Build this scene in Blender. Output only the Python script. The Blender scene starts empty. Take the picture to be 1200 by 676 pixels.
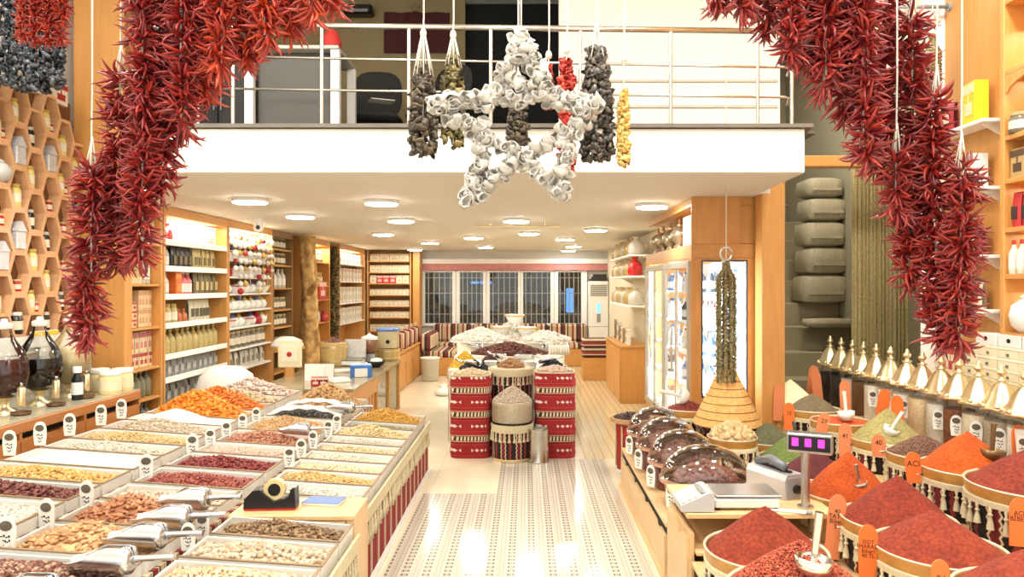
import bpy, math, random
import numpy as np
from mathutils import Vector, Matrix, Euler
PI = math.pi
rng = np.random.default_rng(11)
R = random.Random(5)
C = bpy.context.scene.collection
F, CX, CY, H = 850.0, 617.0, 334.0, 1.7
def at(px, py, Y): return ((px-CX)/F*Y, Y, H-(py-CY)/F*Y)
def atz(px, py, z):
    Y = (H-z)*F/(py-CY); return ((px-CX)/F*Y, Y, z)
def xat(px, Y): return (px-CX)/F*Y
def zat(py, Y): return H-(py-CY)/F*Y
def yx(px, X): return X*F/(px-CX)          # depth at which plane x = X shows in column px
# ------------------------------------------------------------------ materials
def sock(nt, v, inp):
    if isinstance(v, (int, float)): inp.default_value = v
    elif isinstance(v, tuple): inp.default_value = v if len(v) == len(inp.default_value) else (*v, 1)
    else: nt.links.new(v, inp)
class NT:
    def __init__(s, name):
        s.m = bpy.data.materials.new(name); s.m.use_nodes = True
        s.t = s.m.node_tree; s.b = s.t.nodes['Principled BSDF']; s.out = s.t.nodes['Material Output']
    def node(s, typ, **kw):
        n = s.t.nodes.new('ShaderNode'+typ)
        for k, v in kw.items(): setattr(n, k, v)
        return n
    def math(s, op, a, b=0.0, c=None):
        n = s.node('Math', operation=op); sock(s.t, a, n.inputs[0]); sock(s.t, b, n.inputs[1])
        if c is not None: sock(s.t, c, n.inputs[2])
        return n.outputs[0]
    def obj(s):
        if not hasattr(s, '_o'): s._o = s.node('TexCoord').outputs['Object']
        return s._o
    def xyz(s):
        n = s.node('SeparateXYZ'); s.t.links.new(s.obj(), n.inputs[0]); return n.outputs
    def noise(s, scale, detail=2.0, vec=None):
        n = s.node('TexNoise'); n.inputs['Scale'].default_value = scale; n.inputs['Detail'].default_value = detail
        s.t.links.new(vec if vec is not None else s.obj(), n.inputs['Vector']); return n.outputs[0]
    def ramp(s, fac, stops, const=False):
        n = s.node('ValToRGB'); cr = n.color_ramp
        if const: cr.interpolation = 'CONSTANT'
        while len(cr.elements) < len(stops): cr.elements.new(0.5)
        for e, (p, c) in zip(cr.elements, stops): e.position = p; e.color = (*c, 1)
        sock(s.t, fac, n.inputs[0]); return n.outputs[0]
    def mix(s, f, a, b):
        n = s.node('Mix', data_type='RGBA'); sock(s.t, f, n.inputs[0]); sock(s.t, a, n.inputs[6]); sock(s.t, b, n.inputs[7]); return n.outputs[2]
    def bump(s, h, strength=.3, dist=.01):
        n = s.node('Bump'); n.inputs['Strength'].default_value = strength; n.inputs['Distance'].default_value = dist
        s.t.links.new(h, n.inputs['Height']); s.t.links.new(n.outputs[0], s.b.inputs['Normal'])
    def set(s, col=None, rough=None, metal=None, **kw):
        if col is not None: sock(s.t, col, s.b.inputs['Base Color'])
        if rough is not None: s.b.inputs['Roughness'].default_value = rough
        if metal is not None: s.b.inputs['Metallic'].default_value = metal
        for k, v in kw.items(): s.b.inputs[k].default_value = v
        return s.m
def srgb(r, g, b):
    f = lambda u: (u/255/12.92 if u/255 < .04045 else ((u/255+.055)/1.055)**2.4)
    return (f(r), f(g), f(b))
_mats = {}
def mat(name, rgb, rough=.5, metal=0.0, var=.12, scale=6.0, bump=0.0, bscale=60.0, **kw):
    """plain material, colour gently mottled by noise; rgb in sRGB 0..255"""
    if name in _mats: return _mats[name]
    n = NT(name); c = srgb(*rgb); d = tuple(x*(1-var*1.6) for x in c)
    f = n.noise(scale, 3)
    n.set(n.mix(f, d, c), rough, metal, **kw)
    if bump: n.bump(n.noise(bscale, 4), bump)
    _mats[name] = n.m; return n.m
def wood(name, rgb, rgb2, rough=.38, axis='Z', scale=5.0):
    if name in _mats: return _mats[name]
    n = NT(name); mp = n.node('Mapping'); n.t.links.new(n.obj(), mp.inputs[0])
    st = {'X': (.12, 1, 1), 'Y': (1, .12, 1), 'Z': (1, 1, .12)}[axis]
    mp.inputs['Scale'].default_value = st
    a = n.noise(scale*6, 4, mp.outputs[0]); b = n.noise(scale, 2, mp.outputs[0])
    f = n.math('ADD', n.math('MULTIPLY', a, .6), n.math('MULTIPLY', b, .4))
    n.set(n.ramp(f, [(.3, srgb(*rgb2)), (.65, srgb(*rgb))]), rough)
    _mats[name] = n.m; return n.m
def pieces(name, cols, rough=.55, bump=0.0, bscale=90.0, **kw):
    """every loose piece of the mesh gets its own tone from the list"""
    if name in _mats: return _mats[name]
    n = NT(name); g = n.node('NewGeometry')
    k = len(cols); st = [(i/max(1, k-1), srgb(*c)) for i, c in enumerate(cols)]
    v = n.noise(40, 3)
    c = n.ramp(g.outputs['Random Per Island'], st)
    c2 = n.mix(n.math('MULTIPLY', v, .45), c, tuple(x*.45 for x in srgb(*cols[0])))
    n.set(c2, rough, 0, **kw)
    if bump: n.bump(n.noise(bscale, 3), bump)
    _mats[name] = n.m; return n.m
def emit(name, rgb, strength):
    if name in _mats: return _mats[name]
    n = NT(name); c = srgb(*rgb)
    n.set(c, .5); n.b.inputs['Emission Color'].default_value = (*c, 1); n.b.inputs['Emission Strength'].default_value = strength
    _mats[name] = n.m; return n.m
def pane(name, tint=(1, 1, 1), gloss=1.0, rough=.02):
    """thin clear sheet: see-through, mirror-like at grazing angles"""
    if name in _mats: return _mats[name]
    n = NT(name); t = n.node('BsdfTransparent'); t.inputs[0].default_value = (*tint, 1)
    g = n.node('BsdfGlossy'); g.inputs['Roughness'].default_value = rough; g.inputs[0].default_value = (1, 1, 1, 1)
    fr = n.node('Fresnel'); fr.inputs[0].default_value = 1.45
    mx = n.node('MixShader'); n.t.links.new(n.math('MULTIPLY', fr.outputs[0], gloss), mx.inputs[0])
    n.t.links.new(t.outputs[0], mx.inputs[1]); n.t.links.new(g.outputs[0], mx.inputs[2])
    n.t.links.new(mx.outputs[0], n.out.inputs[0]); _mats[name] = n.m; return n.m
# ------------------------------------------------------------------ mesh builder
class MB:
    def __init__(s): s.V = []; s.F = []; s.n = 0; s.mi = 0; s.MI = []; s.M = None
    def add(s, V, Fs):
        V = np.asarray(V, float).reshape(-1, 3)
        if s.M is not None:
            m = np.array(s.M); V = V @ m[:3, :3].T + m[:3, 3]
        s.V.append(V)
        if isinstance(Fs, np.ndarray): s.F.append((Fs+s.n)); s.MI.append((s.mi, len(Fs)))
        else:
            by = {}
            for f in Fs: by.setdefault(len(f), []).append(f)
            for k, l in by.items():
                s.F.append(np.array(l, int)+s.n); s.MI.append((s.mi, len(l)))
        s.n += len(V); return s
    def mat(s, i): s.mi = i; return s
    def at(s, M=None): s.M = M; return s
    def box(s, x, y, z, sx, sy, sz, b=.004):
        """box centred on (x, y, z), edges chamfered by b"""
        hx, hy, hz = sx/2, sy/2, sz/2; b = min(b, hx*.45, hy*.45, hz*.45)
        if b <= 0:
            V = [(x+i*hx, y+j*hy, z+k*hz) for i in (-1, 1) for j in (-1, 1) for k in (-1, 1)]
            return s.add(V, [(0, 1, 3, 2), (4, 6, 7, 5), (0, 4, 5, 1), (2, 3, 7, 6), (0, 2, 6, 4), (1, 5, 7, 3)])
        V = []; idx = {}
        for i in (-1, 1):
            for j in (-1, 1):
                for k in (-1, 1):
                    for a in range(3):
                        p = [hx-b, hy-b, hz-b]; p[a] = (hx, hy, hz)[a]
                        idx[i, j, k, a] = len(V); V.append((x+i*p[0], y+j*p[1], z+k*p[2]))
        Fs = []
        for a in range(3):
            u, v = [(1, 2), (2, 0), (0, 1)][a]
            for sg in (-1, 1):
                q = []
                for (du, dv) in ((-1, -1), (1, -1), (1, 1), (-1, 1)):
                    c = [0, 0, 0]; c[a] = sg; c[u] = du; c[v] = dv; q.append(idx[c[0], c[1], c[2], a])
                Fs.append(tuple(q if sg > 0 else q[::-1]))
        for a in range(3):
            u, v = [(1, 2), (2, 0), (0, 1)][a]
            for su in (-1, 1):
                for sv in (-1, 1):
                    q = []
                    for (sa, ax) in ((-1, u), (1, u), (1, v), (-1, v)):
                        c = [0, 0, 0]; c[a] = sa; c[u] = su; c[v] = sv; q.append(idx[c[0], c[1], c[2], ax])
                    Fs.append(tuple(q if su*sv > 0 else q[::-1]))
        for i in (-1, 1):
            for j in (-1, 1):
                for k in (-1, 1):
                    q = (idx[i, j, k, 0], idx[i, j, k, 1], idx[i, j, k, 2]); Fs.append(q if i*j*k > 0 else q[::-1])
        return s.add(V, Fs)
    def span(s, x0, x1, y0, y1, z0, z1, b=.004):
        return s.box((x0+x1)/2, (y0+y1)/2, (z0+z1)/2, abs(x1-x0), abs(y1-y0), abs(z1-z0), b)
    def lathe(s, prof, n=24, c=(0, 0, 0), cap=True, ex=2.0):
        """(r, z) profile turned about z; ex > 2 squares the section"""
        a = np.linspace(0, 2*PI, n, endpoint=False); ca, sa = np.cos(a), np.sin(a)
        if ex != 2.0:
            k = (np.abs(ca)**ex+np.abs(sa)**ex)**(-1/ex); ca, sa = ca*k, sa*k
        V = np.concatenate([np.stack([c[0]+r*ca, c[1]+r*sa, np.full(n, c[2]+z)], 1) for r, z in prof])
        i = np.arange(n); j = (i+1) % n
        Fs = [tuple(q) for l in range(len(prof)-1) for q in np.stack([l*n+i, l*n+j, (l+1)*n+j, (l+1)*n+i], 1)]
        if cap:
            if prof[0][0] > 1e-6: Fs.append(tuple(range(n-1, -1, -1)))
            if prof[-1][0] > 1e-6: Fs.append(tuple(range((len(prof)-1)*n, len(prof)*n)))
        return s.add(V, Fs)
    def tube(s, pts, r, n=8):
        """round bar along points, r a number or one radius per point"""
        P = [Vector(p) for p in pts]; k = len(P); rs = r if hasattr(r, '__len__') else [r]*k
        V = []; up = None
        for i in range(k):
            t = (P[min(i+1, k-1)]-P[max(i-1, 0)]).normalized()
            if up is None: up = Vector((0, 0, 1)) if abs(t.z) < .9 else Vector((1, 0, 0))
            u = (up-t*up.dot(t)).normalized(); w = t.cross(u); up = u
            for q in range(n):
                a = 2*PI*q/n; V.append(P[i]+(u*math.cos(a)+w*math.sin(a))*rs[i])
        Fs = [(l*n+q, l*n+(q+1) % n, (l+1)*n+(q+1) % n, (l+1)*n+q) for l in range(k-1) for q in range(n)]
        Fs += [tuple(range(n-1, -1, -1)), tuple(range((k-1)*n, k*n))]
        return s.add([tuple(v) for v in V], Fs)
    def prism(s, poly, d0, d1, axis='y'):
        """2-D outline (counter-clockwise) pushed from d0 to d1 along an axis"""
        f = {'y': lambda p, d: (p[0], d, p[1]), 'x': lambda p, d: (d, p[0], p[1]), 'z': lambda p, d: (p[0], p[1], d)}[axis]
        n = len(poly); V = [f(p, d0) for p in poly]+[f(p, d1) for p in poly]
        Fs = [tuple(range(n-1, -1, -1)), tuple(range(n, 2*n))]+[(i, (i+1) % n, n+(i+1) % n, n+i) for i in range(n)]
        if axis == 'y': Fs = [t[::-1] for t in Fs]
        return s.add(V, Fs)
    def inst(s, tV, tF, A, T):
        """many copies of a small shape: A (N,3,3) turns and scales, T (N,3) places"""
        N = len(T); V = np.einsum('nij,vj->nvi', A, tV)+T[:, None, :]
        k = len(tV)
        for Fs in tF: s.add(V.reshape(-1, 3), (Fs[None]+(np.arange(N)*k)[:, None, None]).reshape(-1, Fs.shape[1])) if Fs is tF[0] else s._more(Fs, N, k)
        return s
    def _more(s, Fs, N, k):
        s.F.append((Fs[None]+(np.arange(N)*k)[:, None, None]).reshape(-1, Fs.shape[1])+(s.n-N*k)); s.MI.append((s.mi, N*len(Fs)))
    def sheet(s, G):
        """grid of points (a, b, 3) as a surface"""
        G = np.asarray(G); a, b = G.shape[:2]; i = np.arange(a*b).reshape(a, b)
        q = np.stack([i[:-1, :-1], i[1:, :-1], i[1:, 1:], i[:-1, 1:]], -1).reshape(-1, 4)
        return s.add(G.reshape(-1, 3), q)
    def build(s, name, mats, parent=None, smooth=None, loc=None, rot=None):
        me = bpy.data.meshes.new(name); V = np.concatenate(s.V)
        me.vertices.add(len(V)); me.vertices.foreach_set('co', V.ravel())
        loops = np.concatenate([f.ravel() for f in s.F]); tot = np.concatenate([np.full(len(f), f.shape[1]) for f in s.F])
        me.loops.add(len(loops)); me.loops.foreach_set('vertex_index', loops.astype(np.int32))
        me.polygons.add(len(tot)); me.polygons.foreach_set('loop_start', np.concatenate([[0], np.cumsum(tot)[:-1]]).astype(np.int32))
        mats = mats if isinstance(mats, (list, tuple)) else [mats]
        for m in mats: me.materials.append(m)
        if len(mats) > 1: me.polygons.foreach_set('material_index', np.concatenate([np.full(c, i) for i, c in s.MI]).astype(np.int32))
        me.update(calc_edges=True)
        if not smooth: me.polygons.foreach_set('use_smooth', np.zeros(len(tot), bool))
        else:
            me.polygons.foreach_set('use_smooth', np.ones(len(tot), bool))
            if smooth is not True: me.set_sharp_from_angle(angle=math.radians(smooth))
        o = bpy.data.objects.new(name, me); C.objects.link(o)
        if parent is not None: o.parent = parent
        if loc is not None: o.location = loc
        if rot is not None: o.rotation_euler = rot
        return o
def tag(o, label, cat, group=None, kind=None):
    o['label'] = label; o['category'] = cat
    if group: o['group'] = group
    if kind: o['kind'] = kind
    return o
def thing(name, label, cat, loc=(0, 0, 0), rz=0.0, group=None, rot=None):
    o = bpy.data.objects.new(name, None); C.objects.link(o); o.empty_display_size = .05
    o.location = loc; o.rotation_euler = rot if rot is not None else (0, 0, rz)
    return tag(o, label, cat, group)
def struct(o): o['kind'] = 'structure'; return o
def stuff(o): o['kind'] = 'stuff'; return o
def dup(root, loc, rz=None, label=None, group=None, scale=None, rot=None):
    r = root.copy(); C.objects.link(r); r.location = loc
    if rz is not None: r.rotation_euler = (0, 0, rz)
    if rot is not None: r.rotation_euler = rot
    if label: r['label'] = label
    if group: r['group'] = group
    if scale is not None: r.scale = (scale,)*3 if isinstance(scale, (int, float)) else scale
    for ch in list(root.children):
        c = ch.copy(); C.objects.link(c); c.parent = r
        for g in list(ch.children):
            d = g.copy(); C.objects.link(d); d.parent = c
    return r
class Kind:
    """a thing built once; the first call places it, later calls copy it"""
    def __init__(s, make): s.make = make; s.o = None
    def put(s, loc, rz=0.0, label=None, group=None, scale=1.0, rot=None):
        if s.o is None:
            s.o = s.make(); o = s.o; o.location = loc; o.rotation_euler = rot if rot is not None else (0, 0, rz)
            if label: o['label'] = label
            if group: o['group'] = group
            o.scale = (scale,)*3 if isinstance(scale, (int, float)) else scale
            return o
        return dup(s.o, loc, rz, label, group, scale, rot)
def lettering(txt, size, m, parent, loc, rot, spacing=.85, name='lettering', ext=.0004):
    cu = bpy.data.curves.new('t', 'FONT'); cu.body = txt; cu.size = size; cu.align_x = 'CENTER'; cu.align_y = 'CENTER'
    cu.extrude = ext; cu.space_line = spacing; cu.resolution_u = 2
    o = bpy.data.objects.new('t', cu); C.objects.link(o)
    me = bpy.data.meshes.new_from_object(o.evaluated_get(bpy.context.evaluated_depsgraph_get()))
    bpy.data.objects.remove(o); me.materials.clear(); me.materials.append(m)
    o = bpy.data.objects.new(name, me); C.objects.link(o); o.parent = parent; o.location = loc; o.rotation_euler = rot
    return o
# small shapes that are scattered by the hundred
def ico(sub=1):
    import bmesh
    bm = bmesh.new(); bmesh.ops.create_icosphere(bm, subdivisions=sub, radius=1)
    V = np.array([v.co[:] for v in bm.verts]); Fs = np.array([[v.index for v in f.verts] for f in bm.faces]); bm.free()
    return V, Fs
ICO1, ICO2 = ico(1), ico(2)
def rotm(N, tilt=None, r=rng):
    """N random turns; tilt limits the lean from flat"""
    if tilt is None:
        q = r.normal(size=(N, 4)); q /= np.linalg.norm(q, axis=1)[:, None]
        w, x, y, z = q.T
    else:
        a = r.uniform(0, 2*PI, N)/2; b = r.normal(0, tilt, N)/2; g = r.normal(0, tilt, N)/2
        w, x, y, z = np.cos(a), np.zeros(N), np.zeros(N), np.sin(a)
        def mul(p, q):
            a1, b1, c1, d1 = p; a2, b2, c2, d2 = q
            return (a1*a2-b1*b2-c1*c2-d1*d2, a1*b2+b1*a2+c1*d2-d1*c2, a1*c2-b1*d2+c1*a2+d1*b2, a1*d2+b1*c2-c1*b2+d1*a2)
        w, x, y, z = mul((np.cos(b), np.sin(b), 0*b, 0*b), (w, x, y, z)); w, x, y, z = mul((np.cos(g), 0*g, np.sin(g), 0*g), (w, x, y, z))
    return np.stack([np.stack([1-2*(y*y+z*z), 2*(x*y-z*w), 2*(x*z+y*w)], 1),
                     np.stack([2*(x*y+z*w), 1-2*(x*x+z*z), 2*(y*z-x*w)], 1),
                     np.stack([2*(x*z-y*w), 2*(y*z+x*w), 1-2*(x*x+y*y)], 1)], 1)
def vnoise(x, y, s, seed=0):
    """smooth bumpy field for heaps"""
    r = np.random.default_rng(seed); out = np.zeros_like(x)
    for k in range(7):
        f = s*r.uniform(.6, 2.6); a = r.uniform(0, 2*PI); ph = r.uniform(0, 6.3)
        out += np.sin((x*math.cos(a)+y*math.sin(a))*f+ph)/(1+.6*k)
    return out/3
# ================================================================== camera
sc = bpy.context.scene
cam = bpy.data.cameras.new('camera'); co = bpy.data.objects.new('camera', cam); C.objects.link(co)
co.location = (0, 0, H); co.rotation_euler = (PI/2, 0, 0)
cam.sensor_width = 36; cam.lens = F/1200*36; cam.shift_x = -17/1200; cam.shift_y = -4/1200; cam.clip_start = .05
sc.camera = co
# ================================================================== materials
M_white = mat('white_paint', (246, 243, 234), .55, var=.02, scale=2)
M_ceil = mat('ceiling_paint', (224, 219, 205), .7, var=.03, scale=1.5)
M_wood = wood('beech_veneer', (210, 154, 86), (196, 138, 70))
M_woodx = wood('beech_veneer_across', (210, 154, 86), (196, 138, 70), axis='X')
M_woody = wood('beech_veneer_along', (210, 154, 86), (196, 138, 70), axis='Y')
M_brown = wood('walnut_front', (184, 122, 66), (168, 106, 54), axis='Y')
M_pale = wood('pale_maple', (230, 196, 146), (218, 180, 128), axis='Y')
M_palez = wood('pale_maple_upright', (226, 192, 142), (214, 176, 124), axis='Z')
M_cell = wood('honeycomb_plywood', (226, 178, 132), (214, 160, 114), axis='X')
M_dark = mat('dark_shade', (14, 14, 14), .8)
M_chrome = mat('polished_steel', (225, 222, 215), .18, 1.0, var=.05)
M_steel = mat('brushed_aluminium', (200, 200, 198), .3, 1.0, var=.06)
M_gold = mat('polished_brass', (246, 228, 184), .3, 1.0, var=.05)
M_black = mat('black_plastic', (22, 22, 24), .35)
M_grey = mat('grey_plastic', (150, 152, 155), .4)
M_offw = mat('white_plastic', (236, 236, 230), .35, var=.03)
M_card = mat('cream_card', (238, 226, 190), .6, var=.1, scale=12)
M_cord = mat('white_cord', (228, 222, 205), .8)
M_glass = pane('clear_glass', (.97, .98, .97))
M_ink = mat('ink', (40, 30, 28), .7)
M_red = mat('red_paint', (190, 36, 34), .45)
M_cream = mat('cream_weave', (226, 214, 176), .8, var=.2, scale=60, bump=.4, bscale=200)
# ================================================================== floor
def floor_mat():
    n = NT('glossy_floor_tiles'); x, y, z = n.xyz(); m = n.math
    # fine patterned mosaic: columns of dark dashes on pale ground
    def cell(v, p): return m('FRACT', m('DIVIDE', m('ADD', v, 50), p))
    def near(v, c, w): return m('LESS_THAN', m('ABSOLUTE', m('SUBTRACT', v, c)), w)
    cx, cy = cell(x, .125), cell(y, .058)
    dash = m('MULTIPLY', m('ADD', m('ADD', near(cx, .14, .055), near(cx, .38, .055)), near(cx, .26, .018)), near(cy, .5, .26))
    fx, fy = cell(x, .025), cell(y, .029)
    band = m('GREATER_THAN', cx, .52)
    fine = m('MULTIPLY', m('MULTIPLY', near(fx, .5, .27), near(fy, .5, .27)), band)
    seam = m('ADD', near(cx, .5, .015), near(cx, .98, .02))
    base = n.mix(m('MULTIPLY', fine, .42), srgb(206, 200, 184), srgb(100, 96, 86))
    base = n.mix(m('MINIMUM', seam, 1), base, srgb(228, 223, 210))
    mos = n.mix(m('MULTIPLY', m('MINIMUM', dash, 1), .75), base, srgb(66, 64, 60))
    # large polished tiles elsewhere
    tx, ty = cell(x, .6), cell(y, .6)
    grout = m('MINIMUM', m('ADD', near(tx, 0, .006), near(ty, 0, .006)), 1)
    big = n.mix(n.noise(3, 3), srgb(226, 214, 184), srgb(238, 230, 206))
    big = n.mix(grout, big, srgb(190, 176, 148))
    # plank-like tiles on the right towards the back
    px_ = cell(x, .09); pl = n.mix(near(px_, .05, .05), srgb(218, 200, 160), srgb(170, 148, 108))
    right = m('MULTIPLY', m('GREATER_THAN', x, .56), m('GREATER_THAN', y, 7.1))
    big = n.mix(right, big, pl)
    in1 = m('LESS_THAN', y, 5.92)
    in2 = m('MULTIPLY', m('GREATER_THAN', x, -.24), m('LESS_THAN', y, 7.1))
    inside = m('MULTIPLY', m('MINIMUM', m('ADD', in1, in2), 1), m('LESS_THAN', m('ABSOLUTE', m('ADD', x, .04)), .80))
    n.set(n.mix(inside, big, mos), .13); n.b.inputs['Specular IOR Level'].default_value = .6
    return n.m
struct(MB().span(-4.0, 3.7, -1.5, 16.3, -.1, 0, 0).build('floor', floor_mat()))
# ================================================================== shell
struct(MB().span(-4.05, -3.92, -1.5, 16.3, 0, 4.7, 0).build('wall_left', M_white))
struct(MB().span(3.15, 3.3, -1.5, 5.12, 0, 4.7, 0).build('wall_right', M_white))
struct(MB().span(2.88, 3.62, 5.12, 5.3, 0, 4.7, 0).build('wall_right_return', M_white))
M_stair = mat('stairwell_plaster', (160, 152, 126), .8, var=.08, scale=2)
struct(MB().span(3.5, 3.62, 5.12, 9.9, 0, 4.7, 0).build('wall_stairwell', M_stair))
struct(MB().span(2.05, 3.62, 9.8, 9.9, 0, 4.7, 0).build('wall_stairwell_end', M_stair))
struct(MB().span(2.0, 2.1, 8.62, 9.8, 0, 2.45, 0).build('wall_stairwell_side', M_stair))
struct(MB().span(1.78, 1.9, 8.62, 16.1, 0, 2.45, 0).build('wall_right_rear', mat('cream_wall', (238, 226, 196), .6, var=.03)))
# rear wall with the window opening
WX0, WX1, WZ0, WZ1 = xat(494, 16.1), xat(688, 16.1), zat(382, 16.1), zat(317, 16.1)
w = MB()
w.span(-3.92, WX0, 16.1, 16.25, 0, 2.45, 0).span(WX1, 1.9, 16.1, 16.25, 0, 2.45, 0)
w.span(WX0, WX1, 16.1, 16.25, 0, WZ0, 0).span(WX0, WX1, 16.1, 16.25, WZ1, 2.45, 0)
struct(w.build('wall_back', M_white))
# gallery slab: its underside is the low ceiling
poly = [(-2.39, 4.87), (1.86, 4.87), (1.9, 5.93), (2.1, 5.97), (2.1, 16.25), (-3.92, 16.25), (-3.92, 6.75), (-3.2, 6.3)]
o = struct(MB().prism(poly, 2.45, 2.745, 'z').build('ceiling_gallery', M_ceil))
# painted front of the slab and its stone kerb
o = struct(MB().span(-2.39, 1.855, 4.835, 4.869, 2.452, 2.742, .004).build('trim_1', M_white))
kerb = [(-2.42, 4.80), (1.9, 4.80), (1.93, 5.0), (-2.42, 5.0)]
struct(MB().prism(kerb, 2.746, 2.77, 'z').build('trim_2', mat('grey_stone', (120, 112, 100), .5, var=.2)))
struct(MB().prism([(-2.36, 5.01), (2.0, 5.01), (2.09, 8.5), (-3.91, 8.5), (-3.91, 6.8), (-3.2, 6.35)], 2.746, 2.765, 'z').build('floor_gallery', mat('gallery_floor', (90, 82, 70), .6)))
struct(MB().span(-4.05, 3.62, -1.5, 9.9, 4.7, 4.8, 0).build('ceiling', M_white))
# gallery rooms: beige back wall, doorway whose unlit dark is painted near-black, bright partition
M_beige = mat('beige_wall', (150, 134, 96), .8, var=.05)
struct(MB().span(-3.92, xat(545, 7.6), 7.6, 7.7, 2.77, 4.7, 0).build('wall_gallery_back', M_beige))
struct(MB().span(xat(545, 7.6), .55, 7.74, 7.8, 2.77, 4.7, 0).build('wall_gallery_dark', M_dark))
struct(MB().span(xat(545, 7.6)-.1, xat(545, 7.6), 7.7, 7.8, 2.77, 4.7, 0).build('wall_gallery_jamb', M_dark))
struct(MB().span(xat(655, 6.2), xat(914, 6.2), 6.2, 6.3, 2.77, 4.7, 0).build('wall_gallery_partition', M_white))
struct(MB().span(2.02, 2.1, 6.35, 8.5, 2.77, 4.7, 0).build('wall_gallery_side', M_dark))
for i, yy in enumerate((95, 125)):
    struct(MB().span(xat(655, 6.2)+.02, xat(914, 6.2)-.02, 6.185, 6.199, zat(yy, 6.2)-.012, zat(yy, 6.2)+.012, .003).build('trim_%d' % (3+i), mat('pale_moulding', (214, 208, 190), .5)))
# wood pillar right of the fridges, tall wood pillar on the left
struct(MB().span(xat(893, 5.95), xat(920, 5.95), 5.95, 6.13, 0, 2.57, .004).build('pillar_right', M_wood))
struct(MB().span(xat(86, 6.05), xat(146, 6.05), 6.05, 6.17, 0, 4.69, .004).build('pillar_left', M_wood))
struct(MB().span(2.13, 3.49, 6.0, 6.12, zat(195, 6.0), zat(182, 6.0), .006).build('beam_stairwell', M_woodx))
# panelled end of the right wall, with its shelving niche
struct(MB().span(2.95, 3.148, 4.40, 5.115, 0, 4.69, .004).build('panel_right', M_wood))
# stairs going up behind the pillar
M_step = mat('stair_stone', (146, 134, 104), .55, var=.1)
st = MB()
for i in range(10): st.span(2.14, 3.49, 6.75+.27*i, 6.75+.27*(i+1)+.02, 0 if i == 0 else .25*i-.02, .25*(i+1), .006)
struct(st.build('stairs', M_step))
# ================================================================== windows at the back
M_frame = mat('white_pvc', (250, 249, 244), .4, var=.02)
panes_px = [(498, 530), (539, 566), (574, 607), (613, 645), (654, 681)]
z0, z1 = zat(379, 16), zat(319, 16)
for i, (a, b) in enumerate(panes_px):
    lo = WX0 if i == 0 else xat((panes_px[i-1][1]+a)/2, 16.05); hi = WX1 if i == 4 else xat((b+panes_px[i+1][0])/2, 16.05)
    xa, xb = xat(a, 16.05), xat(b, 16.05); f = MB()
    f.span(lo+.003, xa, 16.0, 16.12, WZ0+.003, WZ1-.003, .008).span(xb, hi-.003, 16.0, 16.12, WZ0+.003, WZ1-.003, .008)
    f.span(xa, xb, 16.0, 16.12, WZ0+.003, z0, .008).span(xa, xb, 16.0, 16.12, z1, WZ1-.003, .008)
    wn = struct(f.build('window_%d' % (i+1), M_frame))
    MB().span(xa-.01, xb+.01, 16.055, 16.065, z0-.01, z1+.01, 0).build('pane', M_glass, wn)
    if i in (1, 4): MB().box(lo+.05, 15.985, (z0+z1)/2, .025, .03, .12, .004).build('handle', M_frame, wn)
    gx = MB()
    for k in range(5): gx.tube([(xa+(xb-xa)*(k+.5)/5, 16.2, z0-.05), (xa+(xb-xa)*(k+.5)/5, 16.2, z1+.05)], .011, 6)
    for zz in (z0+.2, (z0+z1)/2+.1, z1-.12): gx.span(xa-.03, xb+.03, 16.19, 16.205, zz-.008, zz+.008, 0)
    gx.build('window_bars', mat('bar_paint', (196, 188, 170), .5), wn)
# night outside: backdrop yard wall, its night darkness and foliage painted in, and a lit blue sign far off
n = NT('painted_night_yard'); nz = n.noise(1.6, 5); n.set(n.ramp(nz, [(.42, (.0015, .0015, .002)), (.56, (.007, .008, .006)), (.68, (.035, .032, .02))]), .9)
struct(MB().span(-5, 5, 18.6, 18.7, -.5, 4, 0).build('yard_wall', n.m))
for (px, py, sx, sz) in ((668, 352, .18, .62), (569, 331, .3, .07), (556, 331, .2, .06)):
    x, _, z = at(px, py, 18.4)
    tag(MB().box(x, 18.5, z, sx, .18, sz, .02).build('lit_sign', emit('blue_glow', (70, 130, 215), 1.2)),
        {668: 'tall blue glowing panel outside the rightmost window', 569: 'wider of two small blue lights outside the third window', 556: 'smaller blue light outside near the second window'}[px], 'light')
# pelmet and pink blind rolled above the windows
p = thing('window_blind', 'pink scalloped roller blind rolled up along the back windows', 'blind', (0, 15.93, 0))
x0, x1 = xat(494, 15.9), xat(714, 15.9)
MB().span(x0, x1, -.05, .05, zat(309, 15.9), zat(303, 15.9), .01).build('headrail', M_frame, p)
pts = [(x0, zat(309, 15.9))]+[(x0+(x1-x0)*k/44, zat(316, 15.9)-.018*abs(math.sin(k*PI/4))) for k in range(45)]+[(x1, zat(309, 15.9))]
MB().prism(pts, -.012, .012, 'y').build('valance', mat('pink_fabric', (222, 150, 146), .8, var=.25, scale=9), p)
# ================================================================== world and view
wd = bpy.data.worlds.new('World'); sc.world = wd; wd.use_nodes = True
wd.node_tree.nodes['Background'].inputs[0].default_value = (1, .98, .94, 1); wd.node_tree.nodes['Background'].inputs[1].default_value = 1.5
sc.view_settings.view_transform = 'Standard'; sc.view_settings.look = 'None'; sc.view_settings.gamma = 1; sc.view_settings.use_curve_mapping = False
sc.view_settings.exposure = 0.14
sc.cycles.use_denoising = True; sc.cycles.max_bounces = 7; sc.cycles.transparent_max_bounces = 24; sc.cycles.sample_clamp_indirect = 6
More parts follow.
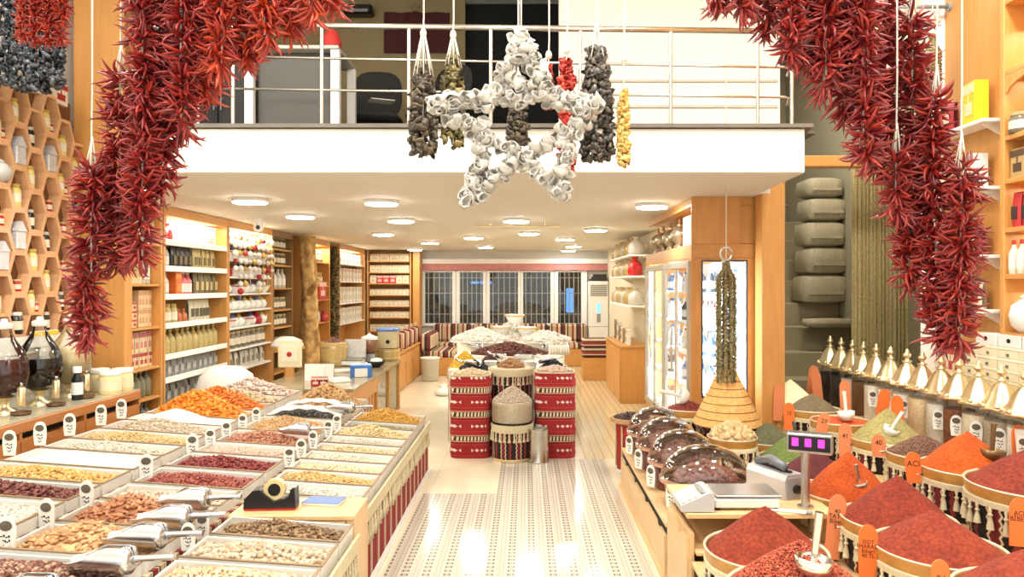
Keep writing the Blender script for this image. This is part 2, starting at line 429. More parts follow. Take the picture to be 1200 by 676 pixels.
# ================================================================== ceiling lights
M_lamp = emit('lamp_diffuser', (255, 249, 238), 72.0)
def make_lamp():
    t = thing('ceiling_light', '', 'ceiling light')
    MB().lathe([(.15, 0), (.152, -.012), (.146, -.03)], 32).build('housing', M_offw, t, 40)
    MB().lathe([(.143, -.031), (.138, -.038), (.0, -.04)], 32, cap=False).build('diffuser', M_lamp, t, True)
    return t
K_lamp = Kind(make_lamp)
lamps = [(293, 235, 'round ceiling light nearest the tall left shelves'), (352, 253, 'round ceiling light second along the left shelf wall'),
 (447, 237, 'large round ceiling light in front, left of the hanging star'), (470, 258, 'round ceiling light in the second row, left of centre'),
 (449, 274, 'round ceiling light in the third row, nearest the log post'), (504, 284, 'round ceiling light far back above the first window'),
 (486, 292, 'round ceiling light at the far back shelf corner'), (555, 278, 'round ceiling light above the second window, nearer one'),
 (569, 289, 'round ceiling light above the second window, farther one'), (605, 258, 'round ceiling light just beyond the light track, second row centre'),
 (620, 273, 'round ceiling light in the third row, right of centre'), (662, 280, 'round ceiling light nearest of the right-hand cluster of three'),
 (672, 288, 'round ceiling light middle of the right-hand cluster of three'), (666, 295, 'round ceiling light farthest of the right-hand cluster of three'),
 (698, 269, 'round ceiling light on the right, second row from front'), (764, 241, 'round ceiling light at the right front, above the glass fridges')]
for px, py, lb in lamps:
    Y = min(.735*F/(334-py), 15.3); K_lamp.put((xat(px, Y), Y, 2.449), 0, lb, 'round ceiling lights under the gallery')
for (x, y) in ((-2.4, 1.6), (-.1, 1.2), (2.2, 1.6), (-2.6, 3.7), (0, 3.3), (2.3, 3.6)):
    K_lamp.put((x, y, 4.699), 0, 'round ceiling light high above the front of the shop, out of view', 'round ceiling lights at the front', 1.5)
    l = bpy.data.lights.new('shop_lamp', 'AREA'); l.shape = 'DISK'; l.size = .5; l.energy = 36; l.color = (1, .975, .93)
    lo = bpy.data.objects.new('shop_lamp', l); C.objects.link(lo); lo.location = (x, y, 4.63)
K_lamp.put((2.7, 7.0, 4.699), 0, 'added fill light high above the stairs, out of view', 'round ceiling lights at the front', 1.5)  # unseen light added to brighten the stairwell, with the area fill below
l = bpy.data.lights.new('stair_fill', 'AREA'); l.shape = 'DISK'; l.size = .5; l.energy = 46; l.color = (1, .94, .8)
lo = bpy.data.objects.new('stair_fill', l); C.objects.link(lo); lo.location = (2.7, 7.0, 4.63)
def shelf_light(x, y, z, sx, sy, e, rot=(0, 0, 0), col=(1, .92, .78)):
    l = bpy.data.lights.new('shelf_lamp', 'AREA'); l.shape = 'RECTANGLE'; l.size = sx; l.size_y = sy; l.energy = e; l.color = col
    lo = bpy.data.objects.new('shelf_lamp', l); C.objects.link(lo); lo.location = (x, y, z); lo.rotation_euler = rot
# thin light track under the ceiling
t = thing('light_track', 'thin brass light track hung below the ceiling behind the star', 'light track', (xat(607, 8.6), 8.6, 2.449))
MB().tube([(-.5, 0, -.05), (.5, 0, -.05)], .008).build('rail', M_gold, t)
for xx in (-.33, .32): MB().tube([(xx, 0, 0), (xx, 0, -.05)], .006).build('hanger', M_gold, t)
# security camera
x, _, z = at(303, 258, 8.2)
t = thing('security_camera', 'white dome security camera at top of the glowing display bay', 'security camera', (x, 8.2, 2.449))
MB().lathe([(.06, 0), (.06, -.03), (.05, -.06), (.055, -.1), (.04, -.14), (0, -.155)], 20).build('dome', M_offw, t, 50)
MB().lathe([(.024, 0), (.024, .012), (0, .014)], 16).build('lens', M_black, t, True, (0.012, -.05, -.1), (PI/2, 0, .3))
# ================================================================== gallery railing
t = thing('railing', 'chrome tube railing along the front edge of the gallery', 'railing', (0, 4.93, 2.77))
def Zr(py): return zat(py, 4.93)-2.77
x0, x1 = -2.3, xat(930, 4.93)
MB().tube([(x0, 0, Zr(28)), (x1, 0, Zr(37))], .02, 12).build('handrail', M_chrome, t, True)
for a, b in ((65, 79), (103, 114)): MB().tube([(x0, 0, Zr(a)), (x1-.06, 0, Zr(b)), (x1-.02, .03, Zr(b)), (x1, .12, Zr(b+4))], .009, 8).build('crossbar', M_chrome, t, True)
for px in (232, 273, 377, 479, 575, 680, 786, 888, 928):
    x = xat(px, 4.93); h = Zr(28)+(Zr(37)-Zr(28))*(x-x0)/(x1-x0)
    MB().tube([(x, 0, 0), (x, 0, h)], .013, 10).lathe([(.03, 0), (.03, .008), (.014, .014)], 12, (x, 0, 0)).build('post', M_chrome, t, 50)
# ================================================================== gallery furniture
t = thing('desk', 'grey office desk with white metal legs behind the gallery railing', 'desk', (xat(355, 6.0), 6.0, 2.766))
hw = .34; Zt = zat(66, 6.0)-2.77
MB().span(-hw-.03, hw+.03, -.3, .3, Zt-.03, Zt, .006).build('tabletop', mat('pale_laminate', (206, 200, 186), .4), t)
for x in (-hw, hw):
    for y in (-.26, .26): MB().span(x-.035, x+.035, y-.03, y+.03, 0, Zt-.031, .004).build('leg', M_offw, t)
MB().span(-hw+.04, hw-.04, -.2, -.18, .22, Zt-.032, .004).build('modesty_panel', mat('grey_laminate', (84, 82, 76), .5), t)
o = thing('laptop', 'flat dark laptop lying on the gallery desk', 'laptop', (xat(345, 6.0), 5.95, 2.766+Zt))
MB().span(-.16, .16, -.11, .11, .0, .018, .004).build('base', M_grey, o); MB().span(-.16, .16, .05, .27, .035, .05, .004).build('lid', M_black, o, None, (0, -.06, -.016), (0, 0, 0))
o = thing('red_bag', 'small red bag standing at the right end of gallery desk', 'bag', (xat(389, 5.9), 5.9, 2.766+Zt))
MB().lathe([(.05, 0), (.07, .03), (.075, .1), (.05, .16), (.015, .19), (.02, .21)], 14, ex=2.6).build('pouch', mat('red_cloth', (200, 50, 44), .7, bump=.3, bscale=20), o, True)
MB().tube([(-.02, 0, .2), (-.03, 0, .25), (0, 0, .28), (.03, 0, .25), (.02, 0, .2)], .005).build('handle', M_red, o, True)
def make_chair():
    t = thing('office_chair', 'dark grey padded office chair beside gallery desk', 'chair')
    fab = mat('charcoal_fabric', (46, 45, 43), .9, var=.15, scale=40)
    b = MB(); b.lathe([(.0, -.03), (.2, -.03), (.23, 0), (.2, .03), (0, .03)], 28, ex=3.2)
    b.build('backrest', fab, t, 50, (0, .22, .76), (PI/2-.1, 0, 0))
    MB().lathe([(0, -.035), (.22, -.035), (.25, 0), (.22, .04), (0, .045)], 28, ex=3.4).build('seat', fab, t, 50, (0, 0, .46))
    MB().tube([(0, .2, .44), (0, .29, .5), (0, .27, .66)], .02).build('back_bracket', M_black, t, True)
    MB().tube([(0, 0, .06), (0, 0, .43)], .028, 12).build('gas_stem', M_black, t, True)
    for k in range(5):
        a = 2*PI*k/5+.3; MB().tube([(0, 0, .09), (.26*math.cos(a), .26*math.sin(a), .05)], [.025, .015]).lathe([(.022, 0), (.026, .02), (.02, .04)], 10, (.26*math.cos(a), .26*math.sin(a), 0)).build('leg', M_black, t, 50)
    return t
K_ch = Kind(make_chair)
K_ch.put((xat(440, 6.75), 6.75, 2.766), .1, 'large dark padded office chair right of the gallery desk', 'office chairs on the gallery')
K_ch.put((xat(512, 6.6), 6.6, 2.766), -.6, 'dark padded office chair behind the hanging brown garlands on the gallery', 'office chairs on the gallery')
o = thing('paper_sheet', 'white papers lying on the seat of the gallery chair', 'paper', (xat(452, 6.3)-.02, 6.22, 2.766+.508))
MB().span(-.1, .1, -.07, .07, 0, .006, .001).build('sheets', M_offw, o, None, (0, 0, 0), (0, 0, .4))
# dark low cabinet left of the desk
t = thing('cabinet', 'black low cabinet left of the gallery desk', 'cabinet', (xat(268, 6.3), 6.3, 2.766))
MB().span(-.22, .22, -.2, .2, 0, .78, .006).build('body', M_black, t)
for s in (-1, 1):
    d = MB().span(s*.215 if s < 0 else .005, -.005 if s < 0 else .215, -.215, -.201, .03, .75, .004).build('door', M_black, t); MB().tube([(s*.03, -.23, .4), (s*.03, -.23, .5)], .006).build('handle', M_grey, d)
# flag on the gallery wall
Yf = 7.58; xa, xb, za, zb = xat(450, Yf), xat(527, Yf), zat(62, Yf), 4.55
t = thing('flag', 'dark red flag with pale star and crescent on the gallery wall', 'flag', ((xa+xb)/2, Yf, 0))
G = [[(xa-(xa+xb)/2+(xb-xa)*i/20, -.012*math.sin(i*.9), za+(zb-za)*j/6) for j in range(7)] for i in range(21)]
MB().sheet(G).build('cloth', mat('flag_red', (74, 20, 22), .8), t, True)
def star_poly(cx, cz, r, n=5, inner=.4, ph=PI/2): return [(cx+(r if k % 2 == 0 else r*inner)*math.cos(ph+k*PI/n), cz+(r if k % 2 == 0 else r*inner)*math.sin(ph+k*PI/n)) for k in range(2*n)]
Mfs = mat('flag_white', (136, 122, 88), .8)
MB().prism(star_poly(xat(487, Yf)-(xa+xb)/2, zat(10, Yf), .068), -.035, -.02, 'y').build('star', Mfs, t)
cres = [(.16*math.cos(a), .16*math.sin(a)) for a in np.linspace(.5, 2*PI-.5, 24)]+[(.04+.125*math.cos(a), .125*math.sin(a)) for a in np.linspace(2*PI-.62, .62, 24)]
MB().prism([(x+xat(487, Yf)-(xa+xb)/2-.04, z+zat(-32, Yf)) for x, z in cres], -.035, -.02, 'y').build('crescent', Mfs, t)
o = thing('wall_box', 'flat black box mounted on the beige gallery wall above the chair', 'box', (xat(420, 7.5), 7.52, zat(12, 7.5)))
MB().box(0, 0, 0, .3, .14, .1, .02).build('case', M_black, o); MB().box(0, -.075, -.02, .22, .008, .03, .002).build('vent', M_grey, o)
# ================================================================== sloping display of nut trays (left)
TH = .07
COL = {1: (-1.50, -.90, .535), 2: (-2.15, -1.53, .611), 3: (-2.94, -2.18, .696), 0: (-1.45, -.84, .55)}
def kilim(name, axis, period, stops):
    """woven stripes across an axis of the object"""
    if name in _mats: return _mats[name]
    n = NT(name); v = n.xyz()[axis]; w = n.noise(140, 2)
    f = n.math('FRACT', n.math('DIVIDE', n.math('ADD', v, 20), period))
    c = n.ramp(f, [(p, srgb(*k)) for p, k in stops], True)
    n.set(n.mix(n.math('MULTIPLY', w, .35), c, (.02, .01, .008)), .9); n.bump(n.noise(220, 2), .4); _mats[name] = n.m; return n.m
RED, DRED, CRM, BLK, TAN = (150, 24, 36), (106, 14, 24), (226, 206, 170), (52, 38, 34), (196, 160, 120)
M_skirt = kilim('striped_kilim', 1, .20, [(0, RED), (.34, CRM), (.38, BLK), (.42, CRM), (.5, TAN), (.56, CRM), (.62, DRED), (.66, RED), (.96, BLK)])
M_band = kilim('kilim_band_cloth', 1, .11, [(0, RED), (.28, CRM), (.36, BLK), (.46, CRM), (.7, TAN), (.8, CRM), (.88, BLK)])
M_tray = mat('tray_white', (224, 222, 213), .35, var=.03)
M_rim = mat('tray_edge', (150, 124, 92), .5)
def tassels(mb, p0, p1, n, ln, r=.012):
    """a fringe of n knotted tassels along the line p0-p1"""
    p0, p1 = Vector(p0), Vector(p1)
    for i in range(n):
        p = p0.lerp(p1, (i+.5)/n); k = ln*R.uniform(.9, 1.08); dx = R.uniform(-.004, .004)
        mb.lathe([(.002, 0), (r*.45, -k*.1), (r*.4, -k*.25), (r*.75, -k*.33), (r*.4, -k*.42), (r*.85, -k*.6), (r*1.15, -k), (0, -k*.98)], 7, (p.x+dx, p.y+dx, p.z), cap=False)
def table(name, label, c, y0, y1, skirt=False, ends=True):
    x0, x1, zc = COL[c]; xm = (x0+x1)/2; t = thing(name, label, 'display table', (xm, (y0+y1)/2, 0)); hy = (y1-y0)/2; hw = (x1-x0)/2
    za, zb = zc+TH*hw-.085, zc-TH*hw-.085
    b = MB(); b.prism([(-hw, .0), (hw-.01, .0), (hw-.01, zb), (-hw, za)], -hy, hy, 'y'); b.build('body', mat('table_board', (226, 214, 190), .6), t)
    if c != 1 and c != 0: MB().prism([(hw-.009, zb-.09), (hw+.012, zb-.09), (hw+.012, zb+.03), (hw-.009, zb+.03)], -hy, hy, 'y').build('kilim_band', M_band, t)
    if skirt:
        MB().prism([(hw-.009, .02), (hw+.004, .02), (hw+.004, zb-.02), (hw-.009, zb-.02)], -hy, hy, 'y').build('skirt', M_skirt, t)
        MB().prism([(hw-.009, zb-.045), (hw+.02, zb-.045), (hw+.022, zb+.03), (hw+.012, zb+.035), (hw+.006, zb), (hw-.009, zb)], -hy, hy, 'y').build('edge_rail', M_cream, t)
        tm = MB(); tassels(tm, (hw+.014, -hy+.02, zb-.045), (hw+.014, hy-.02, zb-.045), int((y1-y0)/.05), .12); tm.build('tassel_trim', M_cream, t, True)
        MB().span(hw-.005, hw+.03, -hy, hy, 0, .03, .003).build('plinth', M_offw, t)
    return t
table('display_table', 'display table draped in red striped kilim with cream tassels, along the aisle', 1, 3.98, 6.62, True)
table('display_table', 'short tasselled display table at the front, nearest the camera', 0, 2.3, 3.57, True)
table('display_table', 'middle display table under the almond and peanut trays', 2, 2.3, 7.1)
table('display_table', 'left display table under the white powder and apricot trays', 3, 2.55, 7.2)
def tray_at(c, y0, y1):
    x0, x1, zc = COL[c]; return ((x0+x1)/2, (y0+y1)/2, zc), x1-x0-.012, y1-y0-.012
def tray(c, y0, y1, what, dep=.075):
    loc, w, d = tray_at(c, y0, y1)
    t = thing('tray', 'white wooden tray holding '+what, 'tray', loc, rot=(0, TH, 0), group='white trays of the nut display'); k = .011
    b = MB(); b.span(-w/2, w/2, -d/2, -d/2+k, -dep, 0, .002).span(-w/2, w/2, d/2-k, d/2, -dep, 0, .002)
    b.span(-w/2, -w/2+k, -d/2+k, d/2-k, -dep, 0, .002).span(w/2-k, w/2, -d/2+k, d/2-k, -dep, 0, .002).span(-w/2+k, w/2-k, -d/2+k, d/2-k, -dep, -dep+.008, 0)
    b.build('box', M_tray, t)
    e = MB(); e.span(-w/2, w/2, -d/2-.001, -d/2+k+.001, .0005, .007, .001).span(w/2-k-.001, w/2+.001, -d/2, d/2, .0005, .007, .001); e.build('edging', M_rim, t)
    return loc, w-2*k-.002, d-2*k-.002
def heapz(X, Y, w, d, edge, hh, px, py, seed, rough=.004):
    u = X/(w/2); v = Y/(d/2)
    u2 = np.where(u < px, (u-px)/(1+px), (u-px)/(1-px)); v2 = np.where(v < py, (v-py)/(1+py), (v-py)/(1-py))
    r = np.clip(np.sqrt(u2**2+v2**2), 0, 1.35)
    g = np.clip(1-r, 0, 1)**.9*.84+.16*np.clip(1-r*r, 0, 1)
    return -edge+(hh+edge)*g+rough*vnoise(X, Y, 26, seed)
SH = dict(almond=(.017, .0098, .0066), hazel=(.0095, .0095, .0095), bean=(.0115, .0072, .006), seed=(.0105, .0058, .003), pea=(.0078, .0078, .0078),
          chip=(.013, .0095, .0045), small=(.0055, .0045, .004), big=(.021, .017, .013), apri=(.026, .019, .0085), thin=(.015, .003, .0025), peanut=(.012, .0072, .0072))
SHV = {}
def shape_verts(sh, lod):
    V, Fs = (ICO2 if lod == 2 else ICO1); V = V.copy()
    if sh == 'almond' or sh == 'seed': V[:, 1] *= (1-.35*V[:, 0]); V[:, 2] *= (1-.2*V[:, 0])
    if sh == 'bean' or sh == 'chip': V[:, 1] += .35*V[:, 0]**2
    if sh == 'peanut': V[:, 1:] *= (.82+.3*V[:, :1]**2)
    if sh in ('big', 'apri'): V *= (1+.16*np.sin(5*V[:, :1]+1)*np.cos(4*V[:, 1:2]))
    return V*np.array(SH[sh]), [Fs]
def contents(name, label, cat, loc, w, d, edge, hh, sh, cols, px=-.15, py=.1, cover=1.7, rot=(0, TH, 0), lod=1, tilt=.5, scale=1.0, rnd=False, m=None, nmax=2600):
    cols = [tuple(int(v*.92) for v in c) for c in cols]
    seed = R.randrange(9999); mb = MB(); nx, ny = 26, 18
    gx, gy = np.meshgrid(np.linspace(-w/2, w/2, nx), np.linspace(-d/2, d/2, ny), indexing='ij')
    if rnd:
        rr, aa = np.meshgrid(np.linspace(0.001, 1, 14), np.linspace(0, 2*PI, 37), indexing='ij'); gx, gy = rr*np.cos(aa)*w/2, rr*np.sin(aa)*d/2
    gz = heapz(gx, gy, w, d, edge, hh, px, py, seed)
    mb.sheet(np.stack([gx, gy, gz-.003], -1))
    if sh:
        a, b, c = (x*scale for x in SH[sh]); N = int(min(nmax, w*d/(PI*a*b)*cover)); r = np.random.default_rng(seed)
        X, Y = r.uniform(-w/2+a*.7, w/2-a*.7, N), r.uniform(-d/2+a*.6, d/2-a*.6, N)
        if rnd:
            q = np.sqrt(r.uniform(0, 1, N))*(w/2-a*.7); th = r.uniform(0, 2*PI, N); X, Y = q*np.cos(th), q*np.sin(th)*d/w
        Z = heapz(X, Y, w, d, edge, hh, px, py, seed)+r.uniform(-.1, .9, N)*c
        tV, tF = shape_verts(sh, lod); A = rotm(N, tilt, r)*(r.uniform(.82, 1.15, N)*scale)[:, None, None]
        mb.inst(tV, tF, A, np.stack([X, Y, Z], 1))
    return stuff(tag(mb.build(name, m or pieces(name+'_tones', cols), None, True, loc, rot), label, cat))
def powder_mat(name, c1, c2, bump=.5, sc=160):
    if name in _mats: return _mats[name]
    n = NT(name); f = n.noise(sc, 4); g = n.noise(9, 3)
    n.set(n.ramp(n.math('ADD', n.math('MULTIPLY', f, .65), n.math('MULTIPLY', g, .35)), [(.38, srgb(*c2)), (.62, srgb(*c1))]), .9)
    n.bump(f, bump, .012); _mats[name] = n.m; return n.m
WHT = [(246, 241, 230), (214, 202, 176), (240, 232, 214), (250, 246, 236), (226, 216, 194)]
T = [  # column, from, to, name, label, shape, colours, options
 (3, 2.62, 2.99, 'white_beans', 'white beans in the front left tray at the picture edge', 'bean', WHT, {}),
 (3, 3.0, 3.44, 'sugared_chickpeas', 'white sugared chickpeas in the low tray before the dark red dates', 'pea', WHT, dict(hh=-.02)),
 (3, 3.45, 3.73, 'dried_jujubes', 'dark maroon dried jujubes at the left picture edge', 'bean', [(112, 50, 48), (150, 84, 72), (86, 34, 36), (176, 118, 100)], dict(scale=1.35)),
 (3, 3.74, 4.02, 'roasted_corn', 'golden roasted corn and peanuts behind the maroon jujubes', 'hazel', [(240, 200, 110), (226, 160, 80), (250, 224, 150), (200, 110, 60)], {}),
 (3, 4.03, 4.35, 'coconut_powder', 'heap of white coconut powder in the wide left tray', None, WHT, dict(hh=.035, m='w')),
 (3, 4.36, 4.62, 'pumpkin_seeds', 'cream pumpkin seeds with dark flecks behind the white powder', 'seed', [(250, 244, 226), (236, 226, 200), (250, 246, 232), (170, 150, 110)], dict(hh=.02)),
 (3, 4.63, 4.94, 'roasted_chickpeas', 'small golden tan chickpeas in the left column', 'pea', [(232, 200, 140), (214, 176, 112), (244, 222, 170)], {}),
 (3, 4.95, 5.26, 'pistachios', 'beige speckled pistachios in the left column before the white heap', 'bean', [(236, 220, 192), (206, 180, 150), (244, 232, 208), (176, 140, 116)], dict(hh=.05)),
 (3, 5.27, 5.53, 'powdered_sugar', 'bright white smooth heap of sugar below the orange apricots', None, WHT, dict(hh=.075, m='w')),
 (3, 5.54, 5.91, 'dried_apricots', 'tall heap of orange dried apricots next to the wooden counter', 'apri', [(246, 140, 20), (252, 174, 44), (232, 112, 18), (252, 196, 76)], dict(hh=.16, cover=3, tilt=.7)),
 (3, 5.92, 6.3, 'candied_peel', 'second heap of orange candied peel, behind the dried apricots', 'apri', [(242, 124, 22), (250, 164, 56), (230, 98, 22), (250, 190, 96)], dict(hh=.13, cover=3, tilt=.7, scale=.8)),
 (3, 6.31, 6.68, 'dried_figs', 'pale dried figs behind the orange heaps', 'big', [(238, 220, 186), (226, 200, 156), (220, 190, 180)], dict(hh=.05)),
 (3, 6.69, 7.1, 'marshmallow_mix', 'pink and cream sweets at the far end of left column', 'big', [(240, 220, 200), (214, 170, 160), (244, 236, 220), (190, 150, 140)], dict(hh=.1, cover=2)),
 (2, 2.5, 2.91, 'hazelnuts', 'dark red brown hazelnuts at the lower left front', 'hazel', [(120, 62, 48), (150, 88, 66), (96, 44, 38), (226, 196, 160), (134, 76, 58)], dict(lod=2, hh=.0)),
 (2, 2.93, 3.26, 'almonds', 'pale tan almonds in the front tray under the big scoops', 'almond', [(226, 170, 116), (200, 138, 88), (240, 200, 146), (170, 106, 64)], dict(lod=2, hh=.055, tilt=.4, cover=2.0)),
 (2, 3.28, 3.61, 'roasted_almonds', 'darker brown almonds behind the pale almonds', 'almond', [(200, 132, 88), (218, 156, 108), (160, 92, 58), (230, 178, 132)], dict(lod=2, hh=.075, tilt=.4, cover=2.0)),
 (2, 3.63, 3.9, 'mixed_beans', 'pale beans with pink flecks before the red peanut trays', 'bean', [(244, 232, 208), (226, 206, 178), (214, 170, 140), (250, 242, 226)], dict(hh=-.01)),
 (2, 3.92, 4.26, 'pink_peanuts', 'pinkish red peanuts, nearer of the two red peanut trays', 'peanut', [(160, 66, 56), (190, 104, 86), (140, 44, 42), (206, 136, 112)], dict(hh=.0)),
 (2, 4.28, 4.62, 'red_peanuts', 'deep red peanuts, farther of the two red peanut trays', 'peanut', [(140, 40, 42), (166, 60, 56), (116, 26, 32), (186, 104, 92)], dict(hh=.02)),
 (2, 4.64, 4.94, 'pale_beans', 'thin layer of pale pink beans behind the red peanuts', 'bean', [(236, 206, 184), (226, 180, 160), (246, 226, 206)], dict(hh=-.02)),
 (2, 4.96, 5.36, 'speckled_peanuts', 'reddish tan peanuts in the middle column by the small scoop', 'peanut', [(196, 120, 96), (222, 170, 120), (178, 90, 80), (232, 196, 150)], dict(hh=.03)),
 (2, 5.38, 5.9, 'toasted_peanuts', 'golden tan peanuts before the white cloth tray', 'peanut', [(222, 180, 118), (200, 150, 92), (236, 204, 150), (190, 124, 90)], dict(hh=.05)),
 (2, 5.94, 6.42, 'poppy_seeds', 'dark grey poppy seeds in the cloth lined tray', 'small', [(74, 70, 64), (96, 92, 84), (56, 54, 50)], dict(hh=.03, nmax=2200)),
 (2, 6.46, 7.06, 'walnuts', 'tall heap of brown walnuts before the cashier counter', 'big', [(206, 160, 96), (186, 136, 76), (226, 190, 130), (160, 110, 60)], dict(hh=.15, cover=2.6, tilt=.9)),
 (1, 4.0, 4.25, 'white_pumpkin_seeds', 'white pumpkin seeds in the aisle tray nearest the tape dispenser', 'seed', WHT, dict(scale=1.3, hh=-.01)),
 (1, 4.26, 4.51, 'salted_peanuts', 'golden salted peanuts, second aisle tray behind the tape dispenser', 'peanut', [(230, 186, 106), (244, 214, 150), (206, 156, 84)], dict(hh=.01, px=-.5)),
 (1, 4.52, 4.77, 'cashew_pieces', 'cream cashew pieces, third aisle tray behind the tape dispenser', 'bean', [(246, 230, 190), (236, 214, 166), (250, 242, 216)], dict(hh=-.01)),
 (1, 4.78, 5.02, 'blanched_almonds', 'whitish blanched almonds in the middle of the aisle trays', 'bean', [(250, 242, 222), (240, 226, 196)], dict(hh=0.)),
 (1, 5.03, 5.27, 'pine_nuts', 'cream nuts with golden flecks in the aisle column', 'bean', [(246, 230, 190), (226, 190, 120), (250, 240, 210)], dict(hh=.0)),
 (1, 5.28, 5.53, 'melon_seeds', 'white melon seeds before the heaped cashews', 'seed', WHT+[(200, 184, 140)], dict(hh=.0)),
 (1, 5.54, 5.86, 'cashews', 'heaped beige cashews near the far end of aisle trays', 'bean', [(240, 214, 160), (226, 196, 136), (248, 230, 184)], dict(hh=.05, scale=1.4)),
 (1, 5.87, 6.12, 'linden_leaves', 'flat grey green dried leaves in a tray before the golden corn', 'chip', [(166, 158, 116), (190, 182, 144), (140, 134, 100)], dict(hh=-.01)),
 (1, 6.13, 6.56, 'golden_raisins', 'golden yellow heap at the far corner of the aisle trays', 'chip', [(232, 180, 60), (216, 152, 40), (240, 202, 104)], dict(hh=.07, cover=2.4, tilt=.8)),
 (0, 3.285, 3.555, 'sunflower_seeds', 'dark brown striped seeds right before the small wooden table', 'seed', [(140, 104, 66), (104, 72, 44), (196, 164, 120), (84, 58, 36)], dict(scale=1.35, hh=.02, lod=2)),
 (0, 3.0, 3.275, 'mixed_nuts', 'pale and grey mixed nuts in front of the dark seeds', 'hazel', [(240, 220, 186), (206, 190, 170), (226, 180, 130), (250, 240, 216), (170, 150, 130)], dict(hh=.01, scale=1.15, lod=2)),
 (0, 2.7, 2.99, 'cracked_pistachios', 'pale cream pistachios at the bottom edge beside the aisle', 'bean', [(244, 228, 194), (226, 196, 150), (214, 170, 120), (250, 242, 220)], dict(hh=.01, scale=1.2, lod=2)),
]
M_powder = powder_mat('white_powder', (252, 249, 240), (236, 230, 216), .25)
for c, y0, y1, nm, lb, sh, cols, op in T:
    op = dict(op); m = M_powder if op.pop('m', None) else None; hh = op.pop('hh', .01)+.012
    loc, w, d = tray(c, y0, y1, lb[:1]+lb[1:].split(',')[0] if len(lb.split()) <= 10 else nm.replace('_', ' ')+' in the '+{0: 'front aisle', 1: 'aisle', 2: 'middle', 3: 'left'}[c]+' column')
    contents(nm, lb, nm.replace('_', ' ').split()[-1], loc, w, d, .028 if sh else .035, hh, sh, cols, m=m, **op)
# white cloth under the poppy seeds, sack behind the apricots
x0, x1, zc = COL[2]
G = []
for i in range(25):
    u = i/24; G.append([((x0+x1)/2+(u-.5)*.64, 6.2+(j/8-.5)*.44+.0, zc+.055+.05*math.sin(PI*u)+.05*abs(j/8-.5)**1.0*2+.008*math.sin(9*u+j)) for j in range(9)])
cl = MB()
for a, b in ((5.95, 6.07), (6.30, 6.42)):
    cl.sheet([[(p[0][0], a+(b-a)*j/6, zc+.0+.075*math.sin(PI*min(max((i/24-.03)/.94, 0), 1))**.6+.02*math.sin(PI*j/6)+.006*math.sin(i*1.3+j)) for j in range(7)] for i, p in enumerate(G)])
o = tag(cl.build('cloth', mat('white_cloth', (246, 244, 238), .85, bump=.2, bscale=30), None, True), 'white cloth rolled around the dark poppy seeds', 'cloth')
sd = o.modifiers.new('s', 'SOLIDIFY'); sd.thickness = .006
# ------------------------------------------------------------------ scoops
M_scoop = mat('scoop_aluminium', (214, 216, 220), .22, 1.0, var=.08, scale=14)
def make_scoop():
    t = thing('scoop', '', 'scoop'); G = []
    for i in range(19):
        u = i/18; L = -.26*(1-u); r = .052*(1-.12*(1-u))*(1 if u < .9 else math.sqrt(max(0, 1-((u-.9)/.1)**2))*.75+.25)
        ph = math.radians(78+95*min(1, (u/.62)**1.7)) if u < .95 else math.radians(175)
        r *= .35+.65*min(1, (u+.08)/.22)**.6
        G.append([(L, r*math.sin(a), -r*math.cos(a)+.052+(.02*(1-u))) for a in np.linspace(-ph, ph, 21)])
    b = MB().sheet(G).build('bowl', M_scoop, t, True); sd = b.modifiers.new('s', 'SOLIDIFY'); sd.thickness = .003
    MB().tube([(-.012, 0, .056), (.03, 0, .06), (.15, 0, .062)], [.017, .0125, .0125], 12).build('handle', M_scoop, t, 50)
    for k in range(4): MB().tube([(-.075+.018*k+.006*abs(s), s*.03, .052+math.sqrt(max(.0, .0505**2-(s*.03)**2))) for s in np.linspace(-1, 1, 7)], .0022, 6).build('rib', M_scoop, t, True)
    return t
K_scoop = Kind(make_scoop)
for (px, py, z, lb, rz) in ((205, 654, .60, 'large metal scoop over the hazelnuts and almonds, nearest complete one', .02), (238, 626, .60, 'metal scoop lying across the pale almonds, second from the front', .03),
        (265, 604, .615, 'metal scoop on the darker almonds, third from the front', .02), (283, 583, .62, 'metal scoop beside the tape dispenser, fourth from the front', .0), (118, 688, .585, 'metal scoop cut off by the bottom edge of the picture', .05)):
    Y = (H-z-.06)*F/(py-CY); K_scoop.put((xat(px, Y)-.15, Y, z), rz, lb, 'metal scoops on the nut trays', rot=(0, -.02, rz*.3))
K_scoop.put((-1.53, 5.15, .632), .1, 'smaller metal scoop on the reddish tan peanuts', 'metal scoops on the nut trays', .85)
K_scoop.put((-1.42, 6.02, .635), .05, 'metal scoop with its handle over the aisle trays, by the poppy seeds', 'metal scoops on the nut trays', .95)
# ------------------------------------------------------------------ price tags with an oval photo
M_tag = mat('tag_card', (240, 238, 230), .5, var=.03)
M_oval = pieces('tag_photo', [(74, 72, 66), (110, 100, 84), (60, 58, 54)], .4)
def make_tag():
    t = thing('price_tag', '', 'price tag')
    out = [(-.026, 0), (.026, 0), (.031, .05), (.03, .085), (.022, .108), (.008, .118), (-.008, .118), (-.022, .108), (-.03, .085), (-.031, .05)]
    MB().prism(out, -.003, .003, 'y').build('card', M_tag, t)
    MB().lathe([(.021, 0), (.021, .002), (0, .0022)], 20).build('photo', M_oval, t, None, (0, -.0032, .087), (PI/2, 0, 0)).scale = (1, .8, 1)
    m = MB()
    for j, (w, s) in enumerate(((.034, -.002), (.026, .002), (.018, 0))):
        z = .052-.016*j
        for k in range(4): m.box(s-w/2+w*(k+.5)/4, -.0036, z+.003*math.sin(k*2.1+j), w/5.5, .001, .004+.003*(k % 2), 0)
    m.build('handwriting', M_ink, t); return t
K_tag = Kind(make_tag); GT = 'white price tags on the nut trays'
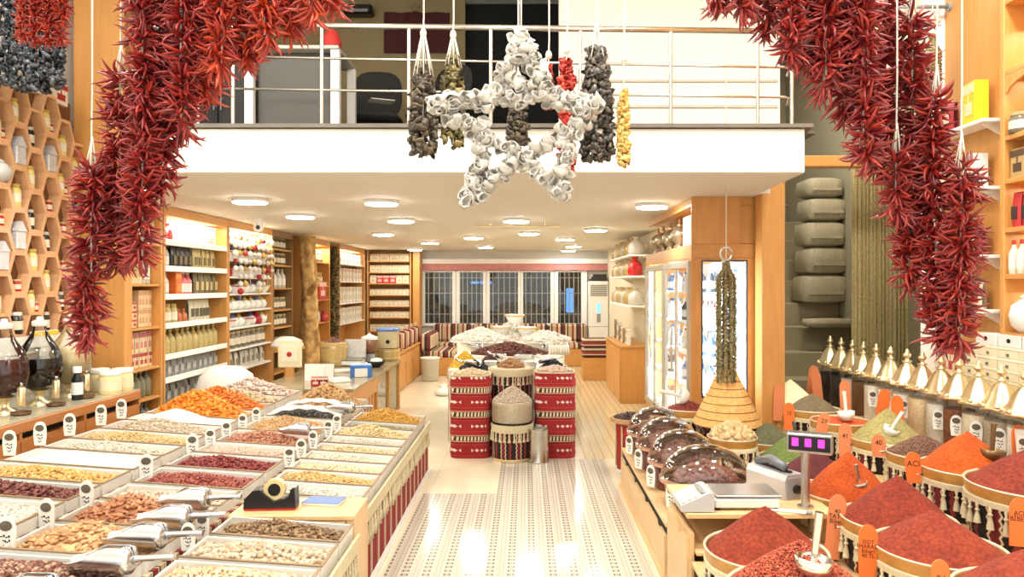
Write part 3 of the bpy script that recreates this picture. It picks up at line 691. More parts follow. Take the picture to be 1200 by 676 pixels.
for px, what in ((265, 'orange candied peel'), (284, 'pale dried figs'), (300, 'far end of the left column'), (246, 'orange apricot heap'), (225, 'white sugar heap'), (171, 'chickpeas and red peanuts'), (101, 'golden corn, before the almonds'), (54, 'maroon jujubes, before the almonds'), (7, 'hazelnuts at the left picture edge')):
    Y = 2.15*F/(617-px); K_tag.put((-2.148, Y, .598), R.uniform(-.2, .25), 'white oval price tag on the seam beside the '+what, GT, 1.25 if px < 230 else 1.1)
for px, what in ((394, 'golden heap and walnuts'), (384, 'poppy seed scoop'), (352, 'white melon seeds'), (338, 'blanched almonds'), (366, 'heaped cashews')):
    Y = 1.51*F/(617-px); K_tag.put((-1.505, Y, .545), R.uniform(-.2, .25), 'white oval price tag on the seam by the '+what, GT, 1.1)
for px, what in ((218, 'pale almonds and mixed nuts'), (235, 'dark striped seeds')):
    Y = 1.47*F/(617-px); K_tag.put((-1.462, Y, .555), R.uniform(-.1, .2), 'white oval price tag on the front seam by the '+what, GT)
for px, what in ((139, 'white sugar'), (115, 'pistachios'), (78, 'tan chickpeas'), (43, 'cream pumpkin seeds'), (7, 'white coconut powder')):
    Y = 2.95*F/(617-px); K_tag.put((-2.93, Y, .735), R.uniform(0, .3), 'white oval price tag against the wooden counter behind the '+what, GT, 1.2)
# ------------------------------------------------------------------ small wooden table with the tape dispenser
t = thing('side_table', 'small light wooden table between the two aisle tray displays', 'table', (-1.14, 3.74, 0))
MB().span(-.34, .29, -.155, .155, .535, .56, .004).build('tabletop', M_palez, t)
for x in (-.32, .27): MB().span(x-.02, x+.02, -.15, .15, 0, .5345, .003).build('side_panel', M_palez, t)
d = MB().span(-.295, .245, -.15, -.13, .33, .53, .003).build('drawer', M_pale, t); MB().box(-.02, -.155, .47, .1, .012, .02, .003).build('handle', M_dark, d)
MB().span(-.295, .245, -.13, .14, .05, .07, .003).build('shelf', M_pale, t)
t = thing('tape_dispenser', 'black desktop tape dispenser with a roll of tape on the wooden table', 'tape dispenser', (-1.30, 3.70, .561), .06)
out = [(-.13, .012), (.13, .012), (.125, .11), (.105, .105), (.095, .07), (.06, .05), (.02, .045), (-.02, .075), (-.05, .105), (-.085, .1), (-.125, .06)]
MB().prism(out, -.04, .04, 'y').build('body', mat('black_gloss_plastic', (30, 30, 33), .3), t)
MB().span(-.128, .128, -.038, .038, 0, .0115, .002).build('base_pad', M_red, t)
b = MB(); b.lathe([(.032, -.02), (.053, -.02), (.053, .02), (.032, .02), (.032, -.02)], 28, cap=False)
b.build('tape_roll', mat('yellowed_tape', (226, 206, 150), .3), t, 50, (.018, 0, .1), (PI/2, 0, 0))
MB().lathe([(.031, -.022), (.031, .022)], 20).build('hub', M_black, t, 50, (.018, 0, .1), (PI/2, 0, 0))
MB().span(.108, .13, -.03, .03, .1105, .116, .001).build('blade', M_steel, t)
o = thing('notepad', 'blue covered notepad beside the tape dispenser', 'notepad', (-1.06, 3.8, .561), -.15)
MB().span(-.1, .1, -.06, .06, 0, .012, .002).build('pages', M_offw, o); MB().span(-.1, .1, -.06, .06, .0122, .0152, .001).build('cover', mat('blue_cover', (110, 136, 190), .5), o)

o = thing('paper_sack', 'large white sack standing behind the far end of the left trays', 'sack', (-3.07, 7.42, 0))
MB().lathe([(.2, 0), (.26, .03), (.3, .3), (.29, .6), (.24, .78), (.14, .86), (0, .88)], 26, ex=2.6).build('body', mat('sack_white', (240, 236, 226), .8, bump=.4, bscale=12), o, True); MB().box(0, -.262, .5, .2, .004, .2, .001).build('printed_panel', mat('sack_print', (200, 196, 184), .7), o)
# ================================================================== goods on the shelves: one builder per kind
_k = {}
def goods(kind, *a):
    key = (kind,)+a
    if key not in _k: _k[key] = Kind(lambda: globals()['mk_'+kind](*a))
    return _k[key]
def cm(c): return mat('tone_%d_%d_%d' % c, c, .45, var=.15, scale=30)
def mk_pouch(w, h, d, c, c2):
    t = thing('spice_pouch', '', 'pouch'); G = []
    for i in range(9):
        v = i/8; k = math.sin(PI*min(1, .25+v*.75))**.5*(1-v**6)
        G.append([(w/2*x*(1-.06*math.sin(PI*v)), 0, h*v) for x in np.linspace(-1, 1, 7)])
    b = MB(); fr = [[(x, -d/2*(.15+.85*math.sin(PI*min(1, .3+.7*i/8))**.7*(1-(x/(w/2*1.05))**2)**.5), z) for x, y, z in row] for i, row in enumerate(G)]
    bk = [[(x, -y, z) for x, y, z in row][::-1] for row in fr]
    b.sheet(fr).sheet(bk); b.span(-w/2, w/2, -.004, .004, h*.94, h*1.03, .001); b.span(-w/2*.9, w/2*.9, -d/2*.6, d/2*.6, 0, .01, 0)
    b.build('bag', cm(c), t, True)
    MB().box(0, -d/2*1.02, h*.42, w*.6, .004, h*.38, .001).build('printed_label', cm(c2), t); return t
def mk_carton(w, h, d, c, c2):
    t = thing('carton', '', 'carton'); MB().span(-w/2, w/2, -d/2, d/2, 0, h, .003).build('box', cm(c), t)
    MB().prism([(-w*.3, h*.2), (w*.3, h*.2), (w*.3, h*.5), (w*.04, h*.5), (w*.04, h*.72), (w*.49, h*.72), (w*.49, h*.95), (-w*.49, h*.95), (-w*.49, h*.72), (-w*.04, h*.72), (-w*.04, h*.5), (-w*.3, h*.5)], -d/2-.0015, -d/2, 'y').build('printed_label', cm(c2), t); return t
def mk_jar(r, h, c, c2):
    t = thing('jar', '', 'jar'); MB().lathe([(r*.92, 0), (r, .008), (r, h*.72), (r*.8, h*.82), (r*.78, h*.84)], 14).build('glass', mat('jar_%d_%d_%d' % c, c, .12, var=.2, scale=30), t, 50)
    MB().lathe([(r*.84, h*.84), (r*.86, h*.86), (r*.86, h*.98), (r*.8, h)], 14).build('lid', cm(c2), t, 50)
    MB().lathe([(r*1.005, h*.2), (r*1.005, h*.6)], 14, cap=False).build('printed_label', cm((236, 226, 200)), t, True); return t
def mk_bottle(r, h, c, c2):
    t = thing('bottle', '', 'bottle'); MB().lathe([(r*.9, 0), (r, .008), (r, h*.6), (r*.4, h*.8), (r*.36, h*.88)], 12).build('body', mat('bottle_%d_%d_%d' % c, c, .15, var=.1), t, 50)
    MB().lathe([(r*.42, h*.87), (r*.42, h*.99), (r*.36, h)], 12).build('cap', cm(c2), t, 50)
    MB().lathe([(r*1.006, h*.15), (r*1.006, h*.5)], 12, cap=False).build('printed_label', cm((240, 236, 226)), t, True); return t
def mk_teapot(s, c, c2):
    t = thing('teapot', '', 'teapot'); m = mat('glaze_%d_%d_%d' % c, c, .15, var=.05)
    MB().lathe([(.03*s, 0), (.06*s, .02*s), (.075*s, .06*s), (.05*s, .105*s), (.035*s, .11*s)], 16).build('pot', m, t, True)
    MB().lathe([(.038*s, .11*s), (.03*s, .125*s), (.008*s, .135*s), (.012*s, .15*s), (0, .16*s)], 14).build('lid', cm(c2), t, True)
    MB().tube([(.07*s, 0, .05*s), (.1*s, 0, .07*s), (.11*s, 0, .11*s)], [.014*s, .01*s, .007*s]).build('spout', m, t, True)
    MB().tube([(-.065*s, 0, .09*s), (-.11*s, 0, .085*s), (-.11*s, 0, .045*s), (-.07*s, 0, .035*s)], .006*s).build('handle', m, t, True); return t
def mk_cup(s, c, c2):
    t = thing('bowl', '', 'bowl'); MB().lathe([(.03*s, 0), (.03*s, .008*s), (.05*s, .03*s), (.066*s, .065*s), (.062*s, .066*s), (.045*s, .03*s), (0, .014*s)], 16).build('body', mat('glaze_%d_%d_%d' % c, c, .15, var=.05), t, True)
    MB().lathe([(.0662*s, .054*s), (.0672*s, .063*s)], 16, cap=False).build('painted_band', cm(c2), t, True); return t
def mk_sack(w, h, d, c, c2):
    t = thing('bag', '', 'bag'); n = 14; pr = [(w*.42, 0), (w*.5, h*.08), (w*.52, h*.35), (w*.46, h*.62), (w*.22, h*.78), (w*.12, h*.82), (w*.2, h*.92), (w*.26, h)]
    MB().lathe(pr, n).build('body', mat('film_%d_%d_%d' % c, c, .25, var=.3, scale=25, bump=.5, bscale=40), t, True).scale = (1, d/w, 1)
    MB().lathe([(w*.14, h*.8), (w*.16, h*.82), (w*.14, h*.84)], n).build('tie', cm(c2), t, True).scale = (1, d/w, 1); return t
def mk_silverhouse():
    t = thing('tin', '', 'tin'); m = mat('embossed_silver', (226, 227, 230), .4, .25, var=.2, scale=30, bump=.6, bscale=50)
    MB().span(-.05, .05, -.05, .05, 0, .13, .004).build('box', m, t)
    MB().prism([(-.056, .13), (.056, .13), (0, .205)], -.055, .055, 'y').build('lid', m, t); return t
def unit(name, label, Y0, Y1, zs, ztop, m=None, X0=-3.83, X1=-3.4, shm=None, lip=None, sides=(1, 1)):
    t = thing(name, label, 'shelf', ((X0+X1)/2, (Y0+Y1)/2, 0)); hy = (Y1-Y0)/2; hx = (X1-X0)/2; m = m or M_wood; shm = shm or M_woody
    MB().span(-hx, -hx+.015, -hy, hy, 0, ztop, .001).build('back_panel', m, t)
    for s in (-1, 1): MB().span(-hx+.0155, hx, s*hy-.0 if s > 0 else -hy, s*(hy-.03), 0, ztop, .003).build('side_panel', m, t)
    MB().span(-hx+.016, hx+.004, -hy+.031, hy-.031, ztop-.09, ztop, .003).build('top_panel', m, t)
    for z in zs:
        s = MB().span(-hx+.016, hx-.01, -hy+.031, hy-.031, z-.022, z, .003).build('shelf', shm, t)
        if lip: MB().span(hx-.01, hx+.005, -hy+.031, hy-.031, z-.03, z+.025, .003).build('price_rail', lip, s)
    return t
def rowL(Y0, Y1, n, z, kind, a, label, group, x=-3.52, stack=1, jit=.006, dz=None):
    for j in range(stack):
        for i in range(n):
            goods(kind, *a).put((x+R.uniform(-jit, jit), Y0+(Y1-Y0)*(i+.5)/n, z+.001+j*(dz or 0)), PI/2+R.uniform(-.06, .06), label, group)
M_shw = mat('white_shelf', (248, 246, 238), .4, var=.02)
# ---- first unit right of the tall pillar
unit('shelf_unit', 'narrow wooden shelf unit right of the tall wood pillar', 6.18, 6.78, [.10, .40, .68, .956, 1.32, 1.71, 2.08, 2.6, 3.0, 3.4, 3.8], 4.4)
a, b = 6.22, 6.74
rowL(a, b, 4, 2.08, 'carton', (.115, .25, .12, (238, 228, 200), (196, 180, 150)), 'pale patterned carton on the highest visible shelf by the chilli strings', 'pale cartons by the chilli strings')
rowL(a, b-.14, 5, 1.71, 'pouch', (.085, .27, .07, (232, 216, 170), (196, 170, 110)), 'cream pouch on the shelf below the patterned cartons, narrow unit', 'cream pouches in the narrow unit')
rowL(b-.14, b, 2, 1.71, 'bottle', (.032, .29, (210, 206, 190), (60, 74, 120)), 'blue capped bottle beside the cream pouches in the narrow unit', 'blue capped bottles')
rowL(a+.02, a+.27, 3, 1.32, 'carton', (.075, .075, .08, (236, 214, 166), (180, 60, 60)), 'small cream box with red print stacked on the third shelf of the narrow unit', 'stacked small cream boxes', stack=3, dz=.0765)
rowL(a+.28, b, 4, 1.32, 'carton', (.06, .165, .08, (236, 206, 160), (206, 160, 120)), 'slim beige carton stacked two high beside the small cream boxes', 'slim beige cartons', stack=2, dz=.167)
rowL(a, b, 7, .956, 'carton', (.066, .135, .08, (234, 220, 176), (176, 60, 74)), 'cream carton in the lower tier with red stripes, narrow unit', 'cream cartons lower tier')
rowL(a, b, 7, .956+.137, 'carton', (.066, .185, .08, (230, 216, 170), (206, 120, 130)), 'cream carton with pink top in the upper tier, narrow unit', 'cream cartons upper tier')
rowL(a, b, 6, .68, 'sack', (.085, .24, .09, (150, 148, 120), (120, 120, 110)), 'clear bag of green grey herbs on the low shelf by the apricots', 'clear herb bags')
rowL(a, b, 6, .40, 'sack', (.085, .22, .09, (140, 140, 126), (120, 120, 110)), 'grey clear bag on the lowest shelf behind the apricot heap', 'grey bags lowest shelf')
for z in (2.6, 3.0, 3.4, 3.8): rowL(a, b, 5, z, 'jar', (.045, .22, (150, 120, 60), (190, 170, 120)), 'amber jar on the upper wooden shelves above the chilli strings', 'amber jars upper shelves')
# ---- second unit: white shelves
unit('shelf_unit', 'wide wooden shelf bay with white shelves and gold bags', 6.80, 8.26, [.15, .55, .80, 1.02, 1.315, 1.59, 1.86, 2.11], 2.447, shm=M_shw, lip=M_shw)
a, b = 6.86, 8.2
G2 = 'goods in the white shelved bay'
rowL(a, a+.3, 3, 2.11, 'sack', (.1, .2, .1, (190, 40, 40), (120, 20, 20)), 'red wrapped bag at the top left of the white shelved bay', 'red bags top shelf')
rowL(a+.34, a+.95, 5, 2.11, 'carton', (.1, .25, .1, (246, 240, 222), (214, 200, 170)), 'tall white carton on the top shelf of the white shelved bay', 'tall white cartons')
tp = goods('carton', .26, .22, .03, (238, 232, 220), (150, 140, 130)); tp.put((-3.5, a+1.14, 2.111), PI/2, 'flat patterned picture box right of the tall white cartons', G2)
rowL(a, a+.25, 2, 1.86, 'bottle', (.04, .24, (186, 180, 166), (150, 140, 120)), 'pale bottle left of the black pouches', 'pale bottles')
rowL(a+.28, a+.72, 4, 1.86, 'pouch', (.1, .22, .07, (48, 44, 38), (120, 100, 60)), 'black pouch on the second shelf of the white shelved bay', 'black pouches')
rowL(a+.74, b-.05, 5, 1.86, 'pouch', (.1, .22, .07, (206, 184, 120), (120, 100, 56)), 'gold pouch right of the black pouches', 'gold pouches second shelf')
goods('carton', .12, .24, .1, (222, 106, 40), (236, 150, 70)).put((-3.5, a+.34, 1.591), PI/2, 'orange carton left of the pink bottles', G2)
rowL(a+.42, a+.72, 3, 1.59, 'bottle', (.045, .25, (226, 120, 120), (240, 220, 214)), 'pink bottle beside the orange carton', 'pink bottles')
rowL(a+.76, b, 5, 1.59, 'pouch', (.1, .24, .07, (120, 106, 66), (206, 186, 130)), 'dark gold pouch right of the pink bottles', 'dark gold pouches')
rowL(a, a+.25, 3, 1.59, 'bottle', (.036, .24, (206, 200, 184), (190, 180, 150)), 'pale bottle left of the orange carton', 'pale bottles third shelf')
rowL(a, a+.4, 3, 1.315, 'jar', (.055, .2, (196, 176, 120), (190, 160, 80)), 'gold lidded jar on the fourth shelf of the white shelved bay', 'gold lidded jars')
rowL(a+.42, a+.62, 2, 1.315, 'sack', (.08, .14, .08, (214, 120, 70), (190, 40, 40)), 'small orange red bag between gold jars and silver pouches', 'small orange bags')
rowL(a+.66, b-.2, 5, 1.315, 'pouch', (.11, .23, .08, (214, 206, 176), (90, 84, 66)), 'silver pouch on the fourth shelf of the white shelved bay', 'silver pouches')
rowL(a, b, 11, 1.02, 'sack', (.115, .25, .1, (206, 186, 120), (170, 130, 50)), 'gold gift bag tied at the neck on the long slanted shelf', 'gold gift bags')
rowL(a, b, 10, .80, 'pouch', (.12, .17, .08, (150, 150, 146), (190, 190, 184)), 'grey pouch on the low shelf beneath the gold gift bags', 'grey pouches upper low shelf')
rowL(a, b, 10, .55, 'pouch', (.12, .19, .08, (140, 138, 130), (180, 178, 170)), 'grey pouch on the second low shelf beneath the gold gift bags', 'grey pouches lower low shelf')
shelf_light(-3.48, 7.5, 2.35, .2, 1.2, 22)
shelf_light(-3.48, 6.48, 2.56, .2, .4, 5)
# ---- third bay: brightly lit ceramics
unit('shelf_unit', 'brightly lit shelf bay crowded with white ceramics', 8.28, 9.72, [.4, .7, .95, 1.2, 1.4, 1.6, 1.8, 2.0, 2.2], 2.447, shm=M_shw, lip=None)
a, b = 8.34, 9.66
WH, GD, BL, RD = (246, 244, 236), (220, 190, 110), (84, 110, 170), (196, 40, 50)
for z in (1.2, 1.4, 1.6, 1.8, 2.0, 2.2):
    k = 7
    for i in range(k):
        y = a+(b-a)*(i+.5)/k; q = R.random(); zz = z+.001; nm = {1.2: 'lowest lit', 1.4: 'second lit', 1.6: 'third lit', 1.8: 'fourth lit', 2.0: 'fifth lit', 2.2: 'topmost lit'}[z]
        if (z, i) in ((1.2, 5), (1.8, 0), (1.8, 6)):
            goods('sack', .15, .16, .13, RD, (120, 16, 20)).put((-3.5, y, zz), 0, {(1.2, 5): 'crimson bag among the white ceramics, right side of the lit bay', (1.8, 0): 'crimson bag at the left end of the fourth lit ceramics shelf', (1.8, 6): 'crimson bag at the right end of the fourth lit ceramics shelf'}[z, i], 'crimson bags in the lit bay')
        elif q < .6: goods('teapot', 1.0, WH, GD if q < .3 else BL).put((-3.5, y, zz), PI/2+R.uniform(-.4, .4), 'white teapot with a '+('gold' if q < .3 else 'blue')+' lid on the '+nm+' ceramics shelf', 'white teapots')
        else: goods('cup', 1.5, WH, GD if q < .8 else RD).put((-3.48, y, zz), 0, 'white bowl with a '+('gold' if q < .8 else 'red')+' band on the '+nm+' ceramics shelf', 'white bowls')
rowL(a, b, 8, .95, 'jar', (.065, .2, (120, 110, 90), (190, 170, 120)), 'dark glass jar on the shelf below the white ceramics', 'dark glass jars')
rowL(a, b, 8, .70, 'pouch', (.13, .19, .08, (226, 220, 206), (150, 140, 120)), 'pale pouch on the low shelf of the ceramics bay', 'pale pouches')
shelf_light(-3.5, 9.0, 2.35, .25, 1.2, 34)
# ---- narrow dark unit
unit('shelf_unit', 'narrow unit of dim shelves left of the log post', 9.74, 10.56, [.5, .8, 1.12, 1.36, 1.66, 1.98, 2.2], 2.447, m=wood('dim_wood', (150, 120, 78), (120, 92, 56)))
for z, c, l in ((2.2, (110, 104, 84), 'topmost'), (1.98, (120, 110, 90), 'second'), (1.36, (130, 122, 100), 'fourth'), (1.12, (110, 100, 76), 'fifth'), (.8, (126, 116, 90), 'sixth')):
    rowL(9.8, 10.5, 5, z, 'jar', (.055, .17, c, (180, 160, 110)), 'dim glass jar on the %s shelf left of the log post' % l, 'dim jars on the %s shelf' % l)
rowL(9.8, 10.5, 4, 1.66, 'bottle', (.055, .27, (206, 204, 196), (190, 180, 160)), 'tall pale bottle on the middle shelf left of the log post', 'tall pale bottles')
# ---- log post
lg = MB(); n = 20; rows = 34; G = []
for j in range(rows+1):
    z = 2.42*j/rows
    G.append([((.135+.03*math.sin(2.1*z+1)+.016*math.sin(5*t+3*z)+.01*math.sin(11*t+9*z))*math.cos(t)+.06*math.sin(1.3*z), (.135+.03*math.sin(2.1*z+1)+.016*math.sin(5*t+3*z))*math.sin(t), z) for t in np.linspace(0, 2*PI, n+1)])
lg.sheet(np.array(G)[:, ::-1]); lg.lathe([(.13, 2.40), (.1, 2.425), (0, 2.43)], 16)
lg.tube([(.05, -.05, 1.55), (.2, -.18, 1.72), (.25, -.2, 1.78)], [.05, .04, .035], 10)
n_ = NT('log_bark'); f = n_.noise(9, 5); n_.set(n_.ramp(f, [(.35, srgb(140, 104, 56)), (.65, srgb(212, 172, 108))]), .8); n_.bump(f, .5, .02)
tag(lg.build('log_post', n_.m, None, True, (-3.28, 10.78, 0)), 'natural tree trunk post between the shelf bays', 'post')
# ---- lit alcoves beyond the log
unit('shelf_unit', 'lit alcove shelves right of the log post with a red pack', 10.98, 12.56, [.5, 1.08, 1.46, 1.69, 2.08], 2.447)
a, b = 11.04, 12.5
rowL(a+.2, b-.2, 5, 2.08, 'jar', (.09, .2, (150, 140, 120), (214, 200, 170)), 'grey jar on the top shelf right of the log post', 'grey jars right of log')
rowL(a+.2, b-.2, 6, 1.69, 'jar', (.08, .22, (206, 176, 110), (200, 160, 90)), 'amber jar on the second shelf right of the log post', 'amber jars right of log')
rowL(a+.1, a+.75, 3, 1.46, 'carton', (.18, .2, .12, (244, 240, 226), (206, 200, 180)), 'white carton left of the big red pack', 'white cartons by the red pack')
goods('carton', .42, .3, .12, (206, 50, 48), (240, 220, 200)).put((-3.46, a+1.08, 1.461), PI/2, 'large red carton with white print right of the log post', 'red cartons')
rowL(a+.1, b-.3, 5, 1.08, 'sack', (.2, .26, .15, (236, 232, 224), (120, 140, 190)), 'white and blue bag on the lower alcove shelf', 'white bags lower alcove')
goods('sack', .16, .18, .14, (214, 70, 60), (140, 30, 30)).put((-3.46, b-.14, 1.081), 0, 'red bag at the end of the lower alcove shelf', 'red bags alcove')
shelf_light(-3.5, 11.8, 2.34, .25, 1.3, 22)
# hanging brown garland column between the alcoves is built with the other garlands
unit('shelf_unit', 'white lit shelf bay at the far left before the back wall', 13.2, 15.3, [.5, .98, 1.36, 1.77, 2.1], 2.447, shm=M_shw)
a, b = 13.3, 15.2
for z, l, h in ((2.1, 'topmost', .2), (1.77, 'second', .25), (1.36, 'third', .3), (.98, 'fourth', .28)):
    rowL(a, b, 7, z, 'carton', (.2, h, .15, (248, 244, 232), (222, 190, 170) if z == 1.77 else (216, 206, 180)), 'white carton on the %s shelf of the far white bay' % l, 'white cartons far bay %s shelf' % l)
shelf_light(-3.5, 14.2, 2.34, .25, 1.6, 30)
# ---- back wall shelves
t = thing('shelf_unit', 'tall wooden shelves of small boxes at the back left corner', 'shelf', (-2.92, 15.6, 0))
MB().span(-.44, .44, .19, .2, 0, 2.44, .001).build('back_panel', M_wood, t)
for s in (-1, 1): MB().span(s*.44-.0, s*.47, -.2, .2, 0, 2.44, .002).build('side_panel', M_wood, t)
zs7 = [2.21, 1.97, 1.736, 1.49, 1.25, 1.01, .72]
for z in zs7: MB().span(-.439, .439, -.19, .189, z-.022, z, .002).build('shelf', M_woodx, t)
MB().span(xat(482, 15.4)-.0+.03, xat(490, 15.4)+.03, -.2+.0, .2, 0, 2.44, .003).build('end_post', M_wood, t).location.x = 2.92
nm7 = ['topmost', 'second', 'third', 'fourth', 'fifth', 'sixth', 'lowest']
for i, z in enumerate(zs7):
    c = [(236, 226, 196), (240, 230, 200), (206, 70, 84), (244, 238, 216), (240, 232, 208), (246, 238, 216), (236, 226, 200)][i]
    nn = [4, 7, 6, 9, 9, 9, 6][i]; h = [.15, .15, .17, .12, .12, .12, .14][i]
    for k in range(nn):
        x = -2.92-.42+.84*(k+.5)/nn; two = i == 2 and k > 3; ccc = (240, 230, 204) if two or (i == 2 and k == 0) else c
        goods('carton', .8/nn, h, .16, ccc, (214, 196, 160) if ccc[0] > 210 else (236, 190, 180)).put((x, 15.53, z+.001), 0, ('crimson' if ccc == c and i == 2 else 'pale cream')+' box on the %s shelf of the back corner shelves' % nm7[i], 'boxes on the %s back corner shelf' % nm7[i])
# ================================================================== honeycomb wall shelf
t = thing('honeycomb_shelf', 'pale wooden honeycomb shelf on the left wall', 'shelf', (-3.7, 0, 0))
hb = MB(); cells = []
ca, cc, ch = .058, .117, .155; th = .011
def hexa(s, y, z): return [(y-cc*s, z), (y-ca*s, z-ch*s), (y+ca*s, z-ch*s), (y+cc*s, z), (y+ca*s, z+ch*s), (y-ca*s, z+ch*s)]
cols = [(4.955, 0), (5.13, 1), (5.305, 0), (5.48, 1), (5.655, 0), (5.83, 1), (5.99, 0)]
cols = [(4.95+.175*i, i % 2) for i in range(7)]
for ci, (y, od) in enumerate(cols):
    for k in range(7):
        z = 1.475+.31*k+(.155 if od else 0)
        if ci == 0 and k > 5: continue
        if z > 3.15 or (ci >= 5 and z > 3.02): continue
        cells.append((ci, k, y, z)); o_, i_ = hexa(1.0, y, z), hexa(.85, y, z)
        V = [(0, *p) for p in o_]+[(0, *p) for p in i_]+[(-.085, *p) for p in i_]+[(-.085, *p) for p in o_]
        Fs = [(a, (a+1) % 6, 6+(a+1) % 6, 6+a) for a in range(6)]+[(6+a, 6+(a+1) % 6, 12+(a+1) % 6, 12+a) for a in range(6)]+[(a, 18+a, 18+(a+1) % 6, (a+1) % 6) for a in range(6)]
        hb.add(V, Fs)
hb.build('cells', M_cell, t)
MB().span(-.1, -.0855, 4.78, 6.02, 1.3, 3.2, .002).build('back_panel', mat('dark_plywood', (120, 76, 42), .6, var=.15), t)
bp = MB().span(-.2, .012, 4.82, 6.03, 1.19, 1.318, .004).build('base_board', M_shw, t)
def put_cell(ci, k, kind, a, label, group, dy=0, dz=0, rz=PI/2, sc=1.0):
    y, z = [(c[2], c[3]) for c in cells if c[0] == ci and c[1] == k][0]
    goods(kind, *a).put((-3.738, y+dy, z-ch*.87+.002+dz), rz, label, group, sc)
HC = 'goods in the honeycomb cells'
names = {}
ordc = ['leftmost', 'second', 'third', 'fourth', 'fifth', 'sixth', 'seventh']; ordr = ['lowest', 'second', 'third', 'fourth', 'fifth', 'sixth', 'topmost']
for (ci, k, y, z) in cells:
    w = 'in the %s honeycomb column, %s cell from below' % (ordc[ci], ['first', 'second', 'third', 'fourth', 'fifth', 'sixth', 'seventh'][k]); q = (ci*3+k*5) % 7
    if (ci, k) in ((1, 1), (2, 2)): put_cell(ci, k, 'silverhouse', (), 'silver embossed house shaped tin '+w, HC)
    elif (ci, k) == (1, 3): put_cell(ci, k, 'teapot', (1.25, (190, 190, 186), (200, 196, 186)), 'silver grey pot '+w, HC)
    elif ci == 2 and k == 0: put_cell(ci, k, 'jar', (.05, .16, (40, 36, 34), (230, 226, 214)), 'black jar with a white label '+w, HC)
    elif ci in (2, 4) and k == 4: put_cell(ci, k, 'silverhouse', (), 'silver embossed house shaped tin '+w, HC)
    elif ci == 0 or q in (0, 3): put_cell(ci, k, 'jar', (.04, .165, (240, 214, 130), (196, 160, 70)), 'yellow honey jar '+w, HC, -.03 if q else 0)
    elif q in (1, 5): put_cell(ci, k, 'jar', (.035, .15, (36, 32, 30), (210, 200, 180)), 'small dark jar '+w, HC, -.025)
    elif q in (2,):
        put_cell(ci, k, 'jar', (.04, .165, (240, 214, 130), (196, 160, 70)), 'yellow honey jar '+w, HC, -.03)
        put_cell(ci, k, 'jar', (.028, .08, (190, 30, 34), (200, 180, 130)), 'small red jar '+w, HC, .03)
    else:
        put_cell(ci, k, 'jar', (.03, .09, (190, 30, 34), (214, 190, 130)), 'small red jar '+w, HC, .015)
# boxes standing on top of the honeycomb
for (px, py, w, h, c, c2, lb) in ((40, 108, .09, .2, (240, 236, 226), (176, 70, 60), 'white box with red print standing on top of the honeycomb, left one'), (66, 120, .17, .17, (238, 230, 214), (170, 40, 40), 'white and red box standing on top of the honeycomb, right one')):
    Y = yx(px, -3.78); goods('carton', w, h, .1, c, c2).put((-3.79, Y, 3.15 if px > 60 else 3.17), PI/2, lb, 'boxes on top of the honeycomb')
# ================================================================== counter with honey dispensers
t = thing('counter', 'brown wooden counter with notched drawers under the honeycomb', 'counter', (-3.53, 4.6, 0)); y0, y1 = -1.3, 1.32
MB().span(-.38, .36, y0, y1, 0, .72, .004).build('body', M_brown, t)
MB().span(-.38, .385, y0, y1, .775, .845, .005).build('top', M_brown, t)
MB().span(-.38, .37, y0, y1, .8455, .853, .002).build('glass_sheet', mat('counter_glass', (190, 184, 160), .08, var=.1), t)
MB().span(-.38, .30, y0+.01, y1-.01, .7205, .7745, 0).build('drawer_gap_shade', M_dark, t)  # solid near-black strip painting the shade above the drawers
for yb in (-1.28, -.745, -.085, .575, 1.30): MB().span(.30, .384, yb-.012, yb+.012, .7205, .7745, .001).build('divider', M_brown, t)
for a, b in ((-1.27, -.75), (-.74, -.09), (-.08, .57), (.58, 1.3)):
    m = (a+b)/2; o = [(a, .03), (b, .03), (b, .735), (m+.1, .735), (m+.06, .70), (m-.06, .70), (m-.1, .735), (a, .735)]
    d = MB().prism(o, .361, .383, 'x').build('drawer', M_brown, t)
def make_disp(liq, level):
    t = thing('honey_dispenser', '', 'dispenser')
    n = 28; P = [(.05, .1), (.09, .125), (.13, .18), (.146, .25), (.14, .33), (.11, .41), (.07, .47), (.045, .52), (.04, .56)]
    MB().lathe(P, n, cap=False).build('glass_bulb', M_glass, t, True)
    Q = [(r-.006, z) for r, z in P if z <= level]; rl = np.interp(level, [p[1] for p in P], [p[0] for p in P])-.006
    MB().lathe(Q+[(rl, level)], n).build('syrup', mat('syrup_%d' % liq[0], liq, .08, var=.1), t, 60)
    MB().lathe([(.044, .555), (.05, .565), (.05, .59), (.02, .6), (.02, .62), (0, .625)], 20).build('lid', M_offw, t, 50)
    MB().lathe([(.085, 0), (.08, .012), (.03, .035), (.025, .07), (.055, .1), (.05, .105)], 20).build('stand', M_gold, t, 60)
    tp = MB(); tp.tube([(.06, -.02, .14), (.15, -.06, .14)], .022, 14); tp.build('tap', M_chrome, t, 50)
    MB().lathe([(.02, .05), (.024, .06), (.024, .17), (.015, .18)], 14, (.155, -.062, 0)).build('spout', M_gold, t, 50)
    MB().tube([(.155, -.062, .18), (.155, -.062, .2), (.19, -.11, .2)], [.007, .007, .012], 8).build('lever', M_chrome, t, True)
    MB().lathe([(.05, 0), (.06, .008), (.058, .022), (.03, .026)], 20, (.17, -.085, 0)).build('drip_dish', mat('bronze', (120, 88, 62), .3, .6), t, 50).scale = (1, 1, 1)
    return t
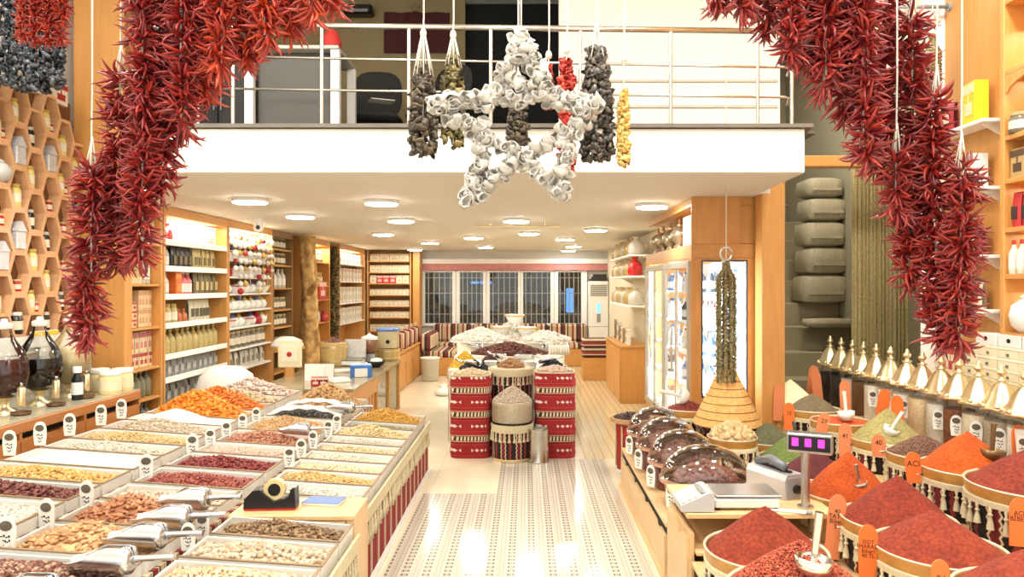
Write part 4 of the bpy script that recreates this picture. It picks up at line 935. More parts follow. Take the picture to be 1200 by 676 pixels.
for Y, liq, lv, lb in ((4.45, (70, 30, 26), .33, 'glass honey dispenser with dark red syrup at the left picture edge'), (4.82, (84, 34, 30), .36, 'glass honey dispenser with red brown syrup, second from the left edge'),
                       (5.17, (26, 22, 20), .33, 'glass honey dispenser with black syrup'), (5.52, (226, 206, 160), .38, 'glass honey dispenser with pale creamy honey')):
    o = make_disp(liq, lv); o.location = (-3.47, Y, .8535); o['label'] = lb; o['group'] = 'honey dispensers on the counter'
o = thing('notice', 'yellow card strip on the pale honey dispenser\'s board', 'card', (-3.655, 5.5, 1.235), 0)
MB().box(0, 0, .06, .02, .3, .12, .003).build('card', M_offw, o); MB().box(.011, 0, .1, .003, .3, .03, 0).build('yellow_band', mat('yellow_print', (250, 205, 40), .5), o)
MB().box(0, 0, -.19, .012, .1, .38, .002).build('leg', M_offw, o)
o = thing('syrup_bottle', 'dark bottle with white cap and label between the dispensers', 'bottle', (-3.32, 5.36, .8535))
MB().lathe([(.036, 0), (.038, .01), (.038, .15), (.02, .19), (.018, .2)], 16).build('body', M_black, o, 50); MB().lathe([(.03, .2), (.03, .24), (.026, .245)], 16).build('cap', M_offw, o, 50); MB().lathe([(.0385, .04), (.0385, .13)], 16, cap=False).build('paper_label', M_offw, o, True)
def make_hj():
    t = thing('honey_jar', '', 'jar'); MB().lathe([(.075, 0), (.08, .01), (.08, .13), (.07, .145)], 22).build('glass', mat('pale_honey', (242, 220, 160), .15, var=.1), t, 50)
    MB().lathe([(.078, .145), (.08, .15), (.08, .175), (.074, .18)], 22).build('lid', M_offw, t, 50); MB().lathe([(.0806, .03), (.0806, .11)], 22, cap=False).build('paper_label', M_card, t, True); return t
K_hj = Kind(make_hj)
for i, (x, y, w) in enumerate(((-3.25, 5.66, 'front left'), (-3.42, 5.80, 'back left'), (-3.25, 5.83, 'front right'), (-3.6, 5.78, 'rearmost'))):
    K_hj.put((x, y, .8535), .3*i, 'cream honey jar with a white lid at the counter end, %s of four' % w, 'white lidded jars at the counter end')
# ================================================================== cashier counter in the middle left
t = thing('counter', 'cashier counter with wooden front and glass panel in the middle of the shop', 'counter', (-2.25, 8.62, 0)); hx, hy, zt = .5, 1.36, .66
MB().span(-hx, hx-.03, -hy+.02, hy, 0, zt-.03, .004).build('body', M_wood, t)
MB().span(-hx, hx+.02, -hy, hy+.02, zt-.0295, zt, .004).build('top', mat('stone_top', (150, 136, 104), .2, var=.15), t)
MB().span(hx-.029, hx+.01, -hy, -.15, zt-.2, zt-.031, .003).build('front_rail', M_woody, t)
for k in range(8): MB().span(hx-.029, hx-.005, -hy+.03+k*.14, -hy+.12+k*.14, .02, zt-.21, .004).build('front_slat', M_woody, t)
MB().span(hx-.029, hx-.015, -.1, hy-.03, .05, zt-.05, .002).build('glass_front', mat('smoked_glass', (150, 136, 100), .06, var=.3, scale=4), t)
for y in (-.13, .6, hy-.02): MB().span(hx-.0285, hx+.01, y-.02, y+.02, 0, zt-.031, .003).build('front_post', M_woody, t)
def onc(px, py, z=.661, Y=None):
    Y = Y or (H-z)*F/(py-CY); return (xat(px, Y), Y, z)
def make_tub(r=.17, h=.16):
    t = thing('wooden_tub', '', 'tub'); MB().lathe([(r*.95, 0), (r, .01), (r*1.02, h*.98), (r*.97, h), (r*.95, h*.96), (r*.9, .03), (0, .03)], 28).build('staves', wood('tub_wood', (206, 180, 120), (170, 140, 84)), t, 50)
    for z in (h*.22, h*.8): MB().lathe([(r*1.005, z-.008), (r*1.025, z-.008), (r*1.03, z+.008), (r*1.01, z+.008)], 28, cap=False).build('hoop', M_gold, t, 50)
    return t
K_tub = Kind(make_tub)
p = onc(391, 428); K_tub.put((p[0], p[1], .661), 0, 'round wooden tub of reddish dried flowers on the cashier counter', 'wooden tubs on the cashier counter', (1.0, 1.0, 1.9))
contents('rose_buds', 'reddish dried rosebuds heaped in the wooden tub on the counter', 'rosebuds', (p[0], p[1], .661+.285), .31, .31, .02, .07, 'hazel', [(150, 96, 84), (176, 120, 104), (120, 70, 66)], 0, 0, rot=(0, 0, 0), rnd=True)
p2 = onc(455, 421.5); K_tub.put(p2, 0, 'low round wooden tub under the clear bin on the cashier counter', 'wooden tubs on the cashier counter', (.95, .95, 1.0))
o = thing('food_bin', 'clear square bin with a blue lid and yellow label', 'bin', (p2[0], p2[1], p2[2]+.161))
MB().lathe([(.11, 0), (.13, .01), (.14, .22), (.145, .24)], 28, ex=5).build('tub', mat('frosted_plastic', (214, 200, 160), .2, var=.2), o, 50)
MB().lathe([(.15, .24), (.152, .27), (.13, .285)], 28, ex=5).build('lid', mat('blue_lid', (90, 124, 180), .4), o, 50)
MB().box(.02, -.128, .08, .08, .008, .1, .002).build('paper_label', mat('yellow_label', (244, 220, 120), .5), o, None, None, (-.05, 0, 0)); MB().lathe([(.028, 0), (.028, .004)], 12).build('dark_seal', M_dark, o, None, (.02, -.143, .1), (PI/2, 0, 0))
o = thing('spice_grinder', 'glass grinder with brown beans beside the clear bin', 'grinder', onc(433, 412, .661, 9.75))
MB().span(-.09, .09, -.09, .09, 0, .13, .01).build('base', M_steel, o); MB().lathe([(.08, .131), (.1, .15), (.1, .3), (.09, .31)], 20, ex=4).build('bean_hopper', mat('beans_in_glass', (150, 104, 70), .12, var=.4, scale=60), o, 50); MB().lathe([(.105, .31), (.105, .34), (.03, .37), (0, .4)], 20, ex=4).build('lid', M_offw, o, 50)
o = thing('counter_scale', 'shop scale with pale display panel on the cashier counter', 'scale', onc(414, 428))
MB().span(-.13, .13, -.12, .12, .01, .07, .01).build('base', M_offw, o); MB().span(-.14, .14, -.13, .13, .075, .085, .004).build('pan', M_steel, o)
d = MB().span(-.14, .14, -.015, .015, 0, .24, .008).build('display_panel', mat('scale_panel', (214, 212, 206), .4, var=.3, scale=20), o, None, (0, .1, .09), (-.12, 0, 0))
o = thing('black_bowl', 'black bowl holding white packets beside the grinder', 'bowl', onc(441, 424, .661, 9.2))
MB().lathe([(.05, 0), (.1, .04), (.12, .08), (.112, .08), (.09, .04), (0, .015)], 20).build('bowl', M_black, o, True); MB().lathe([(.08, .06), (.07, .1), (0, .12)], 12, ex=3).build('packet', M_offw, o, 40)
o = thing('blue_box', 'blue open box with white paper front on the cashier counter', 'box', onc(423, 441), .25)
MB().span(-.12, .12, -.08, .08, 0, .13, .005).build('case', mat('blue_carton', (64, 120, 200), .4), o); MB().span(-.07, .07, -.0845, -.0805, .005, .1, 0).build('paper_front', M_offw, o); MB().span(-.11, .11, -.07, .07, .1305, .14, .002).build('flap', mat('pale_blue', (150, 190, 230), .4), o)
for i, (px, py, s, rz, lb) in enumerate(((436, 428, (.22, .15), .5, 'white paper sheets stacked at the counter edge by the glass front'), (404, 436, (.24, .1), .1, 'white paper strip left of the blue box'), (397, 447, (.2, .16), .7, 'white folded packet at the near end of the cashier counter'))):
    o = thing('papers', lb, 'papers', onc(px, py), rz)
    for k in range(3): MB().box(R.uniform(-.01, .01), R.uniform(-.01, .01), .006+.013*k, s[0]-.01*k, s[1]-.01*k, .012, .003).build('sheet', M_offw, o, None, None, (0, 0, R.uniform(-.1, .1)))
for i, (px, py, c, lb) in enumerate(((375, 438, (240, 238, 232), 'white card standing on the near counter end, left'), (385, 441, (236, 230, 220), 'white card standing on the near counter end, right'), (364, 440, (244, 240, 232), 'white folded card left of the standing cards'))):
    o = thing('menu_card', lb, 'card', onc(px, py+4, .661, 7.9), -.2+.2*i); MB().prism([(-.05, 0), (-.045, 0), (.0, .17), (.045, 0), (.05, 0), (.003, .18), (-.003, .18)], -.06, .06, 'x').build('card', cm(c), o); MB().box(0, -.03, .09, .07, .003, .05, 0).build('print_block', cm((190, 186, 176)), o, None, (.0, .0, 0), (-.27, 0, 0))
for i, (px, lb) in enumerate(((370, 'small red carton at the near end of the cashier counter'), (379, 'small dark red carton beside the small red carton'))):
    goods('carton', .09, .09, .07, (196, 40, 44) if i == 0 else (130, 24, 34), (236, 220, 200)).put((xat(px, 7.5), 7.5, .661), .2, lb, 'small red cartons on the counter')
o = thing('picture_box', 'cream boxed picture with a red motif on a wooden stand', 'picture', (xat(340, 8.3), 8.3, 0))
MB().span(-.13, .13, -.03, .03, .76, 1.07, .005).build('frame', M_card, o); MB().span(-.09, .09, -.034, -.0305, .83, 1.03, 0).build('print', mat('cream_print', (246, 236, 210), .5), o); MB().lathe([(.03, 0), (.028, .004), (0, .005)], 16).build('red_motif', M_red, o, None, (0, -.034, .91), (PI/2, 0, 0)); MB().span(-.04, .04, -.03, .03, 0, .76, .003).build('stand', M_wood, o)
o = thing('serving_dome', 'white dome cover standing behind the wooden tub', 'dome', (-3.0, 9.1, 0))
MB().lathe([(.2, .93), (.195, .96), (.15, 1.02), (.08, 1.05), (0, 1.06)], 24).build('cover', M_offw, o, True); MB().lathe([(.21, .9), (.21, .93)], 24).build('tray', M_wood, o); MB().lathe([(.1, 0), (.04, .05), (.04, .9)], 16).build('pedestal', M_wood, o, 50)
# ---- further cabinet towards the back with striped cloth panels
t = thing('cabinet', 'low wooden cabinet with red striped cloth bags at the far left', 'cabinet', (-2.4, 12.8, 0))
MB().span(-.38, .38, -1.4, 1.4, 0, .6, .004).build('body', M_wood, t); MB().span(-.4, .41, -1.42, 1.42, .6, .63, .004).build('top', M_woody, t)
for k in range(4): d = MB().span(.381, .398, -1.38+.7*k, -.72+.7*k, .04, .57, .004).build('door', M_wood, t); MB().box(.405, -.8+.7*k, .4, .014, .02, .08, .003).build('handle', M_steel, d)
for k in range(5):
    o = thing('striped_bag', 'red and cream striped cloth bag on the far left cabinet', 'bag', (-2.1, 11.75+.5*k, .631), PI/2, 'striped cloth bags on the far left cabinet')
    MB().lathe([(.12, 0), (.14, .02), (.14, .26), (.1, .3)], 18, ex=4).build('body', kilim('bag_kilim', 0, .09, [(0, RED), (.4, CRM), (.8, BLK)]), o, 50).scale = (1, .6, 1); MB().tube([(-.06, 0, .29), (-.05, 0, .36), (.05, 0, .36), (.06, 0, .29)], .007).build('handle', M_cord, o, True)
# ================================================================== platforms on the right
def platform(label, x0, x1, y0, y1, z, doors=0, name='platform'):
    t = thing(name, label, 'platform', ((x0+x1)/2, (y0+y1)/2, 0)); hx, hy = (x1-x0)/2, (y1-y0)/2
    MB().span(-hx+.02, hx, -hy, hy, 0, z-.025, .003).build('body', M_pale, t)
    MB().span(-hx, hx, -hy, hy, z-.0245, z, .003).build('top', M_pale, t)
    if doors:
        MB().span(-hx+.012, -hx+.0195, -hy+.01, hy-.01, .05, z-.03, 0).build('drawer_gap_shade', M_dark, t)  # near-black sheet that paints shade between the drawer fronts
        for k in range(doors):
            a = -hy+.008+(2*hy-.016)*k/doors+.005; b = -hy+.008+(2*hy-.016)*(k+1)/doors-.005; m = (a+b)/2
            MB().prism([(a, .03), (b, .03), (b, z-.075), (m+.07, z-.075), (m+.045, z-.1), (m-.045, z-.1), (m-.07, z-.075), (a, z-.075)], -hx-.006, -hx+.011, 'x').build('drawer', M_pale, t)
        MB().span(-hx-.02, -hx+.02, -hy, hy, 0, .029, .002).build('plinth', M_pale, t)
    return t
platform('long low wooden platform with notched drawers under the domed buckets', .8, 2.04, 4.17, 6.12, .33, 4)
platform('low wooden platform at the front right under the red pepper bowls', .82, 2.04, 1.9, 3.6, .33, 3)
platform('narrow wooden platform between the scale box and the spice tiers', 1.56, 2.04, 3.605, 4.165, .33)
platform('raised wooden tier carrying the second row of spice bowls', 2.045, 2.6, 1.9, 6.62, .5)
platform('raised wooden shelf carrying the gold lidded jars', 2.605, 3.09, 2.6, 5.1, .64)
platform('raised wooden shelf carrying the far gold lidded jars by the stairwell', 2.605, 2.87, 5.105, 6.62, .64)
# scale box
t = thing('counter', 'light wooden box counter carrying the weighing scale', 'counter', (1.175, 3.885, 0)); hx, hy = .375, .27
MB().span(-hx, hx, -hy, hy, .535, .56, .003).build('top', M_pale, t)
MB().span(-hx+.02, -hx+.04, -hy+.01, hy, 0, .46, .003).build('side_panel', M_palez, t); MB().span(hx-.02, hx-.002, -hy+.01, hy, 0, .534, .003).build('side_panel', M_palez, t)
MB().span(-hx+.041, hx-.021, hy-.02, hy-.002, 0, .534, .003).build('back_panel', M_palez, t)
MB().span(-hx+.041, hx-.021, -hy-.03, hy-.021, .36, .38, .003).build('shelf', M_pale, t); MB().span(-hx+.041, hx-.021, -hy+.01, hy-.021, .0, .03, .003).build('bottom', M_pale, t)
MB().prism([(-hx+.05, .04), (hx-.03, .04), (hx-.03, .24), (.02, .24), (-.04, .2), (-.16, .2), (-.2, .24), (-hx+.05, .24)], -hy-.005, -hy+.012, 'y').build('drawer', M_palez, t)
MB().prism([(-hy+.02, .02), (hy-.02, .02), (hy-.02, .44), (.05, .44), (.0, .40), (-.08, .40), (-.12, .44), (-hy+.02, .44)], -hx+.002, -hx+.0195, 'x').build('flap', M_pale, t)
o = thing('paper_bag_roll', 'white roll of bags inside the scale box', 'roll', (1.1, 3.7, .381)); MB().lathe([(.03, 0), (.03, .2)], 14).build('roll', M_offw, o, 50, (-.1, 0, .031), (0, PI/2, 0))
# weighing scale
t = thing('weighing_scale', 'silver shop scale with keypad and display pole on the wooden box', 'scale', (1.08, 3.76, .5605))
MB().span(-.13, .2, -.1, .12, .012, .06, .008).build('base', M_offw, t); MB().span(-.12, .21, -.1, .13, .066, .076, .003).build('pan', M_steel, t)
for x in (-.11, .18):
    for y in (-.08, .1): MB().lathe([(.015, 0), (.015, .0125)], 10, (x, y, 0)).build('foot', M_black, t)
kp = MB().prism([(-.115, .0), (.05, .0), (.05, .09), (.03, .095), (-.115, .03)], -.11, .11, 'y').build('keypad_case', mat('scale_grey', (206, 206, 204), .35), t, None, (-.19, -.02, .004), (0, 0, 0))
mk = MB()
for i in range(3):
    for j in range(4): mk.box(-.095+.03*i, -.08+.035*j, .0445+.0134*i, .022, .026, .003, .001)
mk.build('keys', M_offw, kp, None, (0, 0, 0), (0, 0, 0)); MB().box(.005, .0, .088, .03, .16, .003, .001).build('readout', mat('lcd', (150, 160, 150), .2), kp)
px_, Yp = 944, 3.72
MB().tube([(xat(px_, Yp)-1.08, Yp-3.76, 0), (xat(px_, Yp)-1.08, Yp-3.76, zat(530, Yp)-.56)], .022, 12).lathe([(.04, 0), (.04, .01)], 16, (xat(px_, Yp)-1.08, Yp-3.76, 0)).build('pole', M_steel, t, 50)
hd = MB().span(-.11, .11, -.04, .04, 0, .1, .006).build('display_head', M_steel, t, None, (xat(949, Yp)-1.08, Yp-3.76, zat(530, Yp)-.56), (0, .0, -.45))
MB().span(-.1, .1, -.043, -.0405, .014, .088, 0).build('display_window', M_black, hd)
mg = emit('magenta_led', (255, 40, 160), 3.0)
for i in range(3): MB().span(-.082+.062*i, -.052+.062*i, -.0455, -.0435, .036, .076, 0).build('led_digit', mg, hd)
# label sealer
t = thing('bag_sealer', 'silver bag sealer with a black knob beside the scale', 'sealer', (1.37, 4.0, .5605), .42)
MB().prism([(-.07, 0), (.07, 0), (.07, .1), (.055, .13), (-.055, .13), (-.07, .1)], -.15, .15, 'y').build('housing', mat('sealer_grey', (206, 208, 212), .3, .4), t)
MB().span(-.055, .055, -.158, -.1505, .01, .115, .004).build('front_plate', M_grey, t); MB().lathe([(.024, 0), (.022, .018), (0, .02)], 18).build('knob', M_black, t, 50, (0, -.158, .055), (PI/2, 0, 0))
MB().tube([(.0, .14, .14), (-.01, .02, .18), (-.02, -.1, .16)], [.02, .026, .022], 10).build('press_arm', mat('arm_grey', (120, 124, 130), .35, .3), t, True)
MB().span(-.012, .012, -.12, .13, .1305, .142, .002).build('sealing_bar', M_black, t)
o = thing('spatula', 'flat white plastic strip lying in front of the bag sealer', 'strip', (1.30, 3.65, .562), -.35); MB().span(-.1, .1, -.018, .018, 0, .008, .003).build('blade', M_offw, o); MB().span(.1005, .13, -.012, .012, 0, .012, .003).build('grip', M_grey, o)
# ================================================================== spice bowls
def radial(name, n, stops):
    if name in _mats: return _mats[name]
    k = NT(name); x, y, z = k.xyz(); a = k.math('DIVIDE', k.math('ARCTAN2', y, x), 2*PI)
    f = k.math('FRACT', k.math('MULTIPLY', k.math('ADD', a, 1), n)); zig = k.math('MULTIPLY', k.math('PINGPONG', z, .02), 3.0)
    k.set(k.ramp(k.math('FRACT', k.math('ADD', f, zig)), [(p, srgb(*c)) for p, c in stops], True), .9); k.bump(k.noise(220, 2), .4); _mats[name] = k.m; return k.m
M_barrel = radial('kilim_barrel', 8, [(0, (36, 28, 26)), (.3, CRM), (.36, (120, 36, 44)), (.6, CRM), (.66, (40, 30, 28)), (.86, (140, 50, 50))])
M_band_gold = wood('bowl_band', (206, 156, 84), (170, 120, 58), .3, 'X', 3)
M_lip = mat('bowl_lip', (226, 214, 186), .35, .2)
def spice_bowl(label, X, Y, z, r, zb, group='spice bowls with tasselled cloth'):
    t = thing('spice_bowl', label, 'spice bowl', (X, Y, zb+.0005), group=group); h = z-zb
    MB().lathe([(r*.86, 0), (r*.9, .01), (r*.93, h-.07)], 36).build('barrel', M_barrel, t, 50)
    MB().lathe([(r*.94, h-.075), (r*.985, h-.05), (r, h-.008), (r*.965, h-.008), (r*.93, h-.06), (0, h-.065)], 44).build('bowl', M_band_gold, t, 50)
    MB().lathe([(r*1.0, h-.008), (r*1.015, h-.003), (r*1.0, h+.002), (r*.965, h-.003), (r*.965, h-.008)], 44, cap=False).build('lip', M_lip, t, True)
    m = MB(); m.lathe([(r*.955, h-.085), (r*1.0, h-.086), (r*1.005, h-.06), (r*.97, h-.056)], 44, cap=False)
    n = int(2*PI*r/.062)
    for k in range(n):
        a = 2*PI*(k+R.uniform(.3, .7))/n; c, s = math.cos(a)*r*.985, math.sin(a)*r*.985; l = min(.11, max(.05, h-.1))*R.uniform(.85, 1.05)
        m.lathe([(.004, h-.08), (.009, h-.08-l*.1), (.005, h-.08-l*.28), (.012, h-.08-l*.36), (.006, h-.08-l*.46), (.012, h-.08-l*.65), (.017, h-.08-l), (0, h-.08-l*.97)], 8, (c, s, 0), cap=False)
    m.build('tassel_trim', M_cream, t, 60); return t
B = {}
def bowl(key, px, yc, z, r, zb, apex, name, label, what, cols, sh=None, px_off=0., py_off=0., bumpy=.5, **kw):
    Y = (H-z)*F/(yc-CY); X = xat(px, Y); B[key] = (X, Y, z, r)
    spice_bowl(label, X, Y, z, r, zb)
    hh = max(.02, zat(apex, Y)-z)
    m = None if sh else powder_mat(name+'_powder', cols[0], cols[1], bumpy, 70)
    contents(name, what, 'spice', (X, Y, z), 2*r*.955, 2*r*.955, .016, hh, sh, cols, px_off, py_off, rot=(0, 0, 0), rnd=True, m=m, **kw)
RP, RP2 = (152, 60, 30), (112, 34, 16)
bowl('A', 938, 692, .65, .25, .33, 634, 'chilli_flakes', 'spice bowl at the bottom edge holding coarse red chilli flakes', 'coarse red chilli flakes at the bottom edge with a metal scoop', [(178, 54, 30), (210, 92, 54), (148, 36, 20), (240, 150, 100)], 'small', cover=2.6, nmax=5200)
bowl('B', 897, 642, .55, .262, .33, 591, 'paprika', 'spice bowl of red paprika directly in front of the weighing scale', 'heap of fine red paprika directly in front of the scale keypad', [RP, RP2])
bowl('F', 1100, 640, .6, .26, .33, 596, 'hot_pepper_powder', 'spice bowl of brick red pepper at the front centre of right display', 'wide brick red pepper heap in the front centre bowl', [RP, RP2], px_off=-.1)
bowl('E', 1052, 606, .58, .262, .33, 556, 'red_pepper', 'spice bowl of dark red pepper between orange heap and front heap', 'pointed dark red pepper heap behind the front centre heap', [(146, 54, 28), (106, 30, 14)])
bowl('C', 994, 576, .58, .235, .33, 528, 'turmeric_chilli', 'spice bowl of bright orange powder beside the display pole', 'bright orange powder heap with a scoop, beside the display pole', [(188, 82, 10), (156, 56, 5)])
bowl('D', 955, 552, .58, .215, .33, 526, 'sumac', 'spice bowl of purple sumac behind the display pole', 'dark purple red sumac heap behind the display pole', [(98, 36, 40), (74, 24, 28)])
bowl('G', 1208, 696, .65, .24, .33, 640, 'isot_pepper', 'spice bowl of red pepper cut off by the bottom right corner', 'red pepper heap cut off at the bottom right corner', [(152, 60, 32), (114, 36, 17)])
bowl('H', 1212, 566, .78, .285, .5, 522, 'sweet_pepper', 'spice bowl of red pepper at the right picture edge', 'broad red pepper heap at the right picture edge', [(148, 58, 36), (110, 34, 20)])
bowl('I', 1134, 546, .75, .235, .5, 504, 'orange_chilli', 'spice bowl of orange chilli powder in the second row', 'orange chilli powder heap with a dark scoop in the second row', [(200, 92, 16), (168, 64, 8)])
bowl('J', 1082, 530, .72, .2, .5, 509, 'brown_pepper', 'spice bowl of brown pepper flakes between green herb and orange', 'low brown pepper flake heap between green herb and orange heap', [(150, 108, 84), (120, 80, 60), (170, 130, 100)], 'small', cover=2.6, nmax=3600)
bowl('K', 1040, 513, .70, .232, .5, 478, 'dried_oregano', 'spice bowl of pale green oregano with a white scoop', 'pale green dried oregano heap with a white scoop', [(176, 166, 108), (140, 130, 78)])
bowl('L', 985, 492, .755, .2, .5, 487, 'safflower', 'spice bowl with little orange spice left, behind the green herb', 'thin layer of orange safflower beside a white cup scoop', [(214, 100, 50), (186, 70, 36)])
bowl('M', 952, 478, .75, .2, .5, 460, 'black_pepper', 'spice bowl of grey brown pepper behind the safflower bowl', 'grey brown ground pepper dome behind the display head', [(128, 112, 82), (98, 84, 60)])
bowl('N', 926, 470, .72, .23, .5, 444, 'semolina', 'spice bowl of cream semolina, nearer of the two cream heaps', 'pointed cream semolina heap, nearer of the two', [(250, 236, 200), (236, 216, 172)], bumpy=.2)
bowl('N2', 902, 455, .80, .2, .5, 439, 'chickpea_flour', 'spice bowl of cream flour, farther of the two cream heaps', 'cream flour heap with dark sticks, farther of the two', [(250, 238, 206), (238, 220, 180)], bumpy=.2)
bowl('R', 925, 535, .55, .20, .33, 509, 'henna', 'spice bowl of green henna between dark herb and sumac', 'bright green henna heap with a dark stick in it', [(112, 130, 66), (86, 104, 48)])
bowl('Q', 900, 515, .55, .20, .33, 494, 'dried_mint', 'spice bowl of dark green mint in front of the sweet cone', 'dark green dried mint heap in front of ginger roots', [(104, 104, 74), (78, 80, 54)])
bowl('P', 858, 511, .65, .17, .33, 494, 'ginger_roots', 'spice bowl of beige ginger roots at the foot of the cone', 'beige lumpy ginger roots at the foot of the sweet cone', [(236, 206, 150), (220, 184, 126), (246, 222, 176)], 'big', cover=2.6, tilt=1.2, scale=1.3)
bowl('S', 806, 478, .69, .17, .33, 470, 'dried_tomatoes', 'spice bowl of dark red dried tomatoes left of the cone', 'dark red dried tomatoes left of the sweet cone', [(150, 56, 46), (176, 76, 60), (120, 36, 32)], 'chip', cover=2.2, tilt=.9)
# sweet cone on its pedestal
X, Y = 1.55, 5.6; zb = .63
t = thing('sweet_cone', 'tall tan cone of wrapped sweet sheets with dark seams', 'sweet cone', (X, Y, .3305))
MB().lathe([(.17, 0), (.15, .02), (.15, zb-.37), (.25, zb-.35), (.26, zb-.335), (.26, zb-.33)], 32).build('pedestal', M_barrel, t, 50)
pr = []; nl = 9
for k in range(nl):
    a, b = k/nl, (k+1)/nl; ra, rb = .25*(1-a)**.92+.012, .25*(1-b)**.92+.012; z0, z1 = zb-.3295+.50*a, zb-.3295+.50*b
    pr += [(ra*.985, z0), (ra, z0+.006), (rb*1.02, z1-.002)]
MB().lathe(pr+[(0, zb-.3295+.505)], 40).build('sheets', powder_mat('fruit_leather', (226, 178, 110), (206, 154, 86), .3, 40), t, 30)
for k in range(1, nl): r = .25*(1-k/nl)**.92+.013; z = zb-.3295+.50*k/nl; MB().lathe([(r*1.0, z-.003), (r*1.012, z), (r*1.0, z+.003)], 40, cap=False).build('seam', mat('dark_seam', (140, 88, 44), .7), t, True)
tp = zb-.3295+.5; MB().prism([(-.0, tp-.02), (.02, tp-.01), (.045, tp+.06), (.0, tp+.035), (-.04, tp+.065), (-.02, tp-.01)], -.012, .012, 'y').build('paper_topper', M_card, t)
# scoops and sticks in the spices
def scoop_in(name, label, X, Y, z, m, lean, rz, s=1.0, cat='scoop'):
    t = thing(name, label, cat, (X, Y, z), rot=(0, lean, rz))
    MB().tube([(0, 0, .03*s), (0, 0, .17*s)], [.009*s, .012*s], 10).build('handle', m, t, 50)
    G = [[(r*math.cos(a), r*math.sin(a)*.9, zz) for a in np.linspace(0, 2*PI, 17)] for r, zz in ((.004*s, -.004*s), (.03*s, .0), (.046*s, .022*s), (.05*s, .05*s), (.046*s, .05*s), (.04*s, .022*s), (.004*s, .006*s))]
    MB().sheet(G).build('cup', m, t, True); return t
def on(key, dx, dy, up): X, Y, z, r = B[key]; return (X+dx, Y+dy, z+up)
scoop_in('metal_scoop', 'bright metal scoop standing in the chilli flakes at the bottom edge', *on('A', .0, -.1, .09), M_chrome, .12, 0, 1.25)
scoop_in('metal_scoop', 'small steel scoop stuck in the bright orange powder', *on('C', .01, -.13, .05), M_steel, -.25, .3, .8)
scoop_in('metal_scoop', 'dark bronze scoop stuck in the second row orange chilli heap', *on('I', .05, -.12, .06), mat('dark_bronze', (130, 104, 70), .35, .7), .05, 0, 1.1)
scoop_in('plastic_scoop', 'white plastic scoop in the pale green oregano', *on('K', -.06, -.13, .05), M_offw, -.5, 2.6, 1.0)
scoop_in('plastic_scoop', 'white cup scoop with upright handle beside the safflower', *on('L', .0, -.1, .02), M_offw, -.1, 0, 1.15)
t = scoop_in('plastic_scoop', 'white scoop lying across the dried tomatoes left of the cone', *on('S', .0, -.02, .09), M_offw, -1.35, .0, 1.4)
o = thing('wooden_stick', 'dark wooden stick standing in the green henna', 'stick', on('R', .06, -.02, .05), rot=(.1, -.25, 0)); MB().tube([(0, 0, 0), (0, 0, .2)], .011, 8).build('shaft', mat('dark_stick', (64, 60, 46), .6), o, True); MB().lathe([(.02, 0), (.024, .03), (.018, .04)], 10).build('head', mat('dark_stick', (64, 60, 46), .6), o, 50)
for i, dx in enumerate((-.02, .015)):
    o = thing('wooden_stick', ('left' if i == 0 else 'right')+' dark stick standing in the farther cream flour heap', 'stick', on('N2', dx, -.08, .03), rot=(0, .1, 0)); MB().tube([(0, 0, 0), (0, 0, .12)], .006, 6).build('shaft', mat('dark_stick', (64, 60, 46), .6), o, True)
# ================================================================== orange price tags
M_or = mat('orange_tag', (238, 120, 52), .55, var=.08); M_or2 = mat('faded_orange_tag', (230, 140, 92), .6, var=.1)
def otag(label, px, py0, py1, key, lines, faded=False, lean=0.0, yaw=0.0):
    X0, Y0, z0, r = B[key]; a = (px-CX)/F; rr = r+.045
    A_, B_, C_ = a*a+1, -2*(a*X0+Y0), X0*X0+Y0*Y0-rr*rr; D_ = B_*B_-4*A_*C_
    Y = (-B_-math.sqrt(max(D_, 0)))/(2*A_); X = a*Y
    h = (py1-py0)/F*Y; w = max(.05, min(.085, 22/F*Y)); zb = zat(py1, Y)
    t = thing('price_tag', label, 'price tag', (X, Y, zb), rot=(-.08, lean, yaw), group='orange price tags of the spice bowls')
    out = [(-w*.42, 0), (w*.42, 0), (w*.5, h*.55)]+[(w/2*math.cos(q), h-w*.62+w*.62*math.sin(q)) for q in np.linspace(.1, PI-.1, 12)]+[(-w*.5, h*.55)]
    MB().prism(out, -.003, .003, 'y').build('board', M_or2 if faded else M_or, t)
    if r > 0:
        dx, dy = (X0-X)/rr, (Y0-Y)/rr; zc = max(.03, min(h*.5, z0-.045-zb)); MB().tube([(0, .002, zc), (dx*.05, dy*.05, zc)], .005, 6).build('clip', M_steel, t, True)
    if lines: lettering('\n'.join(lines), min(h/(len(lines)+.8), w*.5, 1.8*w/max(len(x) for x in lines)), mat('marker_ink', (50, 8, 4), .6), t, (0, -.0036, h*.62), (PI/2, 0, 0), .8, 'handwriting')
otag('orange tag with four handwritten lines before the front centre heap', 1016, 616, 690, 'F', ['ISOT', 'MARAŞ', 'Biberi', '40 TL'], lean=.06)
otag('faded orange tag before the dark red pepper heap', 974, 580, 655, 'E', ['40', 'TATLI', 'Biber', '5'], True, .16)
otag('orange tag at the bottom edge before the corner heap', 1104, 657, 720, 'G', ['Pul', 'Biber'], False, .0)
otag('orange tag at the right edge before the broad red heap', 1192, 584, 640, 'H', ['ACI', 'BİBER'], False, .1)
otag('orange tag between brown flakes and orange chilli', 1071, 530, 566, 'I', ['ACI'], False)
otag('orange tag right of the pole before the pale herb bowl', 990, 496, 536, 'K', ['41'], True, .05)
otag('faded orange tag tilted before the safflower bowl', 961, 483, 510, 'L', ['27'], True, .3)
otag('small orange tag standing before the brown flake bowl', 1030, 509, 535, 'J', ['40'], True)
otag('orange tag before the nearer cream semolina heap', 911, 450, 493, 'N', [], True, .08)
otag('oval orange tag before the grey brown pepper dome', 925, 472, 504, 'M', ['15'], False)
